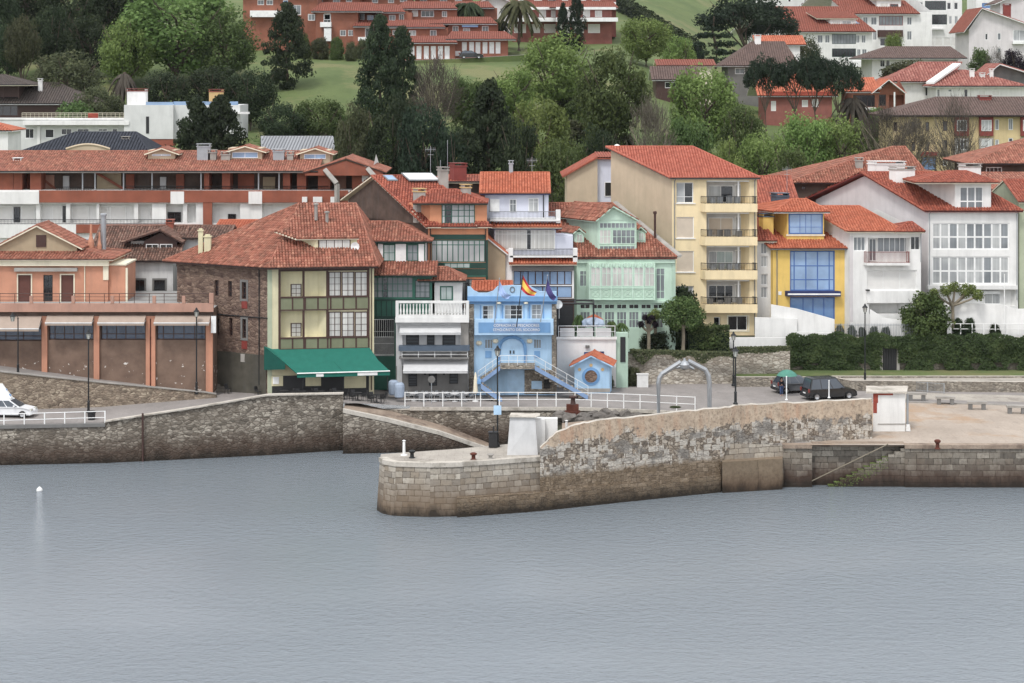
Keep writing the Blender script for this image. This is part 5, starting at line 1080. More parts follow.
# ---- bright yellow and blue house
b=Bld('house','bright yellow house with blue framed glazing and a matching dormer','house',773,854,227.5,depth=18,bk=(-3.6,10),z0=6,wall='yellow')
f=b.F
ze,zr,sl=b.gab((771,859,248.5),212.5,-.6,9.5,'tile_new',2,trim='pgrey')
b.win((790,250.5,835,291),[.1,.36,.62,.88],[.28,.62],'pblue','glasssky',rec=.12,mw=.1,fw=.14); b.win((790,297,835,320),[.3,.52,.76],1,'pblue','glassblue',rec=.12,mw=.1,fw=.14)
b.slab('canopy_box',(788,291.3,841,296.5),-.7,-.0,'pnavy'); b.slab('canopy_trim',(788,293.5,840.5,295),-.76,-.71,'pwhite')
d0=1.6; dm=dormer(b,(787,212,824,236),d0,'yellow',5); b.win((788.5,213.5,822.5,234),[.33,.5,.66],[.34],'pblue','glasssky',rec=0,d=d0,par=dm,fw=.12); b.slab('dormer_frame',(786.5,234.3,825,236),d0-.1,d0,'creamtrim',dm)
b.hip((774,830,212),(793,806,199.5),d0-.6,9,5,'tile_new',2,par=dm,trim='pwhite')
b.chim((763,216,773.5,238),2.5,'yellow','pslate',dp=1.0); b.chim((776,195.5,789,200),7.,'pslate','pslate',dp=1.2)
b.antenna(787,166,196,8); b.pipe(777,250,320,-.1,'pgrey'); b.pipe(849.5,250,320,-.1,'rust')
b.slab('notice',(778.5,291.5,781.5,295),-.05,0,'pwhite'); 
b.shell(ze+.35,('side',9.5,zr-.3))
# ---- white house with balcony
b=Bld('house','white house with an orange roof, red balcony and shuttered lower window','house',850,921,226.5,depth=16,bk=(-4,10),z0=7.3,wall='white',wall2='grey')
f=b.F
ze,zr,sl=b.gab((847,905,231.5),206.5,-.6,8.5,'tile_new',2); b.hip((896,925,231.8),(908,912,222.5),-.8,4,1.6,'tile_red',2)
b.loggia((868,238,910,262.5),.9); b.win((868.5,238.5,876,261),2,1,'pwhite','curtaindim',rec=0,d=.89); b.win((877,237,909,252),[.2,.38,.55,.7,.85],1,'pwhite','curtaindim',rec=0,d=.89,gmix=('glassdk',.4))
b.win((854,237,866,251),3,1,'pwhite','curtaindim'); b.win((911,236.5,920.5,250),2,1,'pwhite','glassdk')
b.balcony(867,910,252,263,265.5,.7,'white','pred',.12)
b.win((867,270,917,290),3,1,'pwhite','shutwhite',rec=.15); b.loggia((869,303.5,905,314),1.5); b.slab('lower_band',(867.5,291,921,303),-.25,0,'white'); b.slab('corner_strip',(850,236,853,322),-.03,0,'lightgrey')
b.slab('roof_stone',(867,289.6,870,291),-.5,-.2,'pdark'); b.pipe(921,233,262,-.1,'galv'); b.shell(ze+.35,('side',8.5,zr-.3))
# ---- big white house
b=Bld('house','large white house with rows of tall windows and a grey gable','house',928,1018,229,depth=20,bk=(-5.2,10),z0=7.3,wall='white')
f=b.F
ze,zr,sl=b.gab((925,1023,211),172.5,-.6,10.5,'tile_red',2,trim='pred')
for y0,y1 in ((223,249.5),(256.5,284)): b.win((932.5,y0,1009.5,y1),9,[.47],'pwhite','curtain',rec=.13,mw=.16,fw=.12,gmix=('curtaindim',.3))
b.slab('bay_front',(928.2,285.5,1017.5,289.5),-.3,0,'white'); b.loggia((930,290,1016,306),.8); b.win((984,292,1000,304),2,1,'pwhite','curtain',rec=0,d=.79); b.slab('awning_box',(966,291,1000,294),.3,.75,'pwhite')
d0=.2; dm=dormer(b,(955,183.5,991,214),d0,'white',6.5); b.win((959.5,187,982.5,214),3,[.47],'pwhite','curtaindim',rec=0,d=d0,par=dm,mw=.12)
G=Face((b.F.A.x,b.F.A.y),tuple(b.F.A+b.F.d*b.F.w)); b.hip((915,999,182.5),(948,966,171.5),d0-.8,9,4.8,'tile_red',2,par=dm,f=G)
b.chim((896,169,915,188),7.2,'white','concrete',dp=1.2,down=.8); b.chim((876,163.5,905,170),13,'white','white',dp=1.5,down=2.5); b.chim((965,166,981,174),9.5,'white','concrete',dp=1.1)
b.pipe(929.5,213,300,-.1,'galv'); b.pipe(1017,213,300,-.1,'galv')
mb=MB(); f.grid(mb,b.z0,b.zw,0); b.L.grid(mb,b.z0,b.zw,1); b.Rt.grid(mb,b.z0,b.zw,0); b.Bk.grid(mb,b.z0,b.zw,0); q=f.q
for u in (0,f.w): mb.face([q(u,20,b.zw),q(u,0,b.zw-.01),q(u,10.5,zr-.25)],1)
b.part(mb,'wall',['white','lightgrey'])
b=Bld('house','sage green house wall cut by the picture edge beside the large white house','house',1019,1080,229.5,depth=14,z0=7.3,wall='greengrey'); f=b.F
b.win((1030,225,1045,250),2,2,'pwhite','curtain'); b.win((1030,262,1045,285),2,2,'pwhite','curtain')
ze,zr,sl=b.gab((1019,1084,202),180,-.4,7,'tile_red',2); b.shell(ze+.3,('side',7,zr-.3))
# ---- white garden walls on the terrace
def gwall(label,pts,zb,mat='white',th=.3):
    mb=MB(); P3=[Vector((*XY(px,Y),gz(py,Y))) for px,py,Y in pts]
    for a,c in zip(P3,P3[1:]):
        d=(c-a); d.z=0; n=Vector((-d.y,d.x,0)).normalized()*th; lo=lambda v:Vector((v.x,v.y,zb)); mb.hexa([lo(a),lo(c),lo(c+n),lo(a+n),a,c,c+n,a+n])
    o=mb.build('garden_wall',mat); return tag(o,label,'wall')
gwall('white garden wall sloping down to a tall end before the yellow house',[(771,304.5,224.8),(797,309,224.6),(834.5,319.5,224.3)],7.0)
gwall('low white garden wall in front of the narrow white house',[(728,337.5,222.9),(806,337.5,222.9)],6.6,'white'); gwall('plain white wall panel between the yellow block and yellow house',[(755,317.5,224.4),(797,318.5,224.2)],7)
gwall('white curved parapet wall under the red balcony house',[(870,309,224.6),(884,318,224.5),(905,321,224.4)],7.2); gwall('tall white wall behind the pollarded tree at the right',[(950,303,224.5),(1000,304.5,224.4),(1017,309,224.3),(1060,309,224.3)],7.2)
gwall('short white stub of wall in front of the low garden wall',[(797,332,223.8),(834.5,333,223.8)],6.8)
# ================================================================ BACK ROWS AND HILL
# ---- long brick terrace block behind the harbour houses
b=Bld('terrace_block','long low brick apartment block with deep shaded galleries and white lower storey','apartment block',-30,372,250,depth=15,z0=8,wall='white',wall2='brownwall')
f=b.F
b.loggia((-28,173,362,190),3.0,mi=2)  # dark back wall colour paints in the shade of the gallery recess
for a,c in ((-28,36),(40,66),(70,96.5),(99,134),(138,152),(166,183),(187,196),(203,240),(262,300)): b.loggia((a,204,c,223),1.0,mi=1)
for a,c in ((-20,13),(13.5,22),(30,41),(204,209),(222,230),(283,290),(297,306),(318,330),(352,364)): b.slab('brick_pier',(a,172,c,190.5),.15,2.9,'brickband')
for px in (82.5,95,123.5,152,201,258.5,279): b.slab('column',(px-.6,171,px+.6,190.5),-.1,.12,'galv')
for a,m in (((24,174,29,190),'brickband'),((44,175,54,190),'band'),((63,176,69,190),'greywhite'),((97,173,121,189),'taupe'),((126,174,134,190),'brickband'),((160,177,166,190),'greywhite'),((176,174,184,190),'brickband'),((238,174,254,190),'brickband'),((263,177,275,190),'taupe'),((334,175,346,190),'band')): b.slab('back_panel',a,2.6,2.95,m)
b.rail(132,340,186.2,190.4,.02,'iron',.16)
b.slab('brick_band',(39,190.5,348,202.5),-.35,-.01,'brickband')
for a,c in ((-30,39),(170.5,184),(248.5,262)): b.slab('white_band',(a,191.5 if a>0 else 192,c,204),-.42,-.351 if a>0 else -.01,'white')
for a in ((302,197,307,203),(313,197,322,203),(330.5,197,339,203)): b.slab('planter_box',a,-.8,-.36,'white')
b.slab('brick_band',(76,224.5,200,233),-.3,-.01,'brickband'); b.slab('white_band',(-30,224.5,76,238),-.3,-.01,'white'); b.slab('brick_pier',(203,202.6,212,226),-.3,-.01,'brickband')
for a in ((-18,206,13,223),(21,206,35,223),(52.5,206,62,223),(72,206.5,89,223),(99,206,108,223),(110,206,126,223),(150,207,157,223),(157.5,206,164,223)): b.win(a,1,1,'pwhite','shutwhite',rec=0,d=.98)
for a in ((14,207,20,223),(63,206,66,223),(158,206,164,220),(168,212,181,222),(228,214,236,222),(248,214,259,222)): b.win(a,2,2,'pdark','glassdk',rec=0,d=.93)
b.rail(-28,170,219.5,224.3,-.25,'iron',.16); b.rail(125,182,186,190.5,-.3,'iron',.16); b.rail(56,92,187,190.5,.0,'iron',.2)
for p0,p1 in (((41,177),(56,189)),((96,172),(123,188))):
    mb=MB(); mb.hexa([f.Q(p0[0],p0[1]+2,2.2),f.Q(p1[0],p1[1]+2,2.2),f.Q(p1[0],p1[1]+2,2.5),f.Q(p0[0],p0[1]+2,2.5),f.Q(p0[0],p0[1]-1,2.2),f.Q(p1[0],p1[1]-1,2.2),f.Q(p1[0],p1[1]-1,2.5),f.Q(p0[0],p0[1]-1,2.5)]); b.part(mb,'stair_flight','brickband')
ze,zr,sl=b.gab((-40,318,171.5),151.5,-.9,7.5,'tile_old',1,trim='concrete')
b.gabf((303,386,172.5),346,158.5,-1.0,10,'tile_old',1,trim='pbrown')
mb=MB(); A,B_,T_=f.Q(305,172.5,-.9),f.Q(383,172.5,-.9),f.Q(346,160.5,-.9); h=Vector((0,0,-.35)); mb.face([A+h,B_+h,B_,T_,A]); mb.face([A+h+Vector((0,.2,0)),B_+h+Vector((0,.2,0)),B_+Vector((0,.2,0)),T_+Vector((0,.2,0)),A+Vector((0,.2,0))]); mb.face([A+h,B_+h,B_+h+Vector((0,.2,0)),A+h+Vector((0,.2,0))]); b.part(mb,'gable_boarding','brickband')
for (x0,y0),(x1,y1) in (((325,170),(337,184)),((368,169),(376,178))):
    mb=MB(); p,q_=f.Q(x0,y0,-.9),f.Q(x1,y1,-2.2); mb.tube([p,q_],.35,4); mb.tube([q_,q_-Vector((0,0,2.1))],.3,4); b.part(mb,'raking_beam','concrete')
for a,m in (((87,163,90,170),'concrete'),((13,160,21,164),'white'),((197,146,210,156),'galv'),((208,152,216,165),'concrete'),((221,154,230,164),'concrete'),((273,151,284,158),'galv'),((287,154,293,166),'concrete')): b.chim(a,3.5,m,m,dp=.9)
for a in ((148,150,175,157),(228,148,262,159),(300,150,330,160)):
    dd=dormer(b,a,4.,'beige',4); b.gabf((a[0]-4,a[2]+4,a[1]+4),(a[0]+a[2])/2,a[1]-2,3.5,8.5,'tile_old',1,par=dd); b.win((a[0]+4,a[1]+4,a[2]-4,a[3]-1),2,1,'pwhite','glasssky',rec=0,d=4,par=dd)
b.shell(f.z(171,100)-.1,('side',7.5,zr-.3))
def house(label,px0,px1,pye,pyb,Y,depth,wall,roof,rmat,wins=(),name='house',cat='house',bk=None,group=None,trim='pwhite',fm='pwhite',gm='curtaindim',lod=1,rec=.1,wall2=None,cw=.4,z0=None):
    """roof: ('gab',eL,eR,pyr,d0,rd) | ('hip',eL,eR,rL,rR,pyr,d0,d1,rd) | ('gabf',eL,eR,apx,apy,d0) | ('flat',)"""
    b=Bld(name,label,cat,px0,px1,Y,depth=depth,bk=bk,z0=min(gz(pyb,Y)-1.5,tz(gx((px0+px1)/2,Y),Y)-2) if z0 is None else z0,wall=wall,wall2=wall2,group=group); f=b.F
    for w in wins:
        a=w[:4]; o=w[4] if len(w)>4 else {}
        if o.get('k')=='door': b.door(a,o.get('m','pwhite'),.1,panels=1,name=o.get('n','garage_door'))
        elif o.get('k')=='slab': b.slab(o['n'],a,-o.get('o',.3),-.01,o.get('m','pwhite'))
        elif o.get('k')=='log': b.loggia(a,o.get('r',1.2),mi=2)
        elif o.get('k')=='rail': b.rail(a[0],a[2],a[1],a[3],-o.get('o',.1),o.get('m','pwhite'),o.get('sp',.25))
        else: b.win(a,o.get('nx',2),o.get('ny',1),o.get('fm',fm),o.get('gm',gm),rec=o.get('rec',rec),fw=.1,d=o.get('d',0))
    zt=f.z(pye,(px0+px1)/2); ap=None
    if roof[0]=='gab': ze,zr,s=b.gab((roof[1],roof[2],pye),roof[3],roof[4],roof[5],rmat,lod,trim=trim,cw=cw); zt=ze+s*abs(roof[4])-.05; ap=('side',roof[5],zr-.3)
    elif roof[0]=='hip': b.hip((roof[1],roof[2],pye),(roof[3],roof[4],roof[5]),roof[6],roof[7],roof[8],rmat,lod,trim=trim,cw=cw)
    elif roof[0]=='gabf':
        ze,zr=b.gabf((roof[1],roof[2],pye),roof[3],roof[4],roof[5],depth,rmat,lod,trim=trim,cw=cw); ua=f.u(roof[3]); t=(f.u(roof[2])-f.u(roof[1]))/2; zt=ze+(zr-ze)*.12; ap=('front',ua,zr-.35)
    else:
        mb=MB(); q=f.q; mb.face([q(0,0,zt-.3),q(f.w,0,zt-.3),q(f.w,depth,zt-.3),q(0,depth,zt-.3)]); b.part(mb,'flat_roof','deck')
        mb=MB(); f.box(mb,-.1,f.w+.1,-.12,.2,zt-.02,zt+.2); b.part(mb,'roof_edge',trim)
    b.shell(zt,ap); return b
D=dict
# dark stone barn, other roofs between front row and hill on the right
house('old barn with a dark stone wall under a broad mottled red roof',792,866,183,206,250,13,'brownwall',('hip',786,935,893,905,147,-.6,17,9),'tile_old',[(801,186,806,190,D(gm='glassdk',fm='pbrown')),(804,197,809,202,D(gm='glassdk',fm='pbrown'))],'barn','barn',lod=2,trim='pbrown',cw=.3,z0=8).chim((856,160,863,178),3.0,'concrete','concrete')
house('house showing only its red tiled slope between yellow dormer and dark barn',750,793,205,212,243,9,'brownwall',('gab',742,800,176.5,-.5,8),'tile_red',z0=7,cw=.3)
house('house under a wide mottled roof at the right edge with a small wooden dormer',975,1060,164,185,262,12,'brownwall',('hip',968,1100,1030,1060,138,-1.2,14,7),'tile_old',[(986,167,1002,178,D(nx=4,fm='pwhite',gm='glassdk'))],trim='pbrown',z0=9,cw=.3)
house('low house with a red brown roof just behind the white tower dormer',985,1060,190,200,246,10,'pbrick',('gab',978,1064,173,-.5,8),'tile_old',z0=8,cw=.3)
house('small roof with red gable tip between the barn and white chimney',922,955,179,190,256,8,'pbrick',('gabf',918,958,938,173.5,-.4),'tile_old',z0=8,cw=.3)
# beige three-storey apartment house
b=house('long beige apartment house with red framed window bays under a dull brown roof',893,1080,116,175,330,13,'beige2',('hip',885,1090,936,1090,97.5,-1.2,14,6.5),'tile_hillbrown',
 [(x,y,x+3.6,y+9,D(nx=1,gm='glassdk',fm='pbrown')) for y in (122,142) for x in (893.6,911.5,925.5)]+[(943,121,947.5,131,D(nx=1,gm='glassdk',fm='pbrown')),(943,140,947.5,150,D(nx=1,gm='glassdk',fm='pbrown')),(943,159,947.5,166,D(nx=1,gm='glassdk')),(995,119.5,999,130),(1008.5,118.5,1013,130),(995,139.5,999,148),(1008.5,138,1013,142,D(gm='glassdk',nx=1)),
 (920,152,938,156,D(k='slab',n='shop_canopy',m='pred',o=1.0)),(921,157,936,170,D(nx=2,fm='pslate',gm='glassblue'))]+[(x0,117,x0+14,136,D(k='slab',n='window_bay',m='pred',o=.5)) for x0 in (955,979.5,1021)]+[(x0,138,x0+14,155,D(k='slab',n='window_bay',m='concrete',o=.5)) for x0 in (955,979.5,1021)],'apartment_house','apartment house',trim='pbrown')
for x0,g in ((956,'glassdk'),(980.5,'curtain'),(1022,'curtain')):
    b.win((x0+1,120,x0+11,131),3,1,'pwhite',g,rec=0,d=-.5); b.win((x0+1,139.5,x0+11,150),3,1,'pwhite',g,rec=0,d=-.5)
b.chim((979.5,97,991.5,104),5,'pred','pred',dp=1.5,pots=0)
# ---- left: white modern house, slate roof, dark roofed villa, metal roof
b=house('white flat roofed modern building with roof garden and tall window slit',-30,129,119.5,150,318,14,'modern',('flat',),'',[(25,128.5,34,138.5,D(gm='glassdk')),(45,129,54,138,D(gm='glassdk',nx=1)),(61,128.5,72,135,D(gm='glassdk')),(77,128.5,89,132,D(gm='glassdk')),(98,128.5,107.5,131.5,D(gm='glassdk')),(112,128.5,117.5,132,D(gm='glassdk',nx=1)),(23,121,129,125,D(k='slab',n='roof_slab',m='white',o=1.2)),(37,126,40,150,D(k='slab',n='pier',m='white',o=.2))],'modern_building','building',trim='white')
b.rail(22,128,113,118.5,1.0,'pcream',.6,mids=2,name='roof_railing'); 
mb=MB(); b.F.pbox(mb,(88,113,98,118),.9,1.2); b.part(mb,'banner','redpeel')
b2=MB(); f=b.F; f.pbox(b2,(124,105,173,139),-1.0,10); f.pbox(b2,(173.2,105,240,139),.2,10); blk=b.part(b2,'tall_block','modern')
b.slab('window_slit',(146,116.5,149,133.5),-1.05,-.9,'pdark',blk); b.slab('glass_parapet',(146,102,173,105),-.9,-.7,'glasssky',blk); b.slab('glass_parapet',(173.5,101.5,238,105),.3,.5,'glasssky',blk); b.slab('canopy',(230,112,249,114),-.8,.2,'white',blk); b.slab('brick_base',(146,139,173,146),-.9,2,'pbrick')
for a in ((127,90.5,145.5,105),(209,91,222,105)): b.chim(a,2.5,'white' if a[0]<200 else 'tan','pred',par=blk,dp=2)
b=house('white house with a dark slate roof and curved white dormer eave',26,138,152,160,282,13,'white',('hip',20,149,76,136,132.5,-.6,12,6),'tile_slate',trim='pwhite'); b.chim((121.5,138.5,129,147),3.5,'concrete','concrete')
mb=MB(); f=b.F
pts=[f.Q(66+k*2.2,149-4.6*math.sin(math.pi*k/20),-.75) for k in range(21)]; mb.tube(pts,.16,5); mb.face([f.Q(66,150.5,-.72)]+[f.Q(110,150.5,-.72)]+pts[::-1]); b.part(mb,'curved_gable','beige')
b=house('dark brown roofed villa among trees at the upper left with white pipe chimney',-30,78,104,118,345,14,'pbrown',('hip',-40,98,-10,58,83,-1.2,14,7),'tile_darkbrown',[(-20,105.5,18,116,D(nx=5,gm='glassdk',fm='pbrown'))],'villa','house')
b.chim((38,80,42,96),3.5,'white','white',dp=.6); b.hip((-40,30,85),(-20,5,75),-2,8,3,'tile_darkbrown',1); b.slab('upper_storey',(-30,86,19,97),.5,5,'pbrown')
for px in (3.5,18.5): b.slab('post',(px-.5,86,px+.5,98),-.6,-.4,'pbrown')
b=house('small pale house with an orange roof corner at the far left edge',-30,8,131,142,300,8,'white',('hip',-34,12,-20,-2,123,-.5,8,4),'tile_new')
b=house('beige house with a grey sheet metal roof in front of the dark trees',268,330,152,162,292,13,'beige2',('gab',262,335,137,-.6,8.5),'metal_roof',bk=(-1.2,10),trim='pgrey')
b.skylight((313,152,331,158),2.,.3,mat='pwhite')
# ---- brick terraces on the hill
gd=lambda xs,y0,y1,w:[(x,y0,x+w,y1,D(k='door')) for x in xs]
rt=D(trim='pwhite'); GRP='stepped brick houses on the hill'
house('lower brick garage row with six white doors beside the conifer',405,455,43,60,409,8,'brickhill',('hip',398,457,404,452,36.5,-1.2,9,4),'tile_hill',gd((409.5,416.5,423.8,430.8,438,444.6),46,59,5),'garage_row','garages')
house('brick garage row with six white doors behind the parked dark car',449,508,39.5,57,411,8,'brickhill',('hip',446,516,452,505,32,-1.5,9,4),'tile_hill',gd((462,469.2,475.5,482.6,489.3,495.6),42,53.5,4.8)+[(451.5,51,460.5,56,D(k='slab',n='white_gate',o=.1))],'garage_row','garages')
house('brick upper house with set back white balcony above the left garages',392,448,27.5,44,418,7,'brickhill',('hip',384,445,396,438,20.5,-1,8,4),'tile_hill',[(389.5+3,30,396,35),(430,30,436.5,36.5),(410,36,428,37.5,D(k='slab',n='balcony',o=.8)),(409,30.5,416,36,D(gm='curtain'))],z0=36)
house('brick upper house with blue awning above the right garages',448,498,24,40,420,7,'brickhill',('hip',430,497,448,490,17.5,-1,8,4),'tile_hill',[(452.5,26,458.5,32),(482,26,488.5,32.5),(462,24.5,478,27,D(k='slab',n='blue_awning',m='pgreyblue',o=.8)),(463,28,470,33,D(gm='curtain'))],z0=36)
house('brick house with small square windows second tier left of centre',380,412,12.5,30,424,7,'brickhill',('hip',376,405,380,398,5.5,-1,8,4),'tile_hill',[(389,15,395.5,20.5),(399,14,404,27,D(gm='glassdk'))],z0=38)
house('brick house with red brown roof and three pale windows at mid tier',408,457,9,27,428,7,'brickhill',('hip',394,457,405,450,2,-1,8,4),'tile_hill',[(412,10.5,418,16.5,D(gm='curtainwarm')),(421,10.5,434,17,D(gm='glassdk',nx=3)),(442,11,447,17)],z0=38)
house('brick house at mid tier with open dark porch behind the palm',455,497,8,24,434,7,'brickhill',('hip',450,494,455,488,2,-1,8,4),'tile_hill',[(460,10,466,16),(470,11,484,22,D(k='log'))],z0=40)
b=house('tall brick house with outside white stairs above the lawn bushes',316,358,11.5,41,420,8,'brickhill',('hip',311,382,322,372,3,-1,9,4),'tile_hill',[(306+2,14,313+2,20.5),(324,13.5,330.5,20),(340,30,346,36),(348,30,354.5,36),(323.5,14,331,28,D(gm='glassdk')),(320,22,331,27,D(k='slab',n='stair_balcony',o=2)),(324,28,331,41,D(k='slab',n='stair_pier',o=1.8))],z0=36)
house('brick house with blue parasol on its terrace left of the conifer',353,392,26.5,42,418,7,'brickhill',('hip',353,401,358,392,21,-1,8,4),'tile_hill',[(365,28,370,40,D(gm='glassdk',nx=1)),(358,37,369,41,D(k='slab',n='white_terrace',o=1))],z0=36)
house('brick block with two pale windows under the upper roofs',355,400,12,27,426,7,'brickhill',('hip',350,402,356,396,5,-1,8,4),'tile_hill',[(358,13.5,364.5,20),(367,15,374,21,D(gm='glassblue')),(377,15,384,20)],z0=38)
house('brick house at the upper left with white railing over the lawn',243,318,-6,18,424,9,'brickhill',('hip',238,322,250,312,-14,-1,10,5),'tile_hill',[(257.5,0,264,5),(266.5,0,273,5),(283,0,288,6,D(gm='glassblue')),(250,10.5,290,17,D(k='slab',n='white_terrace',o=1.2)),(292,5,301,15,D(gm='curtaindim'))],z0=38)
house('brick house highest in the middle with pale blinds',312,360,-4,12,434,8,'brickhill',('hip',306,366,316,356,-12,-1,9,4),'tile_hill',[(317,-3,323,3),(333,-3,340,3),(346,-4,352,2)],z0=40)
house('brick house highest right of centre beside the palm crowns',362,412,-6,10,440,8,'brickhill',('hip',356,420,366,410,-13,-1,9,4),'tile_hill',[(372,-3,378,3),(388,-3,394,3),(400,-4,407,2)],z0=40)
house('brick house with pale dormer on the skyline near the palm',415,472,-6,8,446,8,'brickhill',('hip',410,478,418,468,-13,-1,9,4),'tile_hill',[(420,-4,427,2),(440,-4,447,2),(455,-5,462,1)],z0=40)
# white and red apartments
for i,(p0,p1,Y,lab) in enumerate(((512,560,446,'white and red balcony apartments left of the two cypresses'),(556,612,443,'white and red balcony apartments right of the two cypresses'))):
    house(lab,p0,p1,8,34,Y,12,'brickpinkred',('hip',p0-6,p1+6,p0,p1,1.5,-1.2,13,6),'tile_hill',[(p0,17.5,p1+6,21.5,D(k='slab',n='balcony',o=2.4)),(p0,7,p1+4,9.5,D(k='slab',n='eave_band',o=1.6)),(p0+10,10,p0+20,17,D(gm='shutwhite',nx=2)),(p0+27,10,p0+34,17,D(gm='shutwhite',nx=2)),(p0+39,10.5,p0+46,17,D(gm='shutwhite')),(p0+2,24,p0+14,33,D(gm='shutwhite')),(p0+18,24,p0+28,33,D(gm='shutwhite')),(p0+32,24,p0+44,33,D(gm='shutwhite'))],'apartment_building','apartments',z0=38)
    house(lab.replace('white and red balcony apartments','upper red storey with white balcony'),p0,p1+4,-8,4,Y+8,10,'brickpinkred',('hip',p0-4,p1+8,p0+6,p1,-16,-1,11,5),'tile_hill',[(p0+6,-6,p0+12,2,D(gm='shutwhite')),(p0+22,-6,p0+30,2,D(gm='shutwhite')),(p0,2,p1+4,5,D(k='slab',n='balcony',o=1.6)),(p0+36,-6,p0+44,2)],'apartment_building','apartments',z0=42)
house('white house with pink roof half hidden by palms on the skyline',478,514,4,20,452,9,'white',('gabf',472,518,496,-4,-1),'tile_hill',[(484,8,490,14),(500,8,506,14)],z0=40)
# middle cottages
b=house('cottage with a grey and red roof and cream gables among the trees',656,698,80,92,372,9,'pbrown',('gab',652,700,67,-.6,4.5),'tile_hillbrown',[(665,82,676,88,D(gm='glassdk'))]); 
house('cottage with a rust red roof and cream gable behind the grey one',662,712,66,84,381,9,'creamtrim',('gab',657,716,60,-.5,5),'tile_hill',trim='creamtrim')
b=house('brown hip roofed house with a tall white chimney near the pines',728,790,66,78,395,12,'grey',('hip',722,800,752,784,42,-1,13,7),'tile_hillbrown',[(735,68,745,74)]); b.chim((755,36,761,43),6,'white','white',dp=1.2)
house('house with a salmon pink roof patch behind the brown roofed house',762,800,45,52,412,10,'white',('gab',756,806,36,-.6,5),'tile_new')
b=house('long red brick house with orange roof behind the pine trunks',765,832,96,112,372,10,'brickpinkred',('gab',758,838,74,-.8,8),'tile_new',[(771,101,776,111,D(gm='shutwhite')),(802,100,808,107,D(gm='shutwhite')),(812,99,818.5,107,D(gm='shutwhite')),(766,91.5,833,96.5,D(k='slab',n='orange_band',m='redpeel',o=.8))])
b=house('orange roofed bungalow with brick porch gable and white post',852,905,92,112,370,12,'brickhill',('gab',846,880,78,-.8,6),'tile_new',[(853,95,875,107,D(gm='glassdk',nx=3,fm='pbrown')),(879,94.5,886,106,D(gm='glassdk',nx=1,fm='pbrown')),(889,95,904,110,D(k='log',r=1.5)),(850,107.5,876,110,D(k='slab',n='terrace_edge',o=1.5))])
b.gabf((872,906,93),889,79.5,-1.5,8,'tile_new',1,trim='pwhite'); mb=MB(); mb.face([b.F.Q(876,93,-.02),b.F.Q(903,93,-.02),b.F.Q(889.5,82,-.02)]); b.part(mb,'gable','brickhill'); mb=MB(); mb.tube([b.F.Q(894.5,111,-1.3),b.F.Q(894.5,92,-1.3)],.14,6); b.part(mb,'post','pwhite')
# white rows on the right hill
b=house('white apartment house with red brown roof, wide dormer and dark glazed balconies',787,872,32,70,470,14,'white',('gab',786,876,7,-1,11),'tile_hill',[(817.5,35,823,43),(825,35,830,43),(856,35,860,43),(861.5,35,866,43),(832,34,856,44,D(nx=8,gm='curtaindim',fm='pgreendk')),(832,48.5,856,57,D(nx=8,gm='glassdk',fm='pgreendk')),(857,49,861,57),(862,49,867,58),(852,61,872,67,D(k='slab',n='terrace',o=1.5))],'apartment_house','apartment house',bk=(-4.6,10),cw=.5)
dd=dormer(b,(830,19,856,30),2.5,'white',5); b.win((832,21,840,29),2,1,'pwhite','curtainwarm',rec=0,d=2.5,par=dd); b.win((842,21,851,29),2,1,'pwhite','curtain',rec=0,d=2.5,par=dd); b.shed((817,858,18.5),12,2.0,6.5,'tile_hill',1,par=dd)
b.skylight((810,20.5,817,25),4,.4,mat='pwhite'); b.skylight((853,20,860,24),2.5,.4,mat='glasssky')
b=house('white apartment house with red glazed balconies and purple awning',862,932,14,72,484,13,'white',('gab',848,920,-12,-1,11),'tile_hill',[(863,17,868,25),(871,17,877,25),(879,16,903,25.5,D(nx=7,gm='curtaindim',fm='pred')),(879,30,903,37,D(k='slab',n='purple_awning',m='pbrown',o=.6)),(907,17,912,25),(873,31,877,40),(907,31,912,40),(880,38,902,46,D(nx=4,gm='glassdk'))],'apartment_house','apartment house',bk=(-4.6,10),cw=.5)
dd=dormer(b,(877,0,901,11),2.,'white',5); b.win((880,2.5,888,10.5),2,1,'pwhite','curtainwarm',rec=0,d=2,par=dd); b.win((890,4,898,10.5),2,1,'pred','glassdk',rec=0,d=2,par=dd); b.shed((870,905,-.5),-7,1.5,6,'tile_hill',1,par=dd)
b=house('tall white block with dark green glazed galleries and garage openings',908,962,-8,60,492,13,'white',('flat',),'',[(925,1,946,10,D(nx=8,gm='glassdk',fm='pgreendk')),(925,14.5,947,24.5,D(nx=8,gm='glassdk',fm='pgreendk')),(947,2.5,951,9.5,D(nx=1,gm='glassdk')),(954,2.5,958,9.5,D(nx=1,gm='glassdk')),(918,18.5,922,24,D(nx=1,gm='glassdk')),(949,16,952,24),(954.5,16,958,24),(919,2,923,9.5)]+[(x,37.5,x+7.5,46,D(gm='shutwhite',nx=1)) for x in (918,926.5,935,943.5,952)]+[(925,28,944,29.5,D(k='slab',n='canopy',o=.8))],'apartment_block','apartment block')
b=house('grey gabled apartment house with red brown roof at the upper right',969,1060,32,66,450,14,'lightgrey',('gabf',964,1050,982,8,-1.2),'tile_hill',[(985,21,988,26,D(nx=1,gm='glassdk')),(990.5,21,993.5,26,D(nx=1,gm='glassdk')),(997,21,1000,25,D(nx=1)),(985,33.5,988,40,D(nx=1,gm='glassdk')),(997.5,33,1001,40,D(nx=1)),(997.5,48,1001,53,D(nx=1)),(1013,30,1026,41,D(gm='curtain')),(1013,41,1026,44,D(k='slab',n='balcony',o=1))],'apartment_house','apartment house')
b.chim((1004,5,1011,17),3,'pred','pred',dp=1.2)
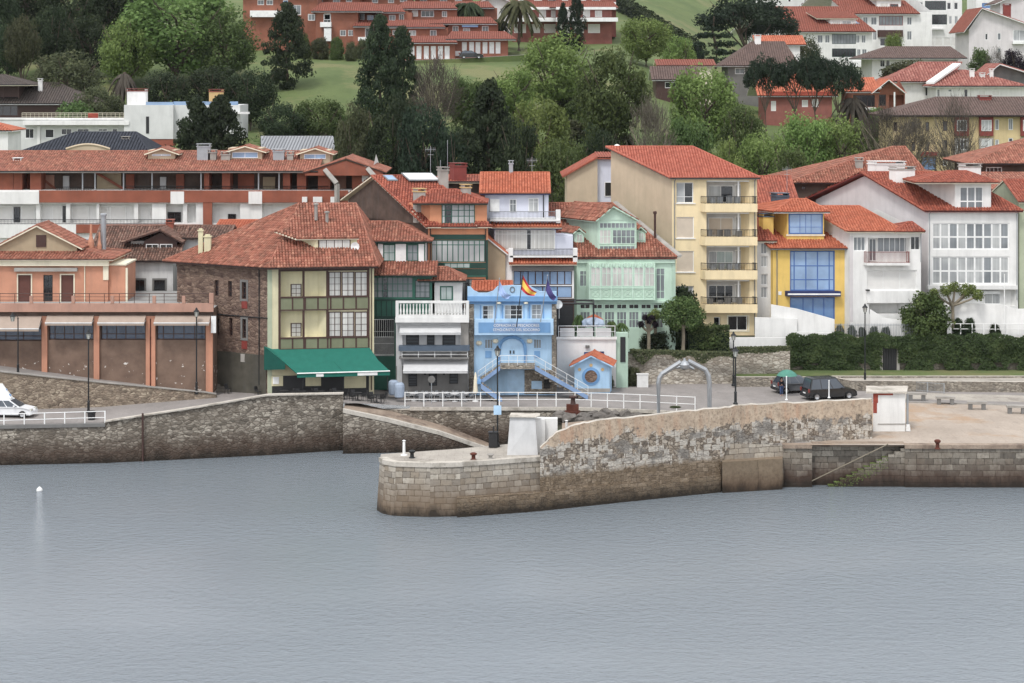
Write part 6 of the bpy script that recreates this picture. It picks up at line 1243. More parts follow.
house('white block with a blue panel behind the grey gabled house',976,1060,-2,20,505,10,'white',('flat',),'',[(982,3,1000,8,D(gm='glassblue',nx=4,fm='pblue'))],'apartment_block','apartment block')
house('pale house with a grey roof edge in the top right corner',1000,1060,4,20,480,10,'lightgrey',('gabf',995,1060,1026,-10,-1),'tile_hillbrown')
house('pale blue grey white block filling the skyline between the roofs',752,850,-30,12,520,10,'modern',('flat',),'',[(776,-4,779,2,D(nx=1,gm='glassdk')),(788,-4,791,2,D(nx=1,gm='glassdk')),(760,-4,763,2,D(nx=1,gm='glassdk'))],'apartment_block','apartment block')
house('low white house under a wide dull brown hip roof below the white blocks',872,958,58.5,70,420,13,'white',('hip',862,967,886,950,47,-2,14,6),'tile_hillbrown',[(880,60,885,67,D(gm='glassdk')),(886,60,890,67,D(gm='glassdk')),(933,60,957,70,D(k='log',r=1.5)),(927,60,932,68,D(k='slab',n='pier',o=.2))])
# tiled houses above the beige block
b=house('white house with a mottled pink tiled roof and slanted white gable',895,936,82,98,392,12,'white',('hip',886,948,918,962,62.5,-1,14,7.5),'tile_hillpink',[(899,85,912,92,D(gm='shutwhite',nx=2)),(925,84,928,96,D(gm='glassdk',nx=1))],lod=1,cw=.5)
b=house('white house with mottled pink hip roof and three white chimneys',936,1040,86.5,98,384,12,'white',('hip',932,1030,956,966,70.5,-1,13,6.5),'tile_hillpink',[(934+3,89,940,97,D(gm='glassdk')),(948,89,952,92,D(nx=1)),(964,89,968,97,D(gm='glassdk',nx=1)),(978,90,986,96,D(gm='shutwhite')),(992,90,1000,96,D(gm='shutwhite'))],cw=.5)
for a in ((970,70,974.5,79),(980,74,985,80),(990,70,993.5,79.5)): b.chim(a,3,'white','white',dp=.6)
mb=MB(); f=b.F; A=[f.Q(930,84,-.6),f.Q(957,65,6)]; w=Vector((1.4,0,0)); mb.hexa([A[0]-w*.5,A[0]+w*.5,A[1]+w*.5,A[1]-w*.5]+[p+Vector((0,0,.35)) for p in (A[0]-w*.5,A[0]+w*.5,A[1]+w*.5,A[1]-w*.5)]); b.part(mb,'gable_coping','white')
house('dark gabled house with a red brown roof at the right edge',984,1050,80,92,398,10,'grey',('gabf',980,1052,1000,64,-1.5),'tile_hillpink',[],trim='pwhite',cw=.5)
# road in front of the garages
mb=MB(); 
for (a,c) in ((398,430),(430,460),(460,490),(490,540)):
    y0,y1=ipol([(398,404.5),(540,408)],a),ipol([(398,404.5),(540,408)],c); z=lambda px,Y:gz(ipol([(398,61),(455,59),(540,54)],px),Y)
    mb.face([Vector((*XY(a,y0),z(a,y0))),Vector((*XY(c,y1),z(c,y1))),Vector((*XY(c,y1+4.5),z(c,y1)+.1)),Vector((*XY(a,y0+4.5),z(a,y0)+.1))])
    mb.face([Vector((*XY(a,y0),z(a,y0)-2.5)),Vector((*XY(c,y1),z(c,y1)-2.5)),Vector((*XY(c,y1),z(c,y1))),Vector((*XY(a,y0),z(a,y0)))],1)
struct('hill_road',mb,['asphalt','grass'])
# ================================================================ TREES AND PLANTS
def crown(kind,seed):
    """unit tree: 1 high, crown 1 wide"""
    rnd=random.Random(seed); mb=MB(); mb.tint=[]
    def card(p,n,s,t):
        n=(n+Vector((rnd.gauss(0,.5),rnd.gauss(0,.5),rnd.gauss(.1,.5)))).normalized(); a=n.cross(Vector((rnd.gauss(0,1),rnd.gauss(0,1),rnd.gauss(0,1)))).normalized(); b=n.cross(a); s*=rnd.uniform(.6,1.35)
        i=len(mb.v); mb.v+=[tuple(p+a*s),tuple(p+b*s*.62),tuple(p-a*s),tuple(p-b*s*.62)]; mb.f.append((i,i+1,i+2,i+3)); mb.mi.append(0); mb.tint.append(min(1,max(0,t)))
    def clump(c,r,n,s,t,fl=1):
        for _ in range(n):
            d=Vector((rnd.gauss(0,1),rnd.gauss(0,1),rnd.gauss(0,1))).normalized(); q=d*r*rnd.uniform(.55,1.08); q.z*=fl; card(c+q,d,s,t+rnd.gauss(0,.13))
    if kind in ('broad','low','bush'):
        zc,rz=(.62,.38) if kind=='broad' else ((.5,.5) if kind=='low' else (.42,.58))
        lob=[(rnd.uniform(0,6.28),rnd.uniform(-.9,.9),rnd.uniform(.75,1.06)) for _ in range(9)]
        nc=88 if kind!='bush' else 70
        for k in range(nc):
            z=rnd.uniform(-1,1); a=rnd.uniform(0,6.283); rr=math.sqrt(1-z*z); rad=(.5+.5*rnd.random()**.45)
            w=.5+.5*max((math.cos(a-la)*.5+.5)*(1-abs(z-lz)*.6)*lr for la,lz,lr in lob); rad*=(w if kind!='bush' else .8+.2*w)
            c=Vector((.42*rr*math.cos(a)*rad,.42*rr*math.sin(a)*rad,zc+z*rz*.84*rad)); 
            if kind=='broad' and c.z<.24: c.z=.24+rnd.random()*.1
            clump(c,rnd.uniform(.075,.15) if kind!='bush' else rnd.uniform(.12,.2),125 if kind!='bush' else 120,.0165 if kind!='bush' else .03,.2+.5*rnd.random())
    elif kind=='conifer':
        for k in range(170):
            t=rnd.random()**.75; z=.04+.94*t; r=.52*(1-t)**.6*(.8+.3*rnd.random()); a=rnd.uniform(0,6.283); f=rnd.uniform(.3,1)
            clump(Vector((r*f*math.cos(a),r*f*math.sin(a),z-.03*f)),rnd.uniform(.06,.12)*(1.15-.5*t),75,.017,.15+.5*rnd.random(),.75)
    elif kind=='cypress':
        for k in range(150):
            t=rnd.random(); r=.48*min(1,(t*5)**.5)*(1-max(0,t-.45)/.58)**.8*(.8+.25*rnd.random()); a=rnd.uniform(0,6.283); f=rnd.uniform(.4,1)
            clump(Vector((r*f*math.cos(a),r*f*math.sin(a),.04+.94*t)),rnd.uniform(.07,.14),70,.02,.15+.5*rnd.random(),.45)
    elif kind=='pine':
        for k in range(70):
            a=rnd.uniform(0,6.283); r=.43*math.sqrt(rnd.random()); z=.66+.26*(1-(r/.43)**2)*rnd.uniform(.5,1)+rnd.uniform(-.08,.03); clump(Vector((r*math.cos(a),r*math.sin(a),z)),rnd.uniform(.07,.13),80,.016,.1+.55*rnd.random(),.6)
    elif kind=='cedar':
        for k in range(70):
            z=rnd.choice([.3,.42,.54,.66,.77,.87,.95])+rnd.uniform(-.02,.02); rm=.5*(1.08-z)**.6*(.7+.3*rnd.random()); a=rnd.uniform(0,6.283); r=rm*rnd.random()**.5; clump(Vector((r*math.cos(a),r*math.sin(a),z-.05*r)),.09,60,.018,.1+.5*rnd.random(),.4)
    elif kind in ('palm','deadpalm'):
        n=46 if kind=='palm' else 30
        for k in range(n):
            a=rnd.uniform(0,6.283); el=rnd.uniform(-.9,1.3) if kind=='palm' else rnd.uniform(-1.4,.5); L=.5*rnd.uniform(.85,1.1); pts=[]
            for j in range(9):
                t=j/8; pts.append(Vector((math.cos(a)*L*t*math.cos(el*.6),math.sin(a)*L*t*math.cos(el*.6),.78+.24*t*math.sin(el)-.30*t*t*(1.2 if kind=='palm' else 1.6))))
            for j in range(8):
                d=(pts[j+1]-pts[j]).normalized(); sd=d.cross(Vector((0,0,1))).normalized(); w=.05*(1-j/9)+.012
                tt=.2+.6*rnd.random()
                for sgn in (-1,1):
                    i=len(mb.v); dr=Vector((0,0,-w*.9)); mb.v+=[tuple(pts[j]),tuple(pts[j+1]),tuple(pts[j+1]+sd*w*sgn+dr+d*.02),tuple(pts[j]+sd*w*sgn+dr+d*.02)]; mb.f.append((i,i+1,i+2,i+3)); mb.mi.append(0); mb.tint.append(tt)
    elif kind=='bare':
        for k in range(90):
            z=rnd.uniform(-.8,1); a=rnd.uniform(0,6.283); rr=math.sqrt(max(0,1-z*z))*rnd.uniform(.3,1); c=Vector((.45*rr*math.cos(a),.45*rr*math.sin(a),.6+.36*z))
            for _ in range(34):
                d=(c-Vector((0,0,.25))).normalized()+Vector((rnd.gauss(0,.45),rnd.gauss(0,.45),rnd.gauss(.1,.35))); d.normalize(); p=c+Vector((rnd.gauss(0,.06),rnd.gauss(0,.06),rnd.gauss(0,.06))); s=d.cross(Vector((rnd.random(),rnd.random(),.3))).normalized()*.0032
                i=len(mb.v); e=p+d*rnd.uniform(.05,.11); mb.v+=[tuple(p-s),tuple(p+s),tuple(e+s*.4),tuple(e-s*.4)]; mb.f.append((i,i+1,i+2,i+3)); mb.mi.append(0); mb.tint.append(rnd.random())
    return mb
def trunk(kind,seed):
    rnd=random.Random(seed+99); mb=MB()
    top={'broad':.55,'low':.6,'bush':.4,'conifer':.9,'cypress':.8,'pine':.72,'cedar':.93,'palm':.8,'deadpalm':.8,'bare':.55}[kind]; r={'pine':.018,'palm':.04,'deadpalm':.05,'bare':.022}.get(kind,.026)
    pts=[Vector((rnd.gauss(0,.012)*k,rnd.gauss(0,.012)*k,-.03+(top+.03)*k/4)) for k in range(5)]; mb.tube(pts,[r*1.5,r,r*.85,r*.7,r*.4 if kind not in('palm','deadpalm') else r*.9],7)
    if kind in ('broad','low','pine','bare','bush'):
        for k in range(9 if kind!='bare' else 22):
            b=pts[rnd.randint(1,3) if kind!='pine' else rnd.randint(2,3)]; a=rnd.uniform(0,6.283); e=Vector((math.cos(a)*.36,math.sin(a)*.36,rnd.uniform(.62,.9))); m=b.lerp(e,.5)+Vector((rnd.gauss(0,.03),rnd.gauss(0,.03),rnd.gauss(-.01,.03))); mb.tube([b,m,e],[r*.55,r*.38,r*.12],5)
    return mb
PROTO={}
def proto(kind,seed,leafm,bark):
    key=(kind,seed,leafm)
    if key not in PROTO:
        c=PROTO.get((kind,seed))
        if c is None:
            oc=crown(kind,seed).build('crown','leaf_mid'); ot=trunk(kind,seed).build('trunk','bark'); PROTO[(kind,seed)]=(oc.data,ot.data); bpy.data.objects.remove(oc); bpy.data.objects.remove(ot); c=PROTO[(kind,seed)]
        me=c[0].copy(); me.materials.clear(); me.materials.append(M[leafm]); mt=c[1].copy(); mt.materials.clear(); mt.materials.append(M[bark]); PROTO[key]=(me,mt)
    return PROTO[key]
tr=random.Random(21)
def tree(name,label,kind,px,pyt,Y,wpx,leafm,group=None,cat='tree',z0=None,bark='bark',seed=None):
    x=gx(px,Y); z=tz(x,Y)-.4 if z0 is None else z0; h=gz(pyt,Y)-z; w=wpx*Y/F*1.06
    r=empty(name,(x,Y,z),label,cat,group); r.scale=(w,w,h); r.rotation_euler=(0,0,tr.uniform(0,6.28))
    mc,mt=proto(kind,tr.randint(0,2) if seed is None else seed,leafm,bark)
    for n,m in (('crown',mc),('trunk',mt)):
        o=bpy.data.objects.new(n,m); COL.objects.link(o); o.parent=r
    return r
T=tree
g1='dark wood at the upper left'
for px,py,Y,w in ((-12,-45,400,80),(26,-50,420,90),(70,-40,415,85),(108,-45,425,80),(48,0,392,60),(92,10,390,60),(8,20,385,50),(-20,30,372,50),(118,28,384,50),(140,-35,430,80)): T('broadleaf_tree','dark broadleaved tree standing in the shadowy wood behind the brown roofed villa','low',px,py,Y,w,'leaf_dark',g1)
T('yellowish_tree','thin yellowish green tree rising before the dark wood above the brown roofed villa','broad',22,12,374,42,'leaf_olive')
T('loquat_tree','rounded dull olive tree between the dark roofed villa and dead palm','low',68,46,356,84,'leaf_olive'); T('garden_tree','smaller olive tree filling the gap below the dead palm','low',98,80,340,56,'leaf_olive'); T('shrub','low green shrub behind the roof garden railing, left of the dead palm','bush',76,100,328,46,'leaf_mid',cat='shrub')
T('dead_palm','dead palm with drooping brown fronds beside the white modern building','deadpalm',124,59,347,40,'leaf_twig',cat='palm',bark='bark')
T('broad_tree','huge fresh green broadleaved tree towering over the white modern building','low',176,-22,384,142,'leaf_fresh'); T('broad_tree','fresh green crown leaning left of the huge bright tree','low',128,8,378,66,'leaf_bright'); T('broad_tree','fresh green crown on the right flank of the huge bright tree','low',228,2,380,72,'leaf_mid')
T('dark_tree','dark tree below the huge bright tree, behind the brick chimney','low',214,58,350,66,'leaf_dark'); T('dark_tree','dark tree between the white modern building and the tall conifer','low',250,62,346,62,'leaf_dark'); T('dark_tree','dark tree directly behind the white block chimney','low',166,66,346,60,'leaf_dark'); T('dark_tree','dark low tree behind the grey sheet metal roof at left','low',283,96,325,56,'leaf_dark'); T('green_tree','dull green tree behind the right end of the metal roof','low',318,92,328,64,'leaf_mid')
T('yew_tree','left of the twin dark conifers in front of the white modern building','conifer',196,95,303,76,'leaf_dark',seed=1); T('yew_tree','right of the twin dark conifers in front of the white modern building','conifer',221,94,301,84,'leaf_dark',seed=2)
T('conifer','tall dark conical conifer alone at the left edge of the meadow','cypress',287,3,375,52,'leaf_dark',seed=0)
T('conifer','taller of the two dark conifers in the middle of the meadow','conifer',380,14,353,68,'leaf_dark',seed=0); T('conifer','shorter right hand conifer of the pair in the meadow','cypress',402,27,352,42,'leaf_dark',seed=1)
T('brown_tree','brownish olive tree at the left of the dark clump behind the terrace block','low',352,94,292,50,'leaf_olive'); T('dark_tree','black green tree in the clump behind the terrace block','low',392,86,290,66,'leaf_dark'); T('dark_tree','largest black green tree above the orange mirador house','low',424,90,286,64,'leaf_pine'); T('dark_tree','small black green tree right of the dark clump, above red chimney','low',452,116,282,44,'leaf_pine')
T('bare_tree','pale leafless tree on the meadow behind the dark clump','bare',436,62,332,52,'leaf_twig',bark='barkpale'); T('bushy_tree','pale green bushy tree on the meadow below the garages','low',466,70,338,58,'leaf_mid')
T('conifer','broad dark conifer rising behind the stepped white house','conifer',490,78,284,92,'leaf_dark',seed=1); T('dark_tree','dark tree beside the broad conifer, above the stepped white house','low',520,108,280,50,'leaf_dark')
T('green_tree','large mid green tree below the white and red apartments','low',556,26,352,86,'leaf_bright'); T('green_tree','mid green tree left of the large round tree, over the meadow','low',514,62,345,54,'leaf_bright'); T('olive_tree','yellow green tree in front of the round tree, left side','low',540,86,302,74,'leaf_bright'); T('round_tree','deep green rounded tree just above the mint house roof','low',562,122,268,70,'leaf_mid')
T('round_tree','largest round green tree in the middle, above the beige flank','low',612,34,322,84,'leaf_mid'); T('green_tree','fresh green tree on the slope behind the largest round tree','low',646,12,402,62,'leaf_bright'); T('green_tree','small fresh tree left of the cottage gable on the slope','low',678,32,396,38,'leaf_bright'); T('dark_tree','dark small tree in the gap left of the yellow block roof','low',596,118,286,56,'leaf_dark')
T('bare_tree','brown leafless thicket tree directly above the beige flank of the yellow block','bare',650,108,284,54,'leaf_twig',bark='barkpale'); T('poplar','fresh green tree in front of the cottages','low',704,56,326,84,'leaf_bright'); T('green_tree','soft green tree above the yellow block ridge','low',686,104,296,66,'leaf_mid'); T('green_tree','small green tree at the right end of the yellow block ridge','low',726,126,282,46,'leaf_bright'); T('green_tree','dense green tree between the cottages and pine trunks','low',742,96,318,54,'leaf_mid')
T('willow','pale green tree in front of the red brick house, left','low',764,122,300,64,'leaf_bright'); T('willow','pale green rounded tree below the pines','low',806,104,312,66,'leaf_bright'); T('willow','pale green tree left of the beige apartment house','low',842,108,314,72,'leaf_bright'); T('green_tree','low green tree above the dark barn','low',796,136,280,60,'leaf_mid')
T('cedar_tree','dark spreading cedar behind the brown hip roofed house','cedar',716,12,432,64,'leaf_pine',seed=0); T('umbrella_pine','big dark umbrella pine crown at the top right of centre','pine',746,-12,440,96,'leaf_pine',seed=0); T('umbrella_pine','second dark pine crown beside the white dormered house','pine',772,6,446,60,'leaf_pine',seed=1)
for i,(px,py,w,l) in enumerate(((766,48,46,'leftmost dark pine with bare trunk before the orange roofed brick house'),(794,46,50,'second dark pine from the left before the orange roofed brick house'),(816,42,40,'third dark pine from the left before the orange roofed brick house'),(838,50,52,'rightmost and broadest dark pine before the orange roofed brick house'))): T('pine_tree',l,'pine',px,py,352-i,w,'leaf_pine','pines before the orange roofed brick house',seed=i%3)
T('autumn_tree','brownish green tree between the pines and white dormered house','low',802,30,430,44,'leaf_olive'); T('dead_palm','dead palm with hanging fronds right of the pines','deadpalm',853,84,350,46,'leaf_twig',cat='palm')
T('hedge_tree','dull green clump below the wide brown hip roof','bush',906,58,402,48,'leaf_olive',cat='shrub'); T('shrub','rounded yellow green shrub beside the orange roofed bungalow','bush',876,106,352,26,'leaf_bright',cat='shrub'); T('shrub','dark shrub by the corner of the white apartment house','bush',870,51,440,20,'leaf_dark',cat='shrub')
T('garden_tree','green shrub below the grey gabled house, left','bush',980,47,432,24,'leaf_mid',cat='shrub'); T('garden_tree','pinkish grey bare shrub below the grey gabled house','bare',996,50,430,26,'leaf_twig'); T('purple_tree','dark purple leaved tree at the right edge','low',1014,44,424,34,'leaf_purple'); T('shrub','dark tree squeezed between the white block and grey gabled house','low',965,26,470,18,'leaf_dark'); T('yellow_tree','small yellow leaved tree in front of purple awning','broad',894,30,466,22,'leaf_bright')
T('bare_tree','wide leafless tree in front of the beige apartment house, left','bare',884,112,310,66,'leaf_twig',bark='barkpale'); T('bare_tree','tall leafless tree before the framed window bays of the beige house','bare',956,104,300,58,'leaf_twig',bark='barkpale'); T('bare_tree','leafless shrub tree below the bungalow terrace','bare',915,122,322,46,'leaf_twig',bark='barkpale')
T('palm','dark full palm at the end of the brick houses','palm',467,-8,432,44,'leaf_dark',cat='palm',seed=0); T('palm','smaller dark palm right of the full one, above garages','palm',496,12,428,34,'leaf_dark',cat='palm',seed=1); T('palm','tall palm with thick trunk before the white and red apartments','palm',519,-12,424,48,'leaf_palm',cat='palm',seed=0)
T('cypress','left of the two columnar cypresses before the apartments','cypress',563,3,428,17,'leaf_pine',seed=0); T('cypress','right and taller of the two columnar cypresses before the apartments','cypress',577,-10,427,20,'leaf_pine',seed=1)
for i,(px,py,Y,w,l) in enumerate(((320,36,412,18,'dark round bush under the outside white stairs'),(337,36,411,14,'round clipped bush under the two pale windows'),(351,41,409,12,'small dark bush right of the round clipped bush'),(303,33,413,16,'olive bush left of the white stairs'),(362,38,413,14,'pale green bush by the brick house terrace'),(668,24,440,16,'small bush on the upper lawn'))): T('bush',l,'bush',px,py,Y,w,'leaf_mid' if i%2 else 'leaf_olive',cat='bush')
rs=random.Random(4)
for k in range(46):
    px=rs.uniform(292,600) if k<36 else rs.uniform(610,900); Y=rs.uniform(302,356) if k<36 else rs.uniform(272,330); w=rs.uniform(16,40); pb=CX*0+YH+(H-tz(gx(px,Y),Y))*F/Y; T('meadow_shrub','wild shrub growing loose on the grassy slope below the houses','bush',px,pb-rs.uniform(12,26),Y,w,rs.choice(['leaf_mid','leaf_bright','leaf_olive']),'wild shrubs on the slope',cat='shrub')
# ground cover on the slope: rough grass and brambles nobody could count
mb=MB(); mb.tint=[]
for k in range(26000):
    Y=rs.uniform(262,345); px=rs.uniform(240,940); x=gx(px,Y); n=noise.noise(Vector((x*.07,Y*.07,2)))
    if n<-.05: continue
    z=tz(x,Y); leafcards(mb,Vector((x,Y,z+rs.random()*.9*(n+.3))),Vector((0,-.5,1)),.26,min(1,max(0,.5+n+rs.gauss(0,.2))))
tag(mb.build('undergrowth','leaf_mid'),kind='stuff')
# hedge on the upper lawn
def hedge(name,label,A,B,w,h,n,leafm,size=.2,sag=None):
    A,B=Vector(A),Vector(B); d=(B-A); L=d.length; d.normalize(); sd=Vector((-d.y,d.x,0)).normalized(); mb=MB(); mb.tint=[]
    for _ in range(n):
        t=rs.random(); u=rs.uniform(-1,1); v=rs.random(); 
        if rs.random()<.5: u=math.copysign(1-rs.random()**2*.3,u)
        else: v=1-rs.random()**2*.3
        p=A.lerp(B,t)+sd*u*w/2+Vector((0,0,v*h*(1+.12*noise.noise(Vector((t*L*.4,1,7)))))); leafcards(mb,p,sd*u+Vector((0,0,v)),size,rs.random())
    r=empty(name,tuple((A+B)/2),label,'hedge'); mb.build('foliage',leafm,r); m2=MB(); q=[A-sd*w*.3,B-sd*w*.3,B+sd*w*.3,A+sd*w*.3]; m2.hexa(q+[p+Vector((0,0,h*.75)) for p in q]); m2.build('stems','leaf_pine',r); return r
def gp(px,Y): x=gx(px,Y); return (x,Y,tz(x,Y))
hedge('hedge','long dark clipped hedge running down the upper lawn',gp(612,520),gp(700,452),3.2,4.0,6000,'leaf_dark',.35)
# gardens of the front row
Zt=6.45
T('garden_bush','dense dark green shrub at the foot of the yellow block','bush',681,284,223.5,42,'leaf_dark',cat='shrub',z0=Zt); T('garden_shrub','mid green shrub beside the mint house corner','bush',655,330,222,30,'leaf_dark',cat='shrub',z0=Zt-.2); T('creeper','leafy creeper mound over the garden wall near the yellow block','bush',706,322,222.4,36,'leaf_mid',cat='shrub',z0=Zt)
hedge('hedge','dark netted hedge along the garden below the balconies',(gx(688,221.4),221.4,6.4),(gx(729,221.4),221.4,6.4),.8,2.6,2600,'leaf_hedge',.13)
def pollard(label,px,pyt,pyb,Y,tufts,leafm,arms=True):
    x=gx(px,Y); z0=gz(pyb,Y); r=empty('pollarded_tree',(x,Y,z0),label,'tree'); mb=MB(); top=Vector((x,Y,gz(pyt+(pyb-pyt)*.35,Y))); mb.tube([Vector((x,Y,z0-.2)),Vector((x+.05,Y,(z0+top.z)/2)),top],[.22,.17,.2],8)
    cm=MB(); cm.tint=[]
    for tx,ty,s in tufts:
        e=P(tx,ty,Y+rs.uniform(-.6,.6)); mb.tube([top-Vector((0,0,.2)),top.lerp(e,.6)+Vector((0,0,-.15)),e],[.15,.11,.12],6)
        for _ in range(int(760*s*s)+120):
            d=Vector((rs.gauss(0,1),rs.gauss(0,1),rs.gauss(0,1))).normalized(); leafcards(cm,e+Vector((0,0,.15*s))+d*s*rs.uniform(.5,1.05),d,.11,rs.random())
    mb.build('trunk','barkpale',r); cm.build('crown',leafm,r)
pollard('pollarded tree with reddish knobbly head beside the mint house',648.5,318,352,220.6,((641,325,.35),(648,321,.4),(655,325,.35),(645,318,.3),(652,318,.3)),'leaf_purple'); pollard('leafy pollarded tree with pale trunk before the dark shrub',683,310,352,220.4,((669,318,.95),(677,308,1.1),(690,309,1.1),(697,318,1.0),(684,316,1.1),(668,310,.8),(676,324,.8),(692,325,.8),(684,306,.9)),'leaf_mid'); pollard('small pollarded tuft between the reddish and leafy pollards',655,312,345,221.5,((655,316,.65),(650,318,.4)),'leaf_bright')
pollard('pollarded plane tree with spreading pale arms before the big white house',952.5,292,326,224.0,((934,293,.45),(946,291,.7),(966,292,.8),(978,296,.65),(972,290,.5),(955,288,.6)),'leaf_bright')
T('round_bush','large rounded glossy green bush by the bars, before white houses','bush',926,290,224.4,50,'leaf_mid',cat='bush',z0=7.3,seed=1)
for px,w,l in ((958,11,'small dark bush, left of two beside the pollarded plane'),(969.5,13,'small dark bush, right of two beside the pollarded plane'),(995,12,'green shrub behind white rail under the tall white wall')): T('bush',l,'bush',px,317 if px<990 else 323,224.1,w,'leaf_dark',cat='bush',z0=7.4)
for px,py,w,l in ((579,308,14,'leafy potted plant on the annex roof deck'),(612,316,14,'spiky green plant right of the grey tarpaulin'),(622,318,14,'spiky green plant near the rear wing of the annex')): T('deck_plant',l,'palm',px,py,218.2,w,'leaf_mid',cat='plant',z0=gz(338,218.2)-.6)
for px,Y,py,w in ((608,216.0,372,12),(633,217.9,366,16)): T('wall_shrub','ragged shrub behind the blue kiosk' if px<610 else 'ragged shrub at the left end of the rough garden wall','bush',px,py,Y,w,'leaf_olive',cat='shrub',z0=3.5)
T('tuft','round yellowish plant tuft on the pier wall inside the arch','bush',675,406,184.5,12,'leaf_olive',cat='plant',z0=6.4)
for px in (840,852,862,874,886): T('potted_shrub','small clipped shrub behind the grey terrace bars','bush',px,324+rs.uniform(-1,3),224.2,9,'leaf_dark','clipped shrubs behind the terrace bars',cat='shrub',z0=7.5)
# ================================================================ OBJECTS
def lamp(label,px,pyt,pyb,Y,side=None,sign=False):
    b=P(px,pyb,Y); h=gz(pyt,Y)-b.z; r=empty('street_lamp',tuple(b),label,'street lamp','street lamps along the harbour')
    mb=MB(); mb.lathe(b,[(.2,0),(.2,.15),(.12,.25),(.11,1.0),(.14,1.05),(.07,1.15),(.055,h-.95),(.09,h-.93),(.05,h-.8)],10); mb.build('post','iron',r)
    c=b+Vector((0,0,h-.8)); 
    if side:
        mb=MB(); mb.tube([c,c+Vector((side*.35,0,.5)),c+Vector((side*.5,0,.35))],.03,5); mb.build('arm','iron',r); c=c+Vector((side*.5,0,-.35))
    mb=MB(); mb.lathe(c,[(.13,.0),(.22,.46)],6); gl=mb.build('lantern','lampglass',r)
    mb=MB(); mb.lathe(c,[(.3,.46),(.26,.52),(.1,.68),(.12,.72),(.03,.85)],8)
    for k in range(6): a=6.283*k/6; mb.tube([c+Vector((.13*math.cos(a),.13*math.sin(a),0)),c+Vector((.23*math.cos(a),.23*math.sin(a),.47))],.018,4)
    mb.build('lantern_cap','iron',gl)
    if sign:
        mb=MB(); mb.box(b+Vector((0,-.12,2.6)),.62,.04,.75); mb.build('sign_plate','pltblue',r)
    return r
lamp('street lamp with a side arm behind the top of the retaining wall',18,309,376,204.5,-1); lamp('tall street lamp beside the dark bin at the left road',88.5,330,413,199.2); lamp('street lamp at the corner of the orange seafront building',196.5,308,394,206.0)
lamp('black street lamp standing on the pier in front of the blue hall',497.5,346,446.5,178.8,sign=True); lamp('black street lamp on the promenade wall right of the steel arch',735.5,347,405,183.15); lamp('more distant street lamp just behind the one right of the arch',733.5,332,386,217.0); lamp('black street lamp before the ivy wall near the parked cars',865,304,384,215.2)
def railing(name,label,pts,h,sp,mat,rails=(1.0,.5),r=.035,n=None):
    """pts world; evenly spaced posts with horizontal rails"""
    ro=empty(name,tuple(pts[0]),label,'railing')
    rm=MB(); up=Vector((0,0,h))
    for a,c in zip(pts,pts[1:]):
        k=max(1,round((c-a).length/sp))
        for i in range(k+(c is pts[-1])): p=a.lerp(c,i/k); pm=MB(); pm.box(p,.09,.09,h+.04); pm.build('post',mat,ro)
        for f_ in rails: rm.tube([a+up*f_,c+up*f_],r,5)
    rm.build('rails',mat,ro); return ro
railing('railing','white railing on the left quay beside the white car',[P(-40,428.5,192.5),P(4,426.6,193.9),P(105,423.6,195.0)],1.1,1.75,'pwhite')
railing('railing','long white railing along the promenade before the restaurant and kiosk',[Vector((*XY(405,204.5),ZQ)),Vector((*XY(575,204.5),ZQ)),Vector((*XY(640,203.1),ZQ)),Vector((*XY(695,201.5),ZQ))],1.3,1.72,'pwhite')
railing('railing','white rail on the terrace under the tall white wall',[P(949,334,223.6),P(1030,334.5,223.6)],1.05,1.1,'pwhite')
mbp=MB(); 
ro=empty('terrace_fence',tuple(P(895,341,223.6)),'grey barred fence on top of the ivy wall','fence')
for k in range(72): px=835+k*1.58; mbp.tube([P(px,342,223.6),P(px,323.5,223.6)],.022,4)
mbp.tube([P(834,325,223.6),P(948,325,223.6)],.03,4); mbp.tube([P(834,338,223.6),P(948,338,223.6)],.03,4); mbp.build('bars','galv',ro); mb=MB(); mb.box(P(949,342,223.5),.45,.4,2.1); mb.build('pillar','white',ro)
def pole(label,px,y0,y1,Y,r,mat,name='pole'):
    mb=MB(); a=P(px,y1,Y); h=gz(y0,Y)-a.z; mb.lathe(a,[(r*2.4,0),(r*2.4,.06),(r,.1),(r*.8,h-.08),(r*1.3,h-.05),(r*.5,h)],8); return tag(mb.build(name,mat),label,'pole')
pole('thin white flagpole beside the tall white wall',1004.5,274,330,223.9,.045,'pwhite','flagpole'); pole('thin white pole on the wall in front of the person with umbrella',786.5,376,400,184.6,.05,'pwhite'); pole('thin white pole on the wall in front of the black car',829,380,398,185.9,.05,'pwhite'); pole('short white mooring post at the tip of the pier head',404,440,455.5,174.8,.12,'pwhite','mooring_post'); pole('white post beside the white pier hut',566.5,420,436,178,.12,'white','post')
def gY(py,z): return F*(H-z)/(py-YH)
def bollard(label,px,pyt,pyb,z,mat):
    Y=gY(pyb,z); a=P(px,pyb,Y); h=gz(pyt,Y)-a.z; mb=MB(); mb.lathe(a,[(.24,0),(.24,.06),(.16,.12),(.15,h*.6),(.27,h*.75),(.27,h*.9),(.15,h)],12); tag(mb.build('mooring_bollard',mat),label,'bollard','mooring bollards on the quays')
bollard('black mooring bollard near the pier head edge',412,450,458,4.1,'iron'); bollard('rust red mooring bollard in the middle of the pier head',473.5,452.5,460,4.1,'rust'); bollard('pale worn mooring bollard before the white hut',490.5,453.5,459.5,4.1,'concrete'); bollard('rusty mooring bollard on the edge of the right quay',937.5,439.5,449,3.5,'rust')
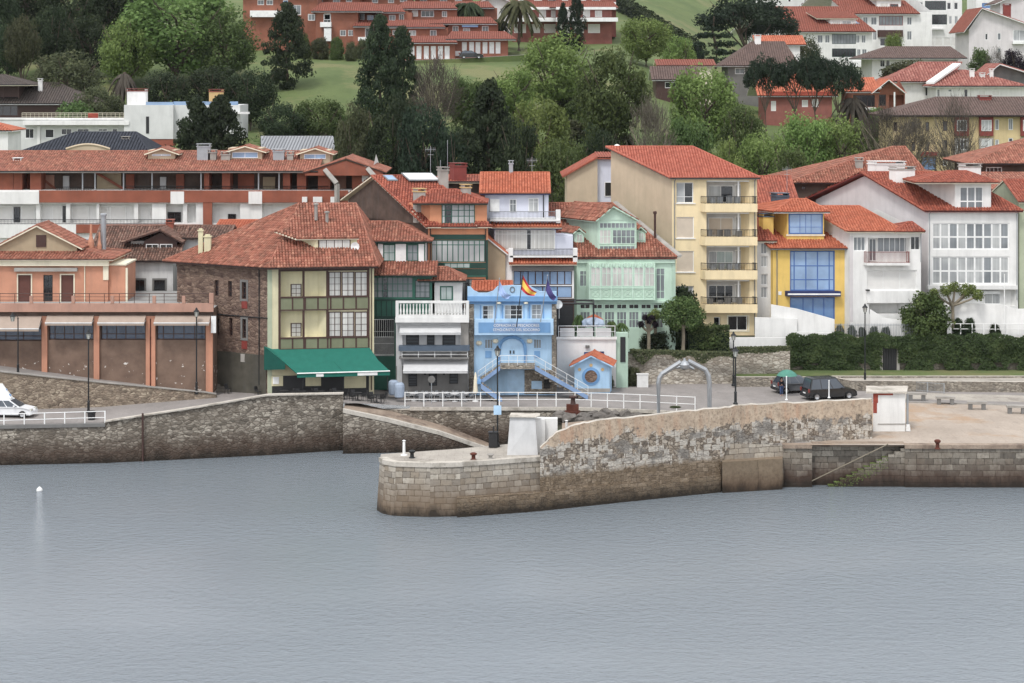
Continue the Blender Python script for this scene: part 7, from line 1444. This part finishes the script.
# white hut on the pier
r=empty('pier_hut',tuple(P(532,458,175.5)),'white plastered hut with leaning left side on the pier','hut')
mb=MB(); Y0=174.9
def pz(px,py,Y): return P(px,py,Y)
zb=4.1; zt=gz(418,Y0)
lo=[Vector((gx(507,Y0),Y0,zb)),Vector((gx(538,Y0),Y0,zb)),Vector((gx(538,Y0),Y0+2.2,zb)),Vector((gx(508,Y0),Y0+2.4,zb))]; hi=[Vector((gx(510,Y0),Y0+.5,zt)),Vector((gx(535,Y0),Y0+.3,zt)),Vector((gx(535,Y0),Y0+2,zt)),Vector((gx(511.5,Y0),Y0+2.2,zt))]
mb.hexa(lo+hi); mb.build('body','greywhite',r)
mb=MB(); Y1=176.0; z1=gz(420,Y1); q=[(534,Y1),(545,Y1+.2),(545,Y1+1.6),(534,Y1+1.6)]; mb.prism([XY(*p) for p in q],zb,z1); mb.prism([XY(*p) for p in ((545.1,Y1+.7),(557.5,Y1+.7),(557.5,Y1+1.6),(545.1,Y1+1.6))],zb,z1-.02); wing=mb.build('side_wing','white',r)
mb=MB(); mb.prism([XY(*p) for p in ((545.6,Y1+.85),(549.5,Y1+.85),(549.5,Y1+.89),(545.6,Y1+.89))],gz(436,Y1),gz(422,Y1)); mb.build('doorway','pdark',wing)
mb=MB(); mb.prism([XY(*p) for p in ((509,Y0+.3),(536,Y0+.1),(540,Y1-.1),(540,Y1+1.0),(511,Y0+2.3))],zt+.003,zt+.07); mb.build('roof_slab','coping',r)
mb=MB(); mb.box(P(493,446.8,178.4),.7,.5,1.15); mb.box(P(493,446.8,178.4)+Vector((0,0,1.15)),.78,.58,.08); mb.box(P(493,446.8,178.4)+Vector((.05,0,1.23)),.12,.12,.45); tag(mb.build('utility_box','pdark'),'dark utility box at the foot of the pier lamp','box')
# white hut on the right quay
r=empty('quay_hut',tuple(P(888,431,192)),'white flat roofed hut with peeling red paint at the end of the promenade wall','hut')
Y0=190.2; zt=gz(393,Y0); mb=MB(); mb.prism([XY(*p) for p in ((873,Y0),(905.3,Y0),(905.3,Y0+3),(873,Y0+3))],ZQ,zt); mb.build('body','white',r)
mb=MB(); mb.prism([XY(*p) for p in ((866,Y0-.25),(907,Y0-.25),(908,Y0+3.3),(866,Y0+3.3))],zt+.003,zt+.16); mb.build('roof_slab','coping',r)
mb=MB(); yy=Y0-.025
for a in ((873.2,393.4,878,403),(873.2,403.05,877,413),(878.05,393.4,893,395.2)): mb.prism([XY(*p) for p in ((a[0],yy),(a[2],yy),(a[2],Y0-.003),(a[0],Y0-.003))],gz(a[3],yy),gz(a[1],yy))
mb.build('peeled_paint','redpeel',r)
mb=MB(); mb.prism([XY(*p) for p in ((878,Y0-.05),(905.4,Y0-.05),(905.4,Y0-.003),(878,Y0-.003))],gz(424.3,Y0),gz(423.5,Y0)); mb.build('moulding','concrete',r)
mb=MB(); mb.tube([P(907.5,431,Y0+.4),P(907.5,394,Y0+.4)],.1,6); mb.build('drainpipe','galv',r)
for px,l in ((908,'small white carton left beside the hut drainpipe'),): 
    mb=MB(); mb.box(P(px,431,Y0+.0),.35,.3,.35); mb.box(P(px,431,Y0+.0)+Vector((0,0,.35)),.28,.26,.2); tag(mb.build('carton','pwhite'),l,'carton')
# benches
bp=None
for i,(px,py,Y) in enumerate(((917,400.5,208.2),(945.5,404.5,205.7),(977,409.5,202.6),(1016.5,413.5,200.2))):
    lab=('grey stone bench nearest the quay hut','second grey stone bench from the hut','third grey stone bench from the hut','grey stone bench farthest from the hut, at the right edge')[i]
    if bp is None:
        r=empty('stone_bench',(0,0,0),lab,'bench','stone benches on the square')
        m=MB(); m.box((0,0,.55),1.8,.6,.2); m.build('seat','concrete',r)
        for s in (-1,1): m=MB(); m.box((s*.6,0,0),.36,.5,.549); m.build('leg','grey',r)
        bp=r
    else: r=copytree(bp); r['label']=lab
    r.location=(gx(px,Y),Y,ZQ+.006); r.rotation_euler=(0,0,-.12)
# blue kiosk with round emblem
b=Bld('kiosk','small blue kiosk with a tiled gable roof and round mosaic emblem','kiosk',574.5,609.5,212.6,depth=2.6,bk=(1.3,10),z0=ZQ-.1,wall='blue'); f=b.F
ze,zr=b.gabf((570,613,366.2),591,355.5,-.45,3.4,'tile_new',2,trim='pltblue',cw=.22)
b.shell(f.z(366,590)+.1,('front',f.u(591.5),zr-.2)); b.slab('plinth',(574,388.5,610,392),-.06,0,'concrete')
mb=MB(); c=f.Q(591,376.5,-.03)
def disc(mb,c,r0,r1,y,mi):
    for k in range(28):
        a,d=6.2832*k/28,6.2832*(k+1)/28; g=lambda t,rr:Vector((c.x+rr*math.cos(t),y,c.z+rr*math.sin(t))); mb.face([g(a,r1),g(d,r1),g(d,r0),g(a,r0)] if r0>0 else [g(a,r1),g(d,r1),Vector((c.x,y,c.z))],mi)
disc(mb,c,0,.62,c.y-.04,0); disc(mb,c,.62,.88,c.y-.02,1); mb.tube([Vector((c.x+.64*math.cos(a*.2244),c.y-.04,c.z+.64*math.sin(a*.2244))) for a in range(29)],.04,5,1); b.part(mb,'round_emblem',['stonehouse','midblue'])
mb=MB()
for px,py in ((579.5,369.5),(591,365.2),(602.5,369.5)): disc(mb,f.Q(px,py,-.05),0,.16,f.Q(px,py,-.05).y,0)
b.part(mb,'ornament','ptan')
# arch
r=empty('arch',tuple(P(684,420,192.5)),'galvanised steel arch with a central lamp over the promenade','arch')
mb=MB(); Y=192.5
mb.tube([Vector((gx(658.5,Y),Y,ZQ)),P(658.5,383,Y),P(659.5,378,Y),P(662,374,Y),P(681,362,Y)],.21,8); mb.tube([Vector((gx(709.5,Y),Y,ZQ)),P(709.5,383,Y),P(708.5,376,Y),P(705.5,370,Y),P(688,361,Y)],.21,8); mb.build('frame','galv',r)
mb=MB(); mb.lathe(P(684.5,364,Y)-Vector((0,0,.5)),[(.15,0),(.42,.15),(.5,.45),(.3,.7),(.12,.8),(.08,1.0)],10); mb.tube([P(676,368,Y),P(681,366,Y),P(688,366,Y),P(694,369,Y)],[.12,.2,.2,.12],6); mb.build('lamp_head','galv',r)
mb=MB(); p=P(642.5,387.5,217.2); mb.box(p,1.1,.5,1.3); mb.box(p+Vector((0,0,1.3)),1.2,.6,.07); mb.box(p+Vector((.1,-.27,.6)),.2,.04,.15); tag(mb.build('meter_cabinet','white'),'white meter cabinet at the foot of the rough garden wall','cabinet')
# winch
r=empty('winch',tuple(P(573,415,199)),'rusty old harbour winch between railing and boulders','winch'); o=P(572.5,416,199)
mb=MB(); mb.box(o,1.4,1.0,.45); mb.box(o+Vector((0,0,.45)),1.1,.7,.6); mb.build('base','rust',r); mb=MB(); mb.lathe(o+Vector((.05,0,1.05)),[(.26,0),(.22,.2),(.2,.55),(.38,.62),(.38,.75),(.15,.8)],12); mb.build('drum','pbrown',r)
# bins
mb=MB(); p=P(91.5,422,196.6); mb.lathe(p,[(.3,0),(.36,.85),(.4,.87),(.4,.95),(.3,1.0)],10); tag(mb.build('litter_bin','pdark'),'dark litter bin at the left road lamp','bin')
for i,(px,Y) in enumerate(((393.5,208.3),(399.3,206.6))):
    mb=MB(); p=P(px,392+i*4.5,Y); p.z=4.02; mb.lathe(p,[(.38,0),(.46,.1),(.5,1.0),(.46,1.25),(.3,1.4)],12); tag(mb.build('waste_container','plastic'),('pale blue plastic container, rear one beside the restaurant','pale blue plastic container, front one beside the restaurant')[i],'container')
# tavern side stairs
r=empty('stone_stairs',tuple(P(232,396,211)),'dark stone stairs climbing beside the tavern flank','stairs'); 
mb=MB()
for k in range(11): x0=gx(213,212); x1=gx(256-k*3.2,212); mb.prism([(x0,209.6+k*.35),(x1,209.6+k*.35),(x1,209.95+k*.35),(x0,209.95+k*.35)],3.5,4.2+.19*(k+1))
mb.build('steps','step',r); mb=MB(); mb.tube([P(258,396,208.8)+Vector((0,0,.9)),P(235,366,212.5)+Vector((0,0,.9))],.04,5); mb.build('handrail','iron',r)
# tables and chairs
def chairmesh(mat,name):
    m=MB(); m.box((0,0,.42),.44,.44,.05); m.hexa([Vector(p) for p in ((-.22,.2,.5),(.22,.2,.5),(.22,.24,.5),(-.22,.24,.5),(-.22,.28,.9),(.22,.28,.9),(.22,.32,.9),(-.22,.32,.9))])
    for x in (-.19,.19):
        for y in (-.19,.19): m.tube([Vector((x,y,.42)),Vector((x*1.15,y*1.15,0))],.022,5)
        m.tube([Vector((x,.2,.44)),Vector((x,.25,.6))],.02,4); m.tube([Vector((x*1.1,-.15,.62)),Vector((x*1.1,.22,.64))],.02,4)
    o=m.build(name,mat); d=o.data; bpy.data.objects.remove(o); return d
def tablemesh(mat,name):
    m=MB(); m.lathe((0,0,0),[(.28,0),(.28,.03),(.04,.06),(.035,.7),(.42,.71),(.42,.75)],14); o=m.build(name,mat); d=o.data; bpy.data.objects.remove(o); return d
CW,CD,TW,TD=chairmesh('galv','chair'),chairmesh('pdark','chair'),tablemesh('greywhite','table'),tablemesh('pdark','table')
def put(name,me,x,y,z,rot,label,cat,grp):
    o=bpy.data.objects.new(name,me); COL.objects.link(o); o.location=(x,y,z); o.rotation_euler=(0,0,rot); tag(o,label,cat,grp)
rp=random.Random(9)
for k in range(6):
    px=414+k*10.2; Y=207.9+rp.uniform(-.3,.3); x=gx(px,Y); z=zs(px,Y) if px<405 else ZQ
    put('cafe_table',TW,x,Y,ZQ,0,'small round pale cafe table before the white restaurant','table','pale cafe tables')
    for a in (.5,2.6,4.4)[:2+k%2]: put('cafe_chair',CW,x+.62*math.cos(a),Y+.62*math.sin(a),ZQ,a-math.pi/2,'pale metal cafe chair at the tables before the white restaurant','chair','pale cafe chairs')
for k in range(6):
    px=284+k*18.5; Y=204.3+rp.uniform(-.2,.2); x=gx(px,Y); z=zs(px,Y)
    put('tavern_table',TD,x,Y,z,0,'dark table in the shade under the green awning','table','dark tavern tables')
    for a in (.4,2.2,3.9,5.4)[:3+k%2]: put('tavern_chair',CD,x+.65*math.cos(a),Y+.65*math.sin(a),z,a-math.pi/2,'dark chair in the shade under the green awning','chair','dark tavern chairs')
for px,Y,lab in ((258,207.0,'dark chair stacked near the side stairs, left'),(228,208.6,'dark chair standing at the foot of the side stairs')): put('tavern_chair',CD,gx(px,Y),Y,4.1,1.0,lab,'chair',None)
r=empty('parasol',tuple(P(475.5,393,207.6)),'closed white parasol standing beside the blue hall','parasol'); o=Vector((gx(475.5,207.6),207.6,ZQ))
mb=MB(); mb.lathe(o,[(.3,0),(.3,.08),(.03,.1),(.03,2.75)],8); mb.build('pole','pwhite',r); mb=MB(); mb.lathe(o+Vector((0,0,.75)),[(.1,0),(.24,.1),(.2,.6),(.16,1.4),(.05,2.0)],9); mb.build('canopy','creamtrim',r)
r=empty('round_sign',tuple(P(431.5,393,206.4)),'round grey sign on a pole seen from behind at the restaurant','sign'); o=Vector((gx(431.5,206.4),206.4,ZQ)); mb=MB(); mb.tube([o,o+Vector((0,0,2.5))],.04,6); mb.build('pole','galv',r)
mb=MB(); c=o+Vector((0,-.05,2.25)); n=20
for k in range(n):
    a,d=6.2832*k/n,6.2832*(k+1)/n; g=lambda t,y:c+Vector((.34*math.cos(t),y,.34*math.sin(t))); mb.face([g(a,0),g(d,0),c]); mb.face([g(d,.03),g(a,.03),c+Vector((0,.03,0))]); mb.face([g(a,.03),g(d,.03),g(d,0),g(a,0)])
mb.build('disc','grey',r)
# deck things
r=empty('sunshade',tuple(P(593.5,320,218.2)),'small orange sunshade on the annex roof deck','sunshade'); o=P(594,318.5,218.2); mb=MB(); mb.tube([o-Vector((0,0,1.3)),o],.025,5); mb.build('pole','pdark',r); mb=MB(); mb.lathe(o-Vector((0,0,.15)),[(.95,0),(.9,.1),(.45,.4),(.05,.6)],12); mb.build('canopy','tile_new',r)
bm=bmesh.new(); bmesh.ops.create_icosphere(bm,subdivisions=3,radius=1)
for v in bm.verts: v.co.x*=1.15; v.co.y*=.6; v.co.z*=.6; v.co*=1+.2*noise.noise(v.co*2.3); v.co.z=max(v.co.z,-.3)
me=bpy.data.meshes.new('tarpaulin'); bm.to_mesh(me); bm.free(); me.materials.append(M['plastic']); o=bpy.data.objects.new('tarpaulin',me); o.location=P(593,323.5,217.6); COL.objects.link(o); tag(o,'bluish grey tarpaulin heap covering furniture on the annex deck','tarpaulin')
mb=MB(); c=P(558.2,304.5,212.2); 
for k in range(18):
    a,d=6.2832*k/18,6.2832*(k+1)/18; g=lambda t:c+Vector((.42*math.cos(t),-.0,.42*math.sin(t))); mb.face([g(a),g(d),c+Vector((0,.16,0))])
mb.tube([c+Vector((0,.1,0)),c+Vector((.1,.5,-.5)),c+Vector((.1,.5,-1.4))],.03,5); c2=c+Vector((0,-.35,-.1)); mb.tube([c+Vector((0,0,-.38)),c2],.015,4); tag(mb.build('satellite_dish','pwhite'),'white satellite dish on the dark wall beside the blue hall','satellite dish')
# buoy
mb=MB(); mb.lathe(P(39.5,491.5,H*F/(491.5-YH))-Vector((0,0,.15)),[(.05,0),(.2,.1),(.26,.26),(.2,.42),(.07,.5),(.06,.56)],14); tag(mb.build('buoy','pwhite',smooth=True),'small white buoy floating in the harbour water','buoy')
# crowd barrier
r=railing('barrier','low grey barrier fence along the edge of the square',[P(911,391.3,214.5),P(944,393.5,212.5)],.95,1.6,'galv',(1.0,.15),.02)
mb=MB()
for k in range(24): mb.tube([P(911,391.3,214.5).lerp(P(944,393.5,212.5),k/24),P(911,391.3,214.5).lerp(P(944,393.5,212.5),k/24)+Vector((0,0,.95))],.012,4)
mb.build('bars','galv',r)
# ---------------------------------------------------------------- vehicles
def car(label,x,y,z,heading,paintm,kind='suv',L=4.6,Wd=1.8,Ht=1.75,sign=False):
    r=empty('parked_car',(0,0,0),label,'car'); r['_o']=(0,0,0); hl=L/2
    if kind=='suv': low=[(-hl,.45),(-hl+.05,.95),(-hl+.08,1.02),(hl-1.15,1.05),(hl-.25,.92),(hl,.7),(hl,.4)]; roof=[(-hl+.12,1.02),(-hl+.38,Ht-.06),(-hl+.7,Ht),(hl-2.1,Ht),(hl-1.15,1.04)]
    else: low=[(-hl,.42),(-hl+.02,.8),(-hl+.1,.92),(hl-1.05,.95),(hl-.2,.78),(hl,.6),(hl,.35)]; roof=[(-hl+.14,.92),(-hl+.62,Ht-.1),(-hl+1.1,Ht),(hl-2.15,Ht-.04),(hl-1.05,.94)]
    def loft(prof,sects,mb,mi=0,close=True):
        rings=[[Vector((px_,s*w,z_ )) for px_,z_ in prof] for s,w in sects]
        return rings
    mb=MB(); w=Wd/2
    prof=[(-hl+.12,.25)]+low+[(hl-.12,.25)]
    secs=[(-w,.0),(-w,.0)]
    def side(yv,inset): return [Vector((a*(1-inset*.02),yv,b)) for a,b in prof]
    A,B_,Cc,Dd=side(-w+.1,1.6),side(-w,0),side(w,0),side(w-.1,1.6)
    for R0,R1 in ((A,B_),(B_,Cc),(Cc,Dd)):
        for k in range(len(prof)): k2=(k+1)%len(prof); mb.face([R0[k],R1[k],R1[k2],R0[k2]])
    mb.face(A[::-1]); mb.face(Dd)
    # cabin
    wb,wt=w-.06,w-.26
    zmax=max(p[1] for p in roof); zmin=min(p[1] for p in roof)
    def cw_(zz): return wb+(wt-wb)*(zz-zmin)/(zmax-zmin)
    Lf=[Vector((a,-cw_(b),b)) for a,b in roof]; Rg=[Vector((a,cw_(b),b)) for a,b in roof]
    for k in range(len(roof)-1): mb.face([Lf[k],Lf[k+1],Rg[k+1],Rg[k]])
    mb.face(Lf[::-1]); mb.face(Rg); body=mb.build('body',paintm,r)
    mb=MB()
    xs0,xs1=roof[0][0],roof[-1][0]; zt_=Ht-.13; zb_=zmin+.06
    def edge(zz,front):
        pts_=roof[::-1] if front else roof
        for (a,b),(c,d) in zip(pts_,pts_[1:]):
            if min(b,d)<=zz<=max(b,d) and abs(d-b)>1e-6: return a+(c-a)*(zz-b)/(d-b)
        return pts_[0][0]
    for sgn in (-1,1):
        yy_=lambda zz:sgn*(cw_(zz)+.012); a0,a1=edge(zb_,0)+.12,edge(zb_,1)-.14; c0,c1=edge(zt_,0)+.12,edge(zt_,1)-.12
        for t0,t1 in ((0,.3),(.33,.64),(.67,1)):
            q=[Vector((a0+(a1-a0)*t0,yy_(zb_),zb_)),Vector((a0+(a1-a0)*t1,yy_(zb_),zb_)),Vector((c0+(c1-c0)*t1,yy_(zt_),zt_)),Vector((c0+(c1-c0)*t0,yy_(zt_),zt_))]; mb.face(q if sgn<0 else q[::-1])
    for fr_ in (0,1):
        e0,e1=edge(zb_,fr_),edge(zt_,fr_); o_=.015 if fr_ else -.015; y0,y1=cw_(zb_)-.1,cw_(zt_)-.08; q=[Vector((e0+o_,-y0,zb_+.02)),Vector((e0+o_,y0,zb_+.02)),Vector((e1+o_,y1,zt_+.02)),Vector((e1+o_,-y1,zt_+.02))]; mb.face(q)
    mb.build('windows','glass',r)
    for sx in (-1,1):
        for sy in (-1,1):
            cx=sx*(hl-.82); rr=.36 if kind=='suv' else .32; m=MB(); ring=lambda yy,rad:[Vector((cx+rad*math.cos(k*.4488),yy,rr+rad*math.sin(k*.4488))) for k in range(14)]
            yo=sy*(w+.015); yi=sy*(w-.22); R=[ring(yi,rr),ring(yo,rr),ring(yo,rr*.66)]
            for a,b in zip(R,R[1:]):
                for k in range(14): m.face([a[k],a[(k+1)%14],b[(k+1)%14],b[k]])
            wh=m.build('wheel','tyre',r); m=MB(); c=Vector((cx,yo-sy*.01,rr)); o2=ring(yo-sy*.01,rr*.65)
            for k in range(14): m.face([o2[k],o2[(k+1)%14],c+Vector((0,-sy*.04,0))])
            m.build('rim','chrome',wh)
    for sy in (-1,1):
        m=MB(); m.box((hl-.1,sy*(w-.32),.62),.2,.42,.16); m.build('headlight','lampglass',r); m=MB(); m.box((-hl+.03,sy*(w-.13),.78),.1,.22,.34); m.build('tail_light','pred',r); m=MB(); m.box((hl-1.55,sy*(w+.06),1.0),.14,.2,.14); m.build('mirror',paintm,r)
    m=MB(); m.box((hl-.02,0,.3),.14,Wd-.1,.22); m.build('bumper','pdark' if paintm!='carwhite' else paintm,r); m=MB(); m.box((-hl+.02,0,.35),.14,Wd-.1,.22); m.build('bumper','pdark' if paintm!='carwhite' else paintm,r)
    m=MB(); m.box((-hl-.04,0,.62),.03,.5,.12); m.build('number_plate','pwhite',r)
    if sign:
        m=MB(); m.hexa([Vector(p) for p in ((-1.6,-.3,Ht),(.2,-.3,Ht),(.2,.3,Ht),(-1.6,.3,Ht),(-1.5,-.03,Ht+1.3),(-.7,-.03,Ht+1.3),(-.7,.03,Ht+1.3),(-1.5,.03,Ht+1.3))]); sgn_=m.build('roof_sign','pwhite',r)
        m=MB()
        for k,(a,c,mm) in enumerate(((-.9,.35,'flagred'),(-.4,.75,'pgreyblue'),(.0,.3,'pyellow'))): m.box((a,-.24+c*.2,Ht+c-.1),.35,.06,.2,0,k%3)
        m.build('sign_patches',['flagred','pgreyblue','pgreyblue'],sgn_)
    r.location=(x,y,z); r.rotation_euler=(0,0,heading); return r
car('black off-road car with roof rails and spare look, parked on the square',gx(828.5,209.5),209.5,ZQ,.32,'carblack','suv',5.0,2.0,2.1)
car('grey hatchback parked behind the black off-road car beside the umbrella',gx(796,213.8),213.8,ZQ,.3,'cargrey','hatch',4.5,1.9,1.75)
car('white car with a triangular advertising board on its roof, cut by the left edge',gx(10,198.6),198.6,ZQ,-.1,'carwhite','hatch',4.5,1.9,1.65,True)
Yc=406.6; car('dark car parked on the road before the brick garages',gx(471,Yc),Yc,gz(58.6,Yc),.1,'carblack','hatch',4.4,1.75,1.5)
# ---------------------------------------------------------------- person with umbrella
def skin(name,verts,edges,rad,mat,parent):
    me=bpy.data.meshes.new(name); me.from_pydata([Vector(v) for v in verts],edges,[]); o=bpy.data.objects.new(name,me); COL.objects.link(o); me.materials.append(M[mat]); o.parent=parent
    m=o.modifiers.new('skin','SKIN')
    for v,rr in zip(me.skin_vertices[0].data,rad): v.radius=(rr,rr) if not hasattr(rr,'__len__') else rr
    me.skin_vertices[0].data[0].use_root=True
    m.use_smooth_shade=True; s=o.modifiers.new('sub','SUBSURF'); s.levels=1; s.render_levels=1
    dg=bpy.context.evaluated_depsgraph_get(); me2=bpy.data.meshes.new_from_object(o.evaluated_get(dg)); o.modifiers.clear(); o.data=me2; return o
def person(label,x,y,z,rot):
    r=empty('person',(0,0,0),label,'person')
    V=[(0,0,.95),(0,0,1.2),(0,.0,1.42),(0,-.01,1.52),(0,-.03,1.63),(0,-.02,1.72),(-.1,0,.9),(-.11,-.03,.5),(-.11,.02,.09),(-.12,-.12,.04),(.1,0,.9),(.12,.03,.5),(.12,.05,.09),(.13,-.08,.04),(-.19,0,1.4),(-.25,-.02,1.12),(-.14,-.24,1.12),(.19,0,1.4),(.26,.03,1.12),(.25,-.08,.88),(-.12,-.3,1.14),(.25,-.12,.8)]
    E=[(0,1),(1,2),(2,3),(3,4),(4,5),(0,6),(6,7),(7,8),(8,9),(0,10),(10,11),(11,12),(12,13),(2,14),(14,15),(15,16),(2,17),(17,18),(18,19),(16,20),(19,21)]
    R=[(.15,.11),(.15,.1),(.14,.09),.055,.095,.085,.09,.065,.045,.04,.09,.065,.045,.04,.06,.045,.036,.06,.045,.036,.035,.035]
    skin('body',V,E,R,'skin',r)
    skin('jacket',[V[i] for i in (0,1,2,14,15,16,17,18,19)],[(0,1),(1,2),(2,3),(3,4),(4,5),(2,6),(6,7),(7,8)],[(.19,.145),(.19,.14),(.165,.12),.085,.07,.055,.085,.07,.055],'jacket',r)
    skin('trousers',[V[i] for i in (0,6,7,8,10,11,12)],[(0,1),(1,2),(2,3),(0,4),(4,5),(5,6)],[(.165,.125),.115,.088,.07,.115,.088,.07],'denim',r)
    skin('hair',[(0,.01,1.68),(0,.02,1.76),(0,.05,1.64)],[(0,1),(0,2)],[.098,.088,.07],'hair',r)
    m=MB()
    for s in (-1,1): m.box((s*.035,-.125,1.655),.022,.012,.012)
    m.box((0,-.128,1.6),.05,.01,.01); m.box((0,-.135,1.63),.02,.025,.03); m.build('face','hair',r)
    r.location=(x,y,z); r.rotation_euler=(0,0,rot)
Yp=211.2; person('person in a dark jacket and blue jeans standing behind the grey car under an umbrella',gx(781.5,Yp),Yp,ZQ,.5)
r=empty('umbrella',(0,0,0),'open green umbrella held above the person by the grey car','umbrella'); o=Vector((gx(787,Yp-.1),Yp-.1,ZQ))
mb=MB(); hd=Vector((gx(781.5,Yp),Yp,ZQ))+Vector((.05,-.3,1.12)); tp=o+Vector((.0,0,2.55)); r['_o']=(0,0,0); mb.tube([hd-(tp-hd)*.1,tp],.015,5); mb.build('shaft','pdark',r)
mb=MB(); n=10; R=1.0
for k in range(n):
    a,d=6.2832*k/n,6.2832*(k+1)/n
    pr=[(0,0),(.45,-.1),(.8,-.32),(1.0,-.58)]
    for (r0,z0),(r1,z1) in zip(pr,pr[1:]):
        g=lambda t,rr,zz:tp+Vector((rr*math.cos(t),rr*math.sin(t),zz)); mb.face([g(a,r0,z0),g(a,r1,z1),g(d,r1,z1),g(d,r0,z0)] if r0>0 else [g(a,r1,z1),g(d,r1,z1),tp])
mb.build('canopy','umbgreen',r,smooth=False); r['_o']=(0,0,0)
# ================================================================ light, camera
w=bpy.data.worlds.new('World'); SC.world=w; w.use_nodes=True; nt=w.node_tree
sky=nt.nodes.new('ShaderNodeTexSky'); sky.sky_type='NISHITA'; sky.sun_disc=False; SUN_EL,SUN_AZ=math.radians(58),math.radians(208)
sky.sun_elevation=SUN_EL; sky.sun_rotation=SUN_AZ; sky.air_density=1.0; sky.dust_density=.6; sky.ozone_density=1.0
hs=nt.nodes.new('ShaderNodeHueSaturation'); hs.inputs['Saturation'].default_value=.14
nt.links.new(sky.outputs[0],hs.inputs['Color']); bg=nt.nodes['Background']; mx=nt.nodes.new('ShaderNodeMix'); mx.data_type='RGBA'; mx.inputs[0].default_value=.65; mx.inputs[7].default_value=(7.9,8.1,8.5,1); nt.links.new(hs.outputs[0],mx.inputs[6]); nt.links.new(mx.outputs[2],bg.inputs[0]); bg.inputs[1].default_value=.15
sl=bpy.data.lights.new('sun','SUN'); sl.energy=1.7; sl.angle=math.radians(12); sl.color=(1,.97,.93)
so=bpy.data.objects.new('sun',sl); COL.objects.link(so)
d=Vector((math.sin(SUN_AZ)*math.cos(SUN_EL),math.cos(SUN_AZ)*math.cos(SUN_EL),math.sin(SUN_EL)))
so.rotation_euler=(-d).to_track_quat('-Z','Y').to_euler(); so.location=(0,0,150)
cam=bpy.data.cameras.new('camera'); co=bpy.data.objects.new('camera',cam); COL.objects.link(co); SC.camera=co
co.location=(0,0,H); co.rotation_euler=(math.pi/2,0,0); cam.sensor_width=36; cam.lens=F/1024*36; cam.shift_y=-(341.5-YH)/1024; cam.clip_end=3000; cam.clip_start=1
mb=MB(); mb.hexa([Vector((x,y,z)) for z in (-2.8,130) for x,y in ((-640,-230),(640,-230),(640,900),(-640,900))])
hz=NT('haze'); v=hz.n('ShaderNodeVolumePrincipled',{'Color':(.86,.9,.95,1),'Density':.00003,'Anisotropy':.2}); hz.t.nodes.remove(hz.b); hz.t.links.new(v.outputs[0],hz.t.nodes['Material Output'].inputs['Volume']); tag(mb.build('haze',[hz.m]),kind='stuff')
vs=SC.view_settings; vs.view_transform='Standard'; vs.look='None'; vs.exposure=.4; vs.gamma=1; vs.use_curve_mapping=False
SC.cycles.use_denoising=True; SC.cycles.max_bounces=6
